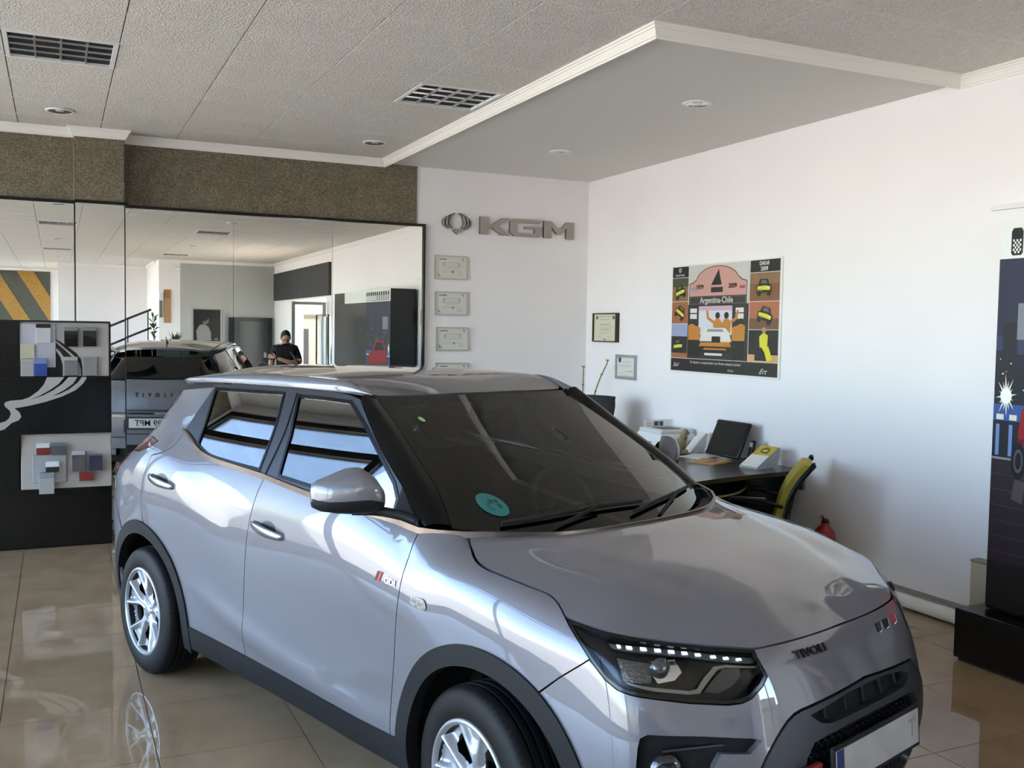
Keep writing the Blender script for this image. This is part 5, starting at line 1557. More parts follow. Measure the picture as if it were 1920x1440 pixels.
# ------------------------------------------------------------------ silver wall letters and emblem
m_letter = mat('silver_letter', '#a49d94', .45, .35)
m_letter_side = mat('letter_side', '#4f4a45', .5)
sg = empty('wall_sign', (4.2, YM, 2.74), 0, 'flat silver letters with winged ring emblem mounted on the white wall', 'sign')
def raised(poly, name, holes=None):
    y0, y1 = -.028, -.001
    mb = MB().prism([(p[0] - 4.2, p[1] - 2.74) for p in poly], y0, y1, 1)
    o = mb.build(name, [m_letter, m_letter_side], sg)
    bm = bmesh.new(); bm.from_mesh(o.data); bmesh.ops.recalc_face_normals(bm, faces=bm.faces)
    for f_ in bm.faces:
        f_.normal_update()
        if abs(f_.normal.y) < .5: f_.material_index = 1
    bmesh.ops.triangulate(bm, faces=[f_ for f_ in bm.faces if len(f_.verts) > 4])
    bm.to_mesh(o.data); bm.free()
    return o
zb, zt = 2.757, 2.930
raised([(3.866, zb), (3.958, zb), (3.958, 2.826), (3.992, 2.826), (4.098, zb), (4.205, zb), (4.072, 2.845), (4.205, zt), (4.108, zt), (4.0, 2.862), (3.958, 2.862), (3.958, zt), (3.866, zt)], 'letter')
raised([(4.245, zb), (4.53, zb), (4.56, 2.775), (4.56, 2.862), (4.375, 2.862), (4.352, 2.836), (4.475, 2.836), (4.475, 2.792), (4.29, 2.792), (4.282, 2.80), (4.282, 2.886), (4.29, 2.895), (4.535, 2.895), (4.56, zt), (4.245, zt), (4.196, 2.90), (4.196, 2.79)], 'letter')
raised([(4.583, zb), (4.672, zb), (4.672, 2.868), (4.735, 2.800), (4.785, 2.800), (4.846, 2.868), (4.846, zb), (4.938, zb), (4.938, zt), (4.846, zt), (4.785, 2.862), (4.735, 2.862), (4.672, zt), (4.583, zt)], 'letter')
ex, ez = 3.621, 2.855
for s_ in (-1, 1):
    for ro, wd, zt_, zb_ in ((.090, .026, .098, -.068), (.125, .020, .090, -.072), (.160, .018, .076, -.076)):
        outer_ = [(ex + s_ * ro * math.sin(math.radians(a)) ** .8, ez + (zt_ if a < 90 else -zb_) * math.cos(math.radians(a))) for a in range(12, 166, 14)]
        inner_ = [(ex + s_ * max(.012, (ro - wd) * math.sin(math.radians(a)) ** .8), ez + (zt_ * .93 if a < 90 else -zb_ * .93) * math.cos(math.radians(a))) for a in range(12, 166, 14)]
        raised(outer_ + inner_[::-1], 'emblem_feather')
raised([(ex - .048, ez - .075), (ex - .02, ez - .062), (ex, ez - .085), (ex + .02, ez - .062), (ex + .048, ez - .075), (ex + .03, ez - .095), (ex, ez - .118), (ex - .03, ez - .095)], 'emblem_base')

# ------------------------------------------------------------------ framed certificates
m_paper = mat('paper', '#d9d7ce', .6)
m_sframe = mat('thin_silver_frame', '#b9b6ae', .3, .7)
m_inkg = pm('#5b5954'); m_inkl = pm('#9b978e')
cg = 'certificates beside the mirror'
cl = ['thin silver framed certificate directly under the ring emblem', 'thin silver framed certificate second below the ring emblem', 'thin silver framed certificate third below the ring emblem', 'lowest of the thin silver framed certificates under the ring emblem']
for k, z1 in enumerate((2.525, 2.169, 1.816, 1.461)):
    dx = (0, .005, .021, .023)[k]
    g = empty('certificate', (3.394 + dx, YM - .001, z1 - .236), 0, cl[k], 'certificate', cg)
    w, h = .352, .236
    fr = MB()
    for a, b in (((0, 0), (w, .012)), ((0, h - .012), (w, h)), ((0, .012), (.012, h - .012)), ((w - .012, .012), (w, h - .012))): fr.box((a[0], -.018, a[1]), (b[0], 0, b[1]))
    fr.build('frame', m_sframe, g)
    MB().box((.012, -.008, .012), (w - .012, -.001, h - .012)).build('sheet', m_paper, g)
    it = [(m_inkg, rect(.045, .195, .125, .203)), (m_inkl, rect(.105, .165, .245, .168)), (m_inkl, rect(.09, .125, .26, .128)), (m_inkl, rect(.09, .143, .26, .1445)), (m_inkl, rect(.11, .110, .24, .112)), (m_inkl, rect(.07, .085, .28, .0865)), (m_inkl, rect(.07, .07, .28, .0715)),
          (m_inkl, [(.175, .078), (.19, .093), (.205, .078), (.19, .062)]), (m_inkg, [(.275, .21), (.305, .21), (.305, .175), (.298, .203)]), (m_inkg, [(.035, .03), (.075, .03), (.044, .037), (.035, .07)]), (m_inkl, rect(.24, .045, .29, .050)),
          (m_inkl, [(.08, .15), (.10, .17), (.105, .165), (.09, .145), (.10, .125), (.095, .12)]), (m_inkl, [(.27, .15), (.25, .17), (.245, .165), (.26, .145), (.25, .125), (.255, .12)])]
    flat('print', g, (0, -.008, 0), (1, 0, 0), (0, 0, 1), it)
def wall_frame(name, ya, yb, z0, z1, fm, fw_, label, items, deep=.02, mat_=m_paper):
    """frame on the right-hand wall; ya is the end by the mirror wall"""
    g = empty(name, (XR - .001, ya, z0), 0, label, 'certificate')
    w, h = ya - yb, z1 - z0
    fr = MB()
    for a, b in (((0, 0), (w, fw_)), ((0, h - fw_), (w, h)), ((0, fw_), (fw_, h - fw_)), ((w - fw_, fw_), (w, h - fw_))): fr.box((-deep, -a[0], a[1]), (0, -b[0], b[1]))
    fr.build('frame', fm, g)
    MB().box((-deep * .6, -fw_, fw_), (-.001, -(w - fw_), h - fw_)).build('sheet', mat_, g)
    flat('print', g, (-deep * .6, 0, 0), (0, -1, 0), (0, 0, 1), [(m, [(p[0] * w, p[1] * h) for p in poly]) for m, poly in items])
    return g
it = [(m_inkl, rect(.22, .87, .78, .885)), (m_inkg, ell(.15, .84, .05, .06)), (m_inkg, ell(.85, .84, .05, .06)), (m_inkl, rect(.3, .77, .7, .785)), (m_inkg, rect(.3, .60, .7, .615)), (m_inkl, rect(.2, .52, .8, .53)), (m_inkg, rect(.32, .44, .68, .455)), (m_inkl, rect(.2, .37, .8, .38)), (m_inkl, rect(.25, .30, .75, .31)), (m_inkl, rect(.2, .18, .35, .19)), (m_inkl, rect(.6, .18, .8, .19)), (m_inkg, ell(.5, .09, .04, .03))]
wall_frame('certificate', 8.941, 8.468, 1.690, 1.986, mat('dark_wood_frame', '#3b2f25', .5), .012, 'diploma in thick dark wooden frame near the room corner', it, .045, mat('cream_paper', '#d4d0b8', .6))
it = [(pm('#3c4250'), [(.14, .93), (.27, .93), (.27, .72), (.205, .66), (.14, .72)]), (m_inkl, rect(.35, .7, .8, .715)), (m_inkl, rect(.15, .57, .8, .585)), (m_inkl, rect(.15, .52, .7, .53)), (m_inkl, rect(.15, .45, .35, .46)), (m_inkg, rect(.55, .33, .85, .345)), (m_inkl, rect(.15, .25, .5, .26)), (m_inkl, rect(.15, .14, .85, .155))]
wall_frame('certificate', 8.504, 8.123, 1.326, 1.570, mat('pale_silver_frame', '#a9adb2', .35, .6), .028, 'small pale silver framed certificate lower down near the rally poster', it, .02)

# ------------------------------------------------------------------ rally poster on the right-hand wall
pw, ph = 1.51, .965
pg_ = empty('poster', (XR - .001, 7.55, 1.437), 0, 'large rally poster with white border, yellow drivers and arched pink sign', 'poster')
MB().box((-.012, 0, 0), (0, -pw, ph), bev=.003).build('board', mat('foam_board', '#e9e8e2', .5), pg_)
K, BR, OR, YE, PK, WH, SKY, DK, BRN = pm('#171513'), pm('#7a5a36'), pm('#c07f35'), pm('#d8d436'), pm('#c8978c'), pm('#dedbd6'), pm('#9aa4c4'), pm('#2a241d'), pm('#a1653f')
GY, GRN, OLV = pm('#6a655c'), pm('#3f4a2a'), pm('#8f8a2c')
it = []
def Rr(m, a, b, c, d): it.append((m, rect(a, b, c, d)))
def Pp(m, *p): it.append((m, list(p)))
Rr(WH, .01, .01, .99, .99)
Rr(K, .015, .02, .985, .135)
Rr(K, .015, .885, .178, .985); Rr(K, .745, .885, .985, .985)
# left column photos
Rr(pm('#8a6a3e'), .015, .665, .178, .88); Rr(GRN, .015, .80, .178, .88); Rr(BRN, .015, .46, .178, .66); Rr(SKY, .015, .29, .178, .455); Rr(DK, .015, .14, .178, .34); Rr(BRN, .015, .14, .178, .185)
Rr(pm('#7d5330'), .745, .645, .985, .88); Rr(pm('#8a6746'), .745, .79, .985, .88); Rr(pm('#b0684b'), .745, .41, .985, .64); Rr(pm('#6f4f33'), .745, .41, .985, .50); Rr(K, .745, .14, .985, .405); Rr(pm('#cfa36a'), .745, .14, .985, .20)
def rally(cx, cy, s, t=0):
    c, q = math.cos(t), math.sin(t)
    def X(p): return (cx + s * (c * p[0] - q * p[1]) * .72, cy + s * (q * p[0] + c * p[1]))
    for m, poly in ((K, [(-1, -.5), (1, -.5), (1, .2), (.7, .35), (.5, .85), (-.5, .85), (-.75, .3), (-1, .2)]), (YE, [(-.85, -.2), (.8, -.25), (.85, .1), (.2, .2), (-.85, .15)]), (GY, [(-.42, .4), (.4, .4), (.3, .75), (-.32, .75)]), (OLV, [(-.9, -.35), (-.3, -.35), (-.3, -.15), (-.9, -.15)]), (WH, [(.35, -.02), (.75, -.02), (.75, .08), (.35, .1)]), (K, ell(-.65, -.55, .28, .3, 12)), (K, ell(.65, -.55, .28, .3, 12))):
        it.append((m, [X(p) for p in poly]))
rally(.095, .75, .075, .3); rally(.10, .56, .072, -.5); rally(.085, .25, .072, .1); rally(.86, .755, .085, .0); rally(.875, .525, .085, -.25)
# seated driver in yellow
Pp(K, (.80, .15), (.90, .15), (.90, .27), (.80, .27)); Pp(YE, (.84, .26), (.90, .26), (.905, .36), (.87, .385), (.835, .35)); Pp(YE, (.85, .27), (.91, .27), (.945, .16), (.90, .145), (.88, .22)); it.append((pm('#b98a6a'), ell(.872, .405, .018, .025, 12)))
# centre: sky, arch, banner
Rr(pm('#c9c6c0'), .182, .60, .74, .985)
arch = [(.195, .70), (.195, .815), (.235, .83)] + [(.455 + .195 * math.cos(math.radians(a)), .83 + .135 * math.sin(math.radians(a))) for a in range(170, 5, -11)] + [(.675, .835), (.718, .82), (.718, .70)]
it.append((K, [(p[0] + (p[0] - .456) * .02, p[1] + .006) for p in arch])); it.append((PK, arch))
Rr(K, .19, .625, .722, .705); Rr(GY, .198, .632, .714, .698); Rr(pm('#2f2a25'), .203, .637, .709, .694)
Pp(K, (.43, .86), (.47, .94), (.485, .86), (.50, .80), (.40, .80)); Pp(K, (.40, .78), (.51, .78), (.51, .735), (.40, .735))
Rr(pm('#7f98b4'), .215, .755, .26, .785); Rr(pm('#a84a4a'), .66, .76, .705, .785)
Rr(DK, .182, .14, .74, .63); Rr(pm('#d6d3da'), .29, .36, .60, .615); Rr(pm('#c9a9b8'), .29, .575, .60, .615)
Rr(WH, .205, .555, .272, .595); Rr(WH, .205, .50, .272, .545); Rr(WH, .63, .555, .70, .595); Rr(WH, .63, .50, .70, .545)
# drivers on the car with arms up
for cx, s in ((.47, -1), (.55, 1)):
    Pp(OR, (cx - .035, .36), (cx + .035, .36), (cx + .042, .46), (cx + .02, .50), (cx - .02, .50), (cx - .042, .46))
    Pp(OR, (cx + s * .03, .48), (cx + s * .045, .46), (cx + s * .10, .50), (cx + s * .108, .575), (cx + s * .09, .575), (cx + s * .08, .515))
    it.append((K, ell(cx, .53, .022, .03, 12)))
    Pp(pm('#c99a3e'), (cx - .04, .29), (cx + .04, .29), (cx + .035, .37), (cx - .035, .37))
# crew at the sides
for cx, h_ in ((.225, .49), (.275, .47), (.635, .47), (.68, .49)):
    Pp(K, (cx - .025, .15), (cx + .028, .15), (cx + .03, .33), (cx - .03, .33)); Pp(OR, (cx - .033, .31), (cx + .033, .31), (cx + .036, h_ - .05), (cx, h_ - .03), (cx - .036, h_ - .05)); it.append((DK, ell(cx, h_ - .01, .018, .025, 10)))
# the car in the middle
Pp(WH, (.305, .30), (.60, .30), (.58, .38), (.54, .42), (.36, .42), (.32, .38)); Pp(pm('#8b8f99'), (.37, .385), (.53, .385), (.52, .41), (.38, .41))
Pp(K, (.42, .28), (.50, .28), (.50, .345), (.42, .345)); Pp(OR, (.30, .255), (.60, .255), (.585, .29), (.315, .29)); Pp(K, (.30, .20), (.60, .20), (.60, .255), (.30, .255)); Pp(OR, (.34, .225), (.56, .225), (.55, .24), (.35, .24))
Rr(WH, .355, .175, .52, .195)
pr_ = flat('print', pg_, (-.012, 0, 0), (0, -pw, 0), (0, ph, 0) if False else (0, 0, ph), it, .0004, .00005)
OFF = .0125
ptxt = lambda a, b, t, s, m, **k: flat_text('print_lettering', pg_, (-.012, -pw * a, ph * b), (0, -1, 0), (0, 0, 1), t, s, m, .0075, **k)
ptxt(.455, .665, 'Argentina-Chile', .072, WH, bold=.0008)
ptxt(.295, .785, '1979', .055, K, bold=.001); ptxt(.60, .785, '2009', .055, K, bold=.001)
ptxt(.865, .955, 'DAKAR', .045, WH, bold=.001, sx=.8); ptxt(.865, .91, '2009', .045, WH, bold=.001)
ptxt(.097, .905, 'SSANGYONG', .026, WH, sx=.9); ptxt(.097, .95, 'O', .05, WH, bold=.002)
ptxt(.07, .075, 'Sol', .05, WH, shear=.5, sx=1.3); ptxt(.87, .06, 'Ert', .06, WH, shear=.6, sx=1.2)
ptxt(.45, .105, 'Tu ilusion y compromiso nos llevan siempre juntos', .030, WH, shear=.4, sx=1.15)
ptxt(.60, .05, 'Gracias', .026, WH, shear=.4)

# ------------------------------------------------------------------ night-city banner on a black box display
pn_ = empty('plinth', (4.8, 2.07, 0), 0, 'low glossy black plinth on the floor under the banner display', 'plinth')
MB().box((-.275, -1.77, .018), (.27, 1.757, .2935), bev=.004).build('top_box', m_black, pn_)
MB().box((-.255, -1.75, 0), (.26, 1.737, .018)).build('foot', m_blackmat, pn_)
bd = empty('banner_display', (4.87, 2.07, .299), 0, 'tall black display box with night city banner showing a red car', 'display')
MB().box((-.199, -1.67, .001), (.21, 1.68, 2.116), bev=.003).build('box', m_black, bd)
bx0 = -.2
flatn = []
def Bn(m, *p): flatn.append((m, list(p)))
# coordinates: a from the end by the mirror wall, z above floor
NV, NV2, BLD, LIT, WET, WET2, RED, TY = pm('#23263c', .55), pm('#2f3552', .55), pm('#1b1b22', .55), pm('#d9d3c0', .55), pm('#2a1f24', .55), pm('#4a3a3c', .55), pm('#8e1118', .55), pm('#0d0d0f', .55)
WHS = pm('#dcdcd8', .35)
Bn(WHS, (.0, 2.216), (2.65, 2.216), (2.65, 2.412), (0, 2.412))
Bn(NV, (0, .31), (1.3, .31), (1.3, 2.216), (0, 2.216))
Bn(NV2, (0, 1.45), (1.3, 1.45), (1.3, 1.80), (0, 1.80))
for a, b, z in ((.04, .13, 1.87), (.0, .05, 1.72), (.13, .34, 1.70), (.36, .5, 1.92), (.5, .72, 1.78), (.74, .86, 2.0), (.86, 1.1, 1.75), (1.1, 1.3, 1.86)):
    Bn(BLD, (a, 1.40), (b, 1.40), (b, z), (a, z))
Bn(pm('#7b7d86', .55), (.125, 1.78), (.40, 1.78), (.40, 1.975), (.125, 1.975))
random.seed(3)
for k in range(70):
    a, z = random.uniform(.01, 1.28), random.uniform(1.42, 1.72); s_ = random.uniform(.004, .009)
    Bn(LIT, (a, z), (a + s_ * 1.4, z), (a + s_ * 1.4, z + s_), (a, z + s_))
Bn(pm('#34508a', .55), (0, 1.33), (1.3, 1.33), (1.3, 1.43), (0, 1.43)); Bn(BLD, (0, 1.14), (1.3, 1.14), (1.3, 1.34), (0, 1.34))
for k in range(16):
    a = .02 + k * .08
    Bn(pm('#6d86b8', .55), (a, 1.15), (a + .022, 1.15), (a + .022, 1.32), (a, 1.32))
    Bn(LIT, (a, 1.345), (a + .045, 1.345), (a + .045, 1.375), (a, 1.375))
Bn(pm('#8d8884', .55), (0, 1.128), (1.3, 1.128), (1.3, 1.14), (0, 1.14))
Bn(WET, (0, .31), (1.3, .31), (1.3, 1.128), (0, 1.128))
for k in range(9):
    z = 1.05 - k * .085
    Bn(WET2, (0, z), (1.3, z - .03), (1.3, z - .034), (0, z - .004)); Bn(pm('#130f12', .55), (.08 + .13 * k, z), (.14 + .13 * k, z - .08), (.148 + .13 * k, z - .08), (.088 + .13 * k, z))
for k in range(16):
    t = math.pi * k / 8 + .1; R_ = .085 if k % 2 else .12
    Bn(LIT, (.075 + .012 * math.cos(t + .9), 1.475 + .012 * math.sin(t + .9)), (.075 + R_ * .55 * math.cos(t), 1.475 + R_ * math.sin(t)), (.075 + .012 * math.cos(t - .9), 1.475 + .012 * math.sin(t - .9)))
flatn.append((pm('#f2f1ea', .55), ell(.075, 1.475, .035, .042)))
# red car seen from the rear quarter
Bn(RED, (.155, 1.13), (.16, 1.30), (.175, 1.41), (.24, 1.45), (.34, 1.60), (.75, 1.60), (.92, 1.43), (1.15, 1.36), (1.2, 1.12), (1.1, 1.06), (.3, 1.06))
Bn(TY, (.30, 1.45), (.37, 1.57), (.72, 1.57), (.85, 1.43)); Bn(pm('#5d0a10', .55), (.16, 1.22), (1.19, 1.18), (1.19, 1.2), (.16, 1.25))
for cx in (.165, .98):
    flatn.append((TY, ell(cx, 1.13, .045, .10))); flatn.append((pm('#4c4c50', .55), ell(cx, 1.13, .028, .065))); flatn.append((TY, ell(cx, 1.13, .018, .045)))
Bn(pm('#4d4644', .55), (.13, .92), (.20, .90), (.21, 1.02), (.15, 1.03))
Bn(pm('#17100f', .55), (0, .31), (1.3, .31), (1.3, .62), (0, .56))
# small car-top icons in the white strip
for k in range(11):
    a = .068 + k * .115
    flatn.append((TY, [(a, 2.245), (a, 2.36), (a + .012, 2.378), (a + .058, 2.378), (a + .07, 2.36), (a + .07, 2.245), (a + .06, 2.232), (a + .01, 2.232)]))
    Bn(WHS, (a + .010, 2.243), (a + .060, 2.243), (a + .060, 2.318), (a + .010, 2.318))
    for r_ in range(6):
        for c_ in range(5):
            if (r_ + c_) % 2 == 0 and k < 6:
                Bn(TY, (a + .010 + c_ * .010, 2.243 + r_ * .0125), (a + .020 + c_ * .010, 2.243 + r_ * .0125), (a + .020 + c_ * .010, 2.2555 + r_ * .0125), (a + .010 + c_ * .010, 2.2555 + r_ * .0125))
flat('banner_print', bd, (bx0, 3.75 - 2.07, -.294), (0, -1, 0), (0, 0, 1), flatn, .0006, .000012)
MB().box((XR - .03, 3.70, 2.555), (XR - .001, 4.17, 2.585)).build('wall_rail', m_white)
tag(bpy.data.objects['wall_rail'], 'short white rail fixed on the wall above the banner display', 'rail')
bxb = empty('beige_box', (XR - .045, 4.10, .0), 0, 'small beige trunking box against the wall behind the plinth', 'box')
MB().box((-.04, -.06, .0), (.042, .06, .435), bev=.004).build('casing', mat('beige_plastic', '#bcb29c', .5), bxb)
MB().box((-.044, -.064, .435), (.043, .064, .448), bev=.003).build('lid', mat('beige_lid', '#8b8576', .5), bxb)

# ------------------------------------------------------------------ desk and what stands on it
DZ_ = .78
m_desk = mat('dark_walnut', '#2e2621', .28, vary=(4, .15), coat=.2)
m_deskp = mat('dark_walnut_panel', '#171210', .45, vary=(4, .15))
dk = empty('desk', (4.5, 6.6, 0), 0, 'dark walnut office desk with curved front edge beside the white wall', 'desk')
edge = cr([(3.55, 5.42), (3.86, 5.46), (4.10, 5.53), (4.38, 5.60), (4.66, 5.65), (4.95, 5.69), (5.095, 5.71)], .08)
top = edge + [(5.095, 7.52), (4.35, 7.52), (4.25, 7.2), (3.95, 6.75), (3.55, 6.6)]
MB().prism([(p[0] - 4.5, p[1] - 6.6) for p in top], DZ_ - .032, DZ_, 2).build('table_top', m_desk, dk)
MB().box((.15, -.72, 0), (.18, .88, DZ_ - .032)).build('modesty_panel', m_deskp, dk)
MB().box((.18, -.74, 0), (.55, -.70, DZ_ - .032)).build('end_panel', m_deskp, dk)
MB().box((-.70, -.95, 0), (-.66, -.15, DZ_ - .032)).build('side_panel', m_deskp, dk)
MB().box((-.66, -.64, .10), (.15, -.61, DZ_ - .032)).build('front_panel', m_deskp, dk)
rl = cr([(-.62, -.99, .66), (-.35, -1.02, .645), (-.10, -.97, .65), (.08, -.86, .68), (.13, -.78, .715)], .03)
MB().tube(rl, .010, 8).build('curved_rail', mat('brass_rail', '#8d7f57', .35, .7), dk, True)

pr_ = empty('printer', (4.93, 7.28, DZ_), math.radians(0), 'white laser printer with dark paper slot on the desk', 'printer')
MB().box((-.20, -.18, .0), (.17, .20, .135), bev=.02).build('body', m_white, pr_, True)
MB().box((-.19, -.17, .125), (.16, .19, .172), bev=.018).build('lid', mat('printer_lid', '#d8d8d4', .4), pr_, True)
MB().box((-.13, -.13, .166), (.05, .07, .176)).build('paper_slot', m_ink, pr_)
MB().box((-.203, -.05, .05), (-.198, .0, .06)).build('button', m_grey, pr_)
MB().box((-.19, -.184, .02), (.16, -.176, .07)).build('paper_tray', mat('tray_grey', '#b8b8b6', .4), pr_)
ph_ = empty('fax_paper', (4.98, 7.50, DZ_), 0, 'sheets of paper clipped upright behind the printer', 'paper')
MB().box((-.16, -.004, .0), (.12, .004, .225)).build('sheet', m_white, ph_)
flat('print', ph_, (-.16, -.004, 0), (1, 0, 0), (0, 0, 1), [(m_inkg, rect(.10, .16, .15, .21)), (m_inkg, rect(.16, .16, .20, .21)), (m_inkl, rect(.02, .19, .08, .195)), (m_inkl, rect(.02, .17, .08, .175))])
# little carved figure
sc = empty('figurine', (4.72, 6.83, DZ_ + .003), 0, 'small beige carved stone animal figurine on the desk', 'figurine')
m_fig = mat('carved_stone', '#9a8a6c', .7, bump=(40, .9, .01), vary=(30, .3))
fb_ = MB()
fb_.ball((-.03, 0, .045), (.085, .05, .05), 16).ball((-.09, 0, .06), (.035, .04, .045), 12).ball((.03, 0, .075), (.055, .045, .06), 14)
fb_.ball((.062, 0, .135), (.034, .032, .05), 14).ball((.075, 0, .175), (.034, .03, .032), 14).ball((.10, 0, .168), (.02, .018, .016), 10).ball((-.11, .0, .10), (.012, .02, .03), 8)
fb_.ball((.05, -.03, .02), (.04, .018, .02), 10).ball((.05, .03, .02), (.04, .018, .02), 10).ball((-.05, -.035, .015), (.045, .016, .016), 10)
fb_.build('body', m_fig, sc, True)
MB().box((-.12, -.055, 0), (.10, .055, .008), bev=.003).build('base', m_fig, sc)
hd = empty('leaflet_holder', (4.93, 6.90, DZ_), 0, 'curved white leaflet holder behind the stone figurine', 'holder')
MB().prism([(-.06, 0), (.07, 0), (.10, .05), (.115, .16), (.10, .165), (.05, .12), (-.05, .012)], -.05, .05, 1).build('shell', m_white, hd)
# leather folder leaning on the wall
lf = empty('leather_folder', (4.90, 6.46, DZ_ + .016), 0, 'black leather document folder leaning upright against the wall on the desk', 'folder')
th_ = math.radians(24)
R_ = Matrix.Rotation(th_, 4, 'Y')
MB().box((-.014, -.215, .0), (.014, .215, .31), bev=.012).move(R_).build('cover', mat('black_leather', '#0c0c0d', .33, bump=(120, .4, .002)), lf, True)
MB().box((-.018, -.20, .012), (-.0145, .20, .30), bev=.0015).move(R_).build('front_panel', mat('black_leather_panel', '#121213', .30, bump=(120, .4, .002)), lf)
MB().tube([(-.016, -.21, .285), (-.02, 0, .292), (-.016, .21, .285)], .004, 6).move(R_).build('seam', m_blackmat, lf)
# papers and envelope
pp = empty('paper_stack', (4.80, 6.62, DZ_), math.radians(18), 'loose white papers lying flat on the desk', 'papers')
MB().box((-.15, -.11, 0), (.15, .11, .003)).build('sheet', m_white, pp)
MB().box((-.15, -.11, .003), (.15, .11, .006)).move(Matrix.Rotation(.2, 4, 'Z')).build('sheet', m_paper, pp)
ev = empty('envelope_pile', (4.66, 6.30, DZ_), math.radians(24), 'brown paper envelopes lying on the desk', 'envelopes')
m_env = mat('manila', '#a67c4a', .7)
MB().box((-.16, -.12, 0), (.16, .12, .005)).build('envelope', m_env, ev)
MB().box((-.15, -.11, .005), (.15, .11, .010)).move(Matrix.Rotation(.15, 4, 'Z')).build('envelope', mat('manila_pale', '#bb9564', .7), ev)
MB().add([(-.14, -.02, .0105), (.14, .02, .0105), (.0, -.08, .011)], [(0, 2, 1)]).build('flap', mat('manila_dark', '#94693a', .7), ev)
# cordless phone
cp_ = empty('cordless_phone', (4.98, 6.20, DZ_), 0, 'black cordless phone standing upright in its cradle', 'phone')
MB().box((-.04, -.035, 0), (.045, .035, .035), bev=.01).build('cradle', m_blackmat, cp_, True)
hs = MB().box((-.015, -.025, .0), (.013, .025, .155), bev=.009).move(Matrix.Translation((-.005, 0, .02)) @ Matrix.Rotation(math.radians(14), 4, 'Y')).build('handset', m_blackmat, cp_, True)
MB().box((-.0175, -.017, .10), (-.0150, .017, .135)).move(Matrix.Translation((-.005, 0, .02)) @ Matrix.Rotation(math.radians(14), 4, 'Y')).build('screen', m_grey, cp_)
# wedge-shaped desk calendar
ca_ = empty('desk_calendar', (4.86, 5.94, DZ_), math.radians(12), 'wedge desk calendar with yellow picture on white, grey curved side', 'calendar')
MB().prism([(-.13, .0), (.06, .0), (.11, .025), (.135, .08), (.135, .150), (.120, .152), (-.13, .014)], -.085, .085, 1).build('stand', mat('calendar_grey', '#a7a9ae', .5), ca_)
sl_ = math.atan2(.138, .25)
flat('sheet', ca_, (-.128, -.083, .016), (.25, 0, .138), (0, .166, 0), [(m_white, rect(0, 0, 1, 1)), (mat('calendar_yellow', '#c2ab2a', .5), rect(.55, 0, 1, 1)), (pm('#6a5d20'), [(.62, .25), (.70, .22), (.88, .3), (.93, .55), (.85, .75), (.68, .7)]), (pm('#d8c87a'), rect(.72, .35, .8, .6))]) 
# wall socket and plug
so = empty('wall_socket', (XR - .001, 5.76, .66), 0, 'black plug in a wall socket beside the yellow chair', 'socket')
MB().box((-.012, -.04, -.04), (0, .04, .04), bev=.004).build('plate', m_grey, so)
MB().box((-.06, -.025, -.035), (-.012, .025, .03), bev=.006).build('plug', m_ink, so, True)
MB().tube([(-.05, 0, -.03), (-.055, .05, -.2), (-.03, .12, -.42), (-.02, .2, -.60)], .004, 6).build('cord', m_ink, so)

# yellow visitor chair facing the desk
ch = empty('visitor_chair', (4.53, 5.54, 0), math.radians(50), 'yellow upholstered chair with black metal arms and frame, facing the desk', 'chair')
m_yel = mat('mustard_fabric', '#a8983c', .85, bump=(300, .3, .001))
def back_curve(z): return -.16 - .10 * ((z - .45) / .45) - .11 * max(0, (z - .62) / .3) ** 2
bz = np.linspace(.44, .905, 12)
mb = MB(); n = 9; v_ = []
for side_ in (0, 1):
    for z in bz:
        for x in np.linspace(-.225, .225, n):
            rnd = .03 * (abs(x) / .225) ** 3
            v_.append((x * (1 - .06 * max(0, (z - .8) / .13)), back_curve(z) + rnd * .5 + (.045 if side_ else 0), z))
N = len(bz) * n
f_ = [(i * n + j, i * n + j + 1, (i + 1) * n + j + 1, (i + 1) * n + j) for i in range(len(bz) - 1) for j in range(n - 1)]
f_ += [tuple(q + N for q in t[::-1]) for t in f_]
f_ += [(j, N + j, N + j + 1, j + 1) for j in range(n - 1)] + [((len(bz) - 1) * n + j, (len(bz) - 1) * n + j + 1, N + (len(bz) - 1) * n + j + 1, N + (len(bz) - 1) * n + j) for j in range(n - 1)]
f_ += [(i * n, (i + 1) * n, N + (i + 1) * n, N + i * n) for i in range(len(bz) - 1)] + [(i * n + n - 1, N + i * n + n - 1, N + (i + 1) * n + n - 1, (i + 1) * n + n - 1) for i in range(len(bz) - 1)]
mb.add(v_, f_); autosmooth(mb.build('backrest', m_yel, ch, True), 50)
MB().box((-.24, -.14, .42), (.24, .33, .475), bev=.02).build('seat', m_yel, ch, True)
m_bk = mat('black_steel', '#0b0b0c', .35, .4)
for s_ in (-1, 1):
    shell = [(s_ * .235, back_curve(z) - .006, z) for z in bz]
    MB().tube(shell + [(s_ * .225, back_curve(.905) + .0, .915)], .018, 8).build('back_post', m_bk, ch, True)
    MB().tube(cr([(s_ * .255, -.17, .615), (s_ * .262, .0, .645), (s_ * .262, .20, .645), (s_ * .262, .25, .60), (s_ * .262, .27, .44), (s_ * .262, .28, .0)], .05), .013, 8).build('front_leg', m_bk, ch, True)
    MB().box((s_ * .262 - .025, -.06, .642), (s_ * .262 + .025, .20, .672), bev=.010).build('armrest', m_bk, ch, True)
    MB().tube(cr([(s_ * .245, -.155, .44), (s_ * .25, -.17, .25), (s_ * .255, -.22, .0)], .05), .013, 8).build('rear_leg', m_bk, ch, True)
MB().box((-.22, -.13, .405), (.22, .31, .422)).build('seat_pan', m_bk, ch)

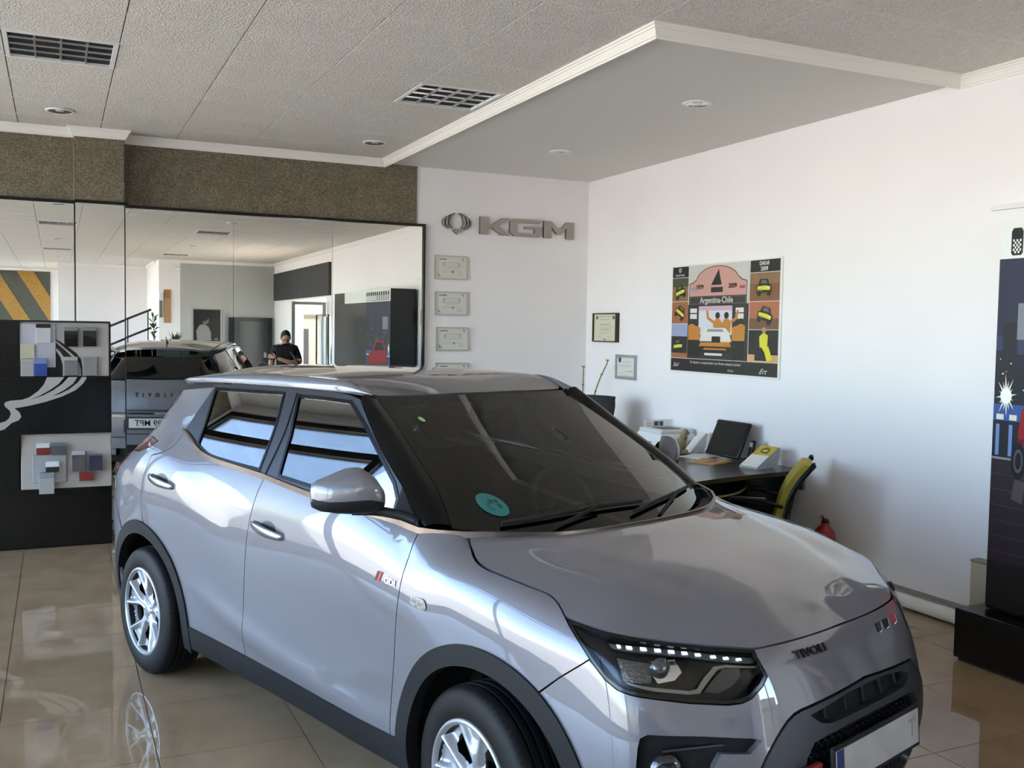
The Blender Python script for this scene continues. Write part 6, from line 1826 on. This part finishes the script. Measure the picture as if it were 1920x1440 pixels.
# fire extinguisher on the floor
fe = empty('fire_extinguisher', (4.99, 5.36, 0), math.radians(30), 'red fire extinguisher standing on the floor behind the yellow chair', 'fire extinguisher')
m_fe = mat('extinguisher_red', '#a3201c', .25, coat=.5)
MB().lathe([(.0005, 0), (.070, 0), (.078, .012), (.078, .345), (.070, .39), (.045, .42), (.026, .435), (.026, .45), (.0005, .45)], 32, 'z').build('cylinder', m_fe, fe, True)
MB().box((-.02, -.02, .445), (.02, .02, .48), bev=.005).build('valve', m_ink, fe, True)
MB().tube([(-.02, 0, .475), (-.06, 0, .51), (-.10, 0, .507)], .008, 8).build('lever', m_fe, fe, True)
MB().tube([(.02, 0, .465), (.07, 0, .455), (.10, 0, .37), (.09, 0, .18)], .010, 8).build('hose', m_ink, fe, True)
MB().lathe([(.0785, .12), (.0785, .26)], 32, 'z').build('label_band', m_paper, fe, True)

# black office chair behind the desk
oc = empty('office_chair', (4.60, 8.03, 0), math.radians(112), 'black office swivel chair with moulded headrest behind the desk', 'chair')
MB().box((-.25, -.06, .56), (.25, .02, 1.0), bev=.03).build('backrest', m_blackmat, oc, True)
hr = cr([(-.20, -.05, 0), (-.12, -.085, 0), (0, -.095, 0), (.12, -.085, 0), (.20, -.05, 0)], .03)
mb = MB(); k = len(hr)
v_ = [(p[0] * (1.0 if z < 1.14 else .93), p[1] + (z - 1.05) * -.25, z) for z in (1.0, 1.04, 1.10, 1.16, 1.19) for p in hr]; v_ += [(p[0], p[1] + .045, p[2]) for p in v_]
f_ = [(r * k + i, r * k + i + 1, (r + 1) * k + i + 1, (r + 1) * k + i) for r in range(4) for i in range(k - 1)]; N = 5 * k
f_ += [tuple(q + N for q in t[::-1]) for t in f_] + [(i, i + N, i + 1 + N, i + 1) for i in range(k - 1)] + [(4 * k + i, 4 * k + i + 1, 4 * k + i + 1 + N, 4 * k + i + N) for i in range(k - 1)] + [(r * k, (r + 1) * k, (r + 1) * k + N, r * k + N) for r in range(4)] + [(r * k + k - 1, r * k + k - 1 + N, (r + 1) * k + k - 1 + N, (r + 1) * k + k - 1) for r in range(4)]
mb.add(v_, f_); autosmooth(mb.build('headrest', m_blackmat, oc, True), 50)
MB().box((-.26, -.02, .44), (.26, .46, .54), bev=.035).build('seat', m_blackmat, oc, True)
MB().lathe([(.03, .08), (.03, .44)], 12, 'z').move(Matrix.Translation((0, .2, 0))).build('gas_column', m_grey, oc, True)
for a in range(5):
    t = math.radians(72 * a)
    MB().tube([(0, .2, .10), (.30 * math.cos(t), .2 + .30 * math.sin(t), .06)], .018, 6).ball((.30 * math.cos(t), .2 + .30 * math.sin(t), .028), .028, 8).build('foot', m_blackmat, oc, True)
for s_ in (-1, 1):
    MB().tube([(s_ * .25, .10, .50), (s_ * .31, .12, .56), (s_ * .31, .12, .70), (s_ * .31, .30, .71)], .016, 8).build('armrest', m_blackmat, oc, True)

# tall bamboo stems in a vase by the corner
vp = empty('bamboo_vase', (4.86, 8.62, 0), 0, 'two thin green bamboo stems in a tall vase at the room corner', 'plant')
MB().lathe([(.0005, 0), (.09, 0), (.10, .03), (.075, .40), (.065, .60), (.075, .62), (.060, .615), (.060, .05)], 24, 'z').build('vase', mat('glazed_vase', '#5b5348', .3), vp, True)
m_stem = mat('bamboo_green', '#6f7f45', .5); m_leaf = mat('leaf_green', '#7f8a3a', .6)
for pts_ in ([(.0, .02, .3), (-.02, .03, .9), (-.035, .04, 1.2), (-.02, .06, 1.42)], [(0.02, -.01, .3), (.03, -.02, 1.0), (.09, -.05, 1.28), (.17, -.09, 1.49)]):
    c_ = cr(pts_, .05)
    o = MB().tube(c_, [.010 - .004 * i / len(c_) for i in range(len(c_))], 8).build('stem', m_stem, vp, True)
    for t in (-4, -8, -12):
        if len(c_) > -t:
            p = Vector(c_[t])
            MB().ball(p, (.014, .014, .010), 8).build('node', m_stem, o, True)
    p = Vector(c_[-1])
    for a in (0, 120, 240):
        d = Vector((math.cos(math.radians(a)) * .03, math.sin(math.radians(a)) * .03, .035))
        w_ = Vector((-d.y, d.x, 0)).normalized() * .010
        MB().add([p, p + d * .5 + w_, p + d, p + d * .5 - w_], [(0, 1, 2, 3)]).build('leaf', m_leaf, o)

# ------------------------------------------------------------------ the rest of the showroom, seen in the wall mirror
# diagonal striped board wall
ob = empty('striped_board', (-1.35, YB + .001, 0), 0, 'wall board with diagonal chipboard and grey stripes at the far end', 'wall panel')
MB().box((-1.14, 0, 0), (1.2, .03, 3.33)).build('board', mat('grey_board', '#54564c', .8), ob)
m_osb = mat('chipboard', '#a9803f', .8, vary=(40, .35))
for k in range(5):
    x = -1.6 + k * .95
    poly = [(x, 3.33), (x + .45, 3.33), (x + 2.4, .0), (x + 1.95, .0)]
    # clip to the board
    def clip(poly, c, sgn):
        out = []
        for i in range(len(poly)):
            a, b = poly[i], poly[(i + 1) % len(poly)]
            ia, ib = (a[0] - c) * sgn >= 0, (b[0] - c) * sgn >= 0
            if ia: out.append(a)
            if ia != ib:
                t = (c - a[0]) / (b[0] - a[0]); out.append((c, a[1] + t * (b[1] - a[1])))
        return out
    poly = clip(clip(poly, -1.14, 1), 1.2, -1)
    if len(poly) > 2: MB().prism(poly, .03, .045, 1).build('stripe', m_osb, ob)
# stair rail
srl = empty('stair_rail', (1.6, -9.3, 0), 0, 'black metal stair handrail rising beside the far wall', 'handrail')
m_railb = mat('rail_black', '#121213', .4)
for dz in (0, -.48): MB().tube([(-.5, 0, 1.68 + dz), (.68, 0, 2.20 + dz)], .03, 8).build('rail', m_railb, srl, True)
for x in (-.4, .1, .6): MB().tube([(x, 0, 0), (x, 0, 1.72 + (x + .4) * .44)], .016, 8).build('post', m_railb, srl, True)
# things on the pillar
pk = empty('wood_plank', (2.50, YK + .001, 1.85), 0, 'upright pale wooden plank fixed on the pillar', 'plank')
MB().box((-.08, 0, 0), (.08, .025, .82)).build('plank', mat('pale_wood', '#b08d66', .7, vary=(8, .15)), pk)
MB().box((-.08, .025, .60), (.08, .03, .82)).build('end_patch', mat('pale_wood_2', '#a0764a', .7), pk)
pkc = empty('key_cabinet', (2.345, YK + .001, 1.98), 0, 'narrow grey key cabinet on the pillar beside the plank', 'cabinet')
MB().box((-.035, 0, 0), (.035, .05, .42)).build('body', m_grey, pkc); MB().box((-.03, .05, .02), (.03, .055, .40)).build('door', mat('cab_door', '#76746c', .5), pkc)
MB().box((-.04, 0, .46), (.04, .08, .62)).build('speaker_box', m_white, pkc)
cc = empty('security_camera', (2.74, YK + .002, 3.22), 0, 'white security camera on the pillar under the cornice', 'camera')
MB().box((-.03, 0, -.03), (.03, .04, .03), bev=.008).build('bracket', m_white, cc); MB().tube([(0, .04, -.02), (.03, .16, -.05)], .035, 12).build('camera_body', m_white, cc, True)
# potted plants on a white bench
bn = empty('white_bench', (2.32, -6.55, 0), 0, 'long white planter bench in front of the pillar', 'bench')
MB().box((-.55, -.22, 1.16), (.60, .22, 1.20), bev=.008).build('top', m_white, bn)
for x in (-.5, .5): MB().box((x - .03, -.2, 0), (x + .03, .2, 1.16)).build('leg', m_white, bn)
def plant(x, h, n, label, bushy):
    g = empty('potted_plant', (x, -6.55, 1.20), 0, label, 'plant')
    MB().lathe([(.0005, 0), (.08, 0), (.11, .17), (.115, .18), (.10, .18), (.095, .15)], 20, 'z').build('pot', mat('white_pot', '#d5d3cc', .4), g, True)
    mg = mat('plant_green', '#3f5a2c', .5, vary=(6, .3)); rnd = random.Random(int(h * 100))
    for k in range(n):
        a = rnd.uniform(0, 6.28); t = rnd.random() ** .7
        z = .16 + h * t * (.6 if bushy else 1); r = (.05 + (.16 if bushy else .12) * rnd.random())
        base = Vector((.02 * math.cos(a), .02 * math.sin(a), z * .8 if not bushy else .15)); tip = Vector((r * math.cos(a), r * math.sin(a), z + (.05 if bushy else -.02)))
        d = tip - base; w_ = Vector((-math.sin(a), math.cos(a), 0)) * (.028 if bushy else .032); up = Vector((0, 0, .02))
        MB().add([base, base + d * .5 + w_ + up, tip, base + d * .5 - w_ + up, base + d * .5 + up * 1.6], [(0, 1, 4), (1, 2, 4), (2, 3, 4), (3, 0, 4)]).build('leaf', mg, g, True)
    if not bushy: MB().tube([(0, 0, .1), (.02, .01, .4), (-.02, 0, .1 + h)], .010, 6).build('stem', mat('plant_stem', '#4b3d28', .8), g, True)
plant(2.10, .78, 34, 'tall leggy potted plant on the white bench', False)
plant(2.60, .42, 46, 'low bushy potted plant on the white bench', True)
# portrait poster leaning on the wall
pt = empty('portrait_poster', (3.44, YK + .004, 1.36), 0, 'dark framed poster with pale figure on the grey wall beside the black door', 'poster')
MB().box((-.35, 0, 0), (.35, .03, .86), bev=.006).build('frame', m_sframe, pt)
flat('print', pt, (.33, .03, .02), (-.66, 0, 0), (0, 0, .82), [(pm('#101012'), rect(0, 0, 1, 1)), (pm('#8d8b88'), [(.35, .02), (.86, .02), (.9, .35), (.78, .52), (.62, .56), (.45, .48), (.36, .3)]), (pm('#6d6a67'), ell(.55, .68, .12, .13)), (pm('#151416'), ell(.60, .75, .14, .11)), (m_inkl, rect(.1, .08, .24, .1)), (m_inkl, rect(.1, .12, .2, .13))])
# black door and dark stand beside it
d1_ = MB().box((4.10, YK, 0), (5.06, YK + .06, 2.02)); dd = d1_.build('door_1', mat('door_black', '#141516', .3)); dd['kind'] = 'structure'
MB().box((4.22, YK + .06, .05), (4.94, YK + .075, 1.92)).build('door_leaf', m_black, dd)
MB().box((4.84, YK + .075, 1.0), (4.90, YK + .10, 1.13)).build('handle', m_alu, dd)
bs_ = empty('dark_panel', (4.02, YK + .08, 0), math.radians(0), 'narrow dark board leaning on the wall between poster and black door', 'board')
MB().box((-.07, 0, 0), (.07, .02, 2.02)).move(Matrix.Rotation(math.radians(-1.5), 4, 'X')).build('board', m_blackmat, bs_)
# roller shutter housing over the doorway
sh = MB()
for k in range(46):
    y = -7.2 + k * .122
    sh.box((XR - .06, y, 2.46), (XR - .03, y + .112, 3.14))
sh.box((XR - .03, -7.2, 2.46), (XR - .001, -1.6, 3.14))
so_ = sh.build('shutter_panel', mat('shutter_grey', '#37383b', .5, .3))
tag(so_, 'dark grey ribbed shutter panel above the side doorway', 'shutter')
# annexe seen through the doorway
an = MB().box((XR + .2, -9.7, -.12), (10.5, -9.5, 2.75)).box((10.4, -9.5, -.12), (10.5, .5, 2.2))
ao = an.build('wall_annexe', mat('annexe_beige', '#a39679', .85)); ao['kind'] = 'structure'
MB().box((XR + .2, -9.5, 2.05), (10.4, -9.42, 2.15)).build('beam', mat('brown_beam', '#6b5a44', .8), ao)
MB().box((6.05, -9.5, 0), (6.5, -9.44, 1.75)).build('brown_doorway', mat('brown_door', '#33261c', .6), ao)
gl_ = empty('glass_door', (XR - .05, -1.86, 0), 0, 'open grey framed glass door leaf beside the doorway', 'door')
for a, b in (((-.7, 0), (.0, .06)), ((-.7, 2.26), (.0, 2.32)), ((-.70, .06), (-.64, 2.26)), ((-.06, .06), (0, 2.26))): MB().box((a[0], -.02, a[1]), (b[0], .02, b[1])).build('frame_bar', m_alu, gl_)
MB().box((-.64, -.004, .06), (-.06, .004, 2.26)).build('pane', m_glass_store, gl_)
# rack of hanging fabric rolls
fl = empty('fabric_rack', (4.30, .95, 0), 0, 'metal rack with white and grey fabric lengths hanging before the black display', 'rack')
MB().tube([(0, -.4, 0), (0, -.4, 2.02), (0, .45, 2.02), (0, .45, 0)], .015, 8).build('frame', m_alu, fl, True)
for x in (-.4, .45): MB().box((-.2, x - .03, 0), (.2, x + .03, .03)).build('foot', m_alu, fl)
for y, m in ((-.28, m_white), (-.12, m_grey), (.05, m_white), (.22, m_black), (.35, m_alu)):
    v_ = []; 
    for z in np.linspace(1.99, .35, 12):
        for t in np.linspace(-1, 1, 7): v_.append((.05 + .02 * math.sin(t * 5 + z * 2), y + t * .065, z))
    MB().add(v_, [(i * 7 + j, i * 7 + j + 1, (i + 1) * 7 + j + 1, (i + 1) * 7 + j) for i in range(11) for j in range(6)]).build('hanging_fabric', m, fl, True)
fs = empty('red_sign', (XR - .001, 3.93, 1.86), 0, 'small red fire safety sign on the white wall by the display box', 'sign')
MB().box((-.006, -.05, 0), (0, .05, .22)).build('plate', mat('sign_red', '#9c1c1c', .4), fs)
MB().box((-.007, -.03, .05), (-.006, .03, .17)).build('symbol', mat('sign_red_pale', '#c66058', .4), fs)

# ------------------------------------------------------------------ man standing at the side of the room
def skin_mesh(name, pts, edges, rad, root=0, sub=2):
    me = bpy.data.meshes.new(name); me.from_pydata(pts, edges, []); me.update()
    o = bpy.data.objects.new(name, me); COL.objects.link(o)
    md = o.modifiers.new('s', 'SKIN'); md.use_smooth_shade = True
    sv = me.skin_vertices[0].data
    for i, r in enumerate(rad): sv[i].radius = r if isinstance(r, tuple) else (r, r)
    sv[root].use_root = True
    sb = o.modifiers.new('d', 'SUBSURF'); sb.levels = sub; sb.render_levels = sub
    dg = bpy.context.evaluated_depsgraph_get()
    out = bpy.data.meshes.new_from_object(o.evaluated_get(dg))
    bpy.data.objects.remove(o)
    return out
mn = empty('person', (3.52, 1.55, 0), math.radians(6), 'person in black polo shirt and dark trousers, head bowed, holding one arm', 'person')
pv = [(0, 0, .98), (0, 0, 1.12), (0, .01, 1.28), (0, .01, 1.42), (0, .03, 1.50), (0, .06, 1.55),                       # 0-5 pelvis to neck
      (.10, 0, .92), (.11, .01, .50), (.12, -.02, .09), (.12, .10, .04),                                                 # 6-9 right leg (+x)
      (-.10, 0, .92), (-.11, .01, .50), (-.12, -.02, .09), (-.12, .10, .04),                                             # 10-13 left leg
      (.17, .0, 1.43), (.25, .06, 1.19), (.06, .24, 1.20), (-.15, .21, 1.27),                                            # 14-17 right arm, across the chest
      (-.17, .0, 1.43), (-.235, .01, 1.17), (-.21, .10, .93)]                                                            # 18-20 left arm
pe = [(0, 1), (1, 2), (2, 3), (3, 4), (4, 5), (0, 6), (6, 7), (7, 8), (8, 9), (0, 10), (10, 11), (11, 12), (12, 13), (3, 14), (14, 15), (15, 16), (16, 17), (3, 18), (18, 19), (19, 20)]
prr = [(.16, .11), (.155, .105), (.165, .115), (.14, .10), .062, .058, .095, .062, .042, .04, .095, .062, .042, .04, .070, .050, .042, .032, .070, .050, .032]
me = skin_mesh('body', pv, pe, prr)
m_skin = mat('skin', '#b98a70', .55); m_polo = mat('polo_black', '#101114', .8); m_trou = mat('trousers_dark', '#1a1c24', .8); m_shoe = mat('shoe_black', '#0d0d0d', .4)
for m in (m_skin, m_polo, m_trou, m_shoe): me.materials.append(m)
for p in me.polygons:
    c = p.center; p.use_smooth = True
    if c.z < .10: p.material_index = 3
    elif c.z < .96: p.material_index = 2 if abs(c.x) < .19 and c.y < .07 else 0
    elif c.z < 1.49:
        arm_r = c.x > .10 and c.z < 1.30 and (c.x > .19 or c.y > .12); fore = c.y > .135 and c.z < 1.33
        arm_l = c.x < -.195 and c.z < 1.24
        p.material_index = 0 if (fore or (arm_r and c.z < 1.26) or arm_l) else 1
body = link(bpy.data.objects.new('body', me), mn)
# hands with five fingers each
def hand(org, d, up, nm):
    d, up = Vector(d).normalized(), Vector(up).normalized(); s = d.cross(up); org = Vector(org)
    P = [org, org + d * .05]; E = [(0, 1)]; R = [(.034, .018), (.040, .017)]
    for k, (o_, L) in enumerate(((-.030, .060), (-.010, .072), (.011, .068), (.030, .052))):
        b = org + d * .085 + s * o_; i = len(P)
        P += [b, b + d * L * .5 - up * .008, b + d * L * .85 - up * .030]; E += [(1, i), (i, i + 1), (i + 1, i + 2)]; R += [.0105, .0095, .008]
    b = org + d * .03 - s * .038; i = len(P)
    P += [b, b + d * .03 - s * .022 - up * .01, b + d * .055 - s * .026 - up * .022]; E += [(0, i), (i, i + 1), (i + 1, i + 2)]; R += [.012, .011, .009]
    m_ = skin_mesh(nm, [tuple(p) for p in P], E, R, 0, 1); m_.materials.append(m_skin)
    for p in m_.polygons: p.use_smooth = True
    return link(bpy.data.objects.new(nm, m_), mn)
hand((-.165, .205, 1.275), (-1, -.25, .25), (0, 1, .2), 'hand'); hand((-.208, .105, .91), (.1, .25, -1), (-1, 0, 0), 'hand')
hd = MB().ball((0, 0, 0), (.078, .098, .118), 24)
hd.ball((0, .098, -.012), (.014, .020, .022), 10).ball((0, .085, -.052), (.030, .016, .010), 10)
for s_ in (-1, 1): hd.ball((s_ * .078, -.005, -.01), (.012, .022, .030), 10).ball((s_ * .031, .084, .012), (.013, .010, .008), 8)
HM = Matrix.Translation((0, .085, 1.615)) @ Matrix.Rotation(math.radians(-32), 4, 'X')
hd.move(HM).build('head', m_skin, mn, True)
hr_ = MB().ball((0, -.012, .024), (.083, .098, .104), 24)
hr_.f = [q for q in hr_.f if True]
hv = hr_.v; keep = [i for i, q in enumerate(hr_.f) if not all(hv[k][1] > .045 and hv[k][2] < .075 for k in q) and not all(hv[k][2] < -.045 for k in q)]
hr_.f = [hr_.f[i] for i in keep]; hr_.m = [0] * len(keep)
hr_.move(HM).build('hair', mat('hair_dark', '#2a221c', .8, bump=(200, .6, .004)), mn, True)
gs = MB()
for s_ in (-1, 1):
    gs.tube([(s_ * .033 + .024 * math.cos(t), .100, .008 + .017 * math.sin(t)) for t in np.linspace(0, 6.283, 14)[:-1]], .0022, 5, closed=True)
    gs.tube([(s_ * .057, .098, .012), (s_ * .080, .02, .010)], .002, 5)
gs.tube([(-.010, .102, .010), (.010, .102, .010)], .002, 5)
gs.move(HM).build('glasses', m_ink, mn)
cl_ = MB().tube([(.058 * math.cos(t), .035 + .056 * math.sin(t), 1.487 + .012 * math.sin(t)) for t in np.linspace(0, 6.283, 18)[:-1]], .013, 6, closed=True)
cl_.build('collar', m_polo, mn, True)

# ------------------------------------------------------------------ a second, dark car parked behind
m_dark = paint('dark_grey_paint', '#24262b')
car2 = copy_tree(car)
car2.location = (.35, -3.75, 0); car2.rotation_euler = (0, 0, math.radians(3))
tag(car2, 'dark grey crossover car parked further back near the white planter bench', 'car')
def recolour(o):
    for s_ in getattr(o, 'material_slots', []):
        if s_.material == m_paint:
            s_.link = 'OBJECT'; s_.material = m_dark
    for c in o.children: recolour(c)
recolour(car2)
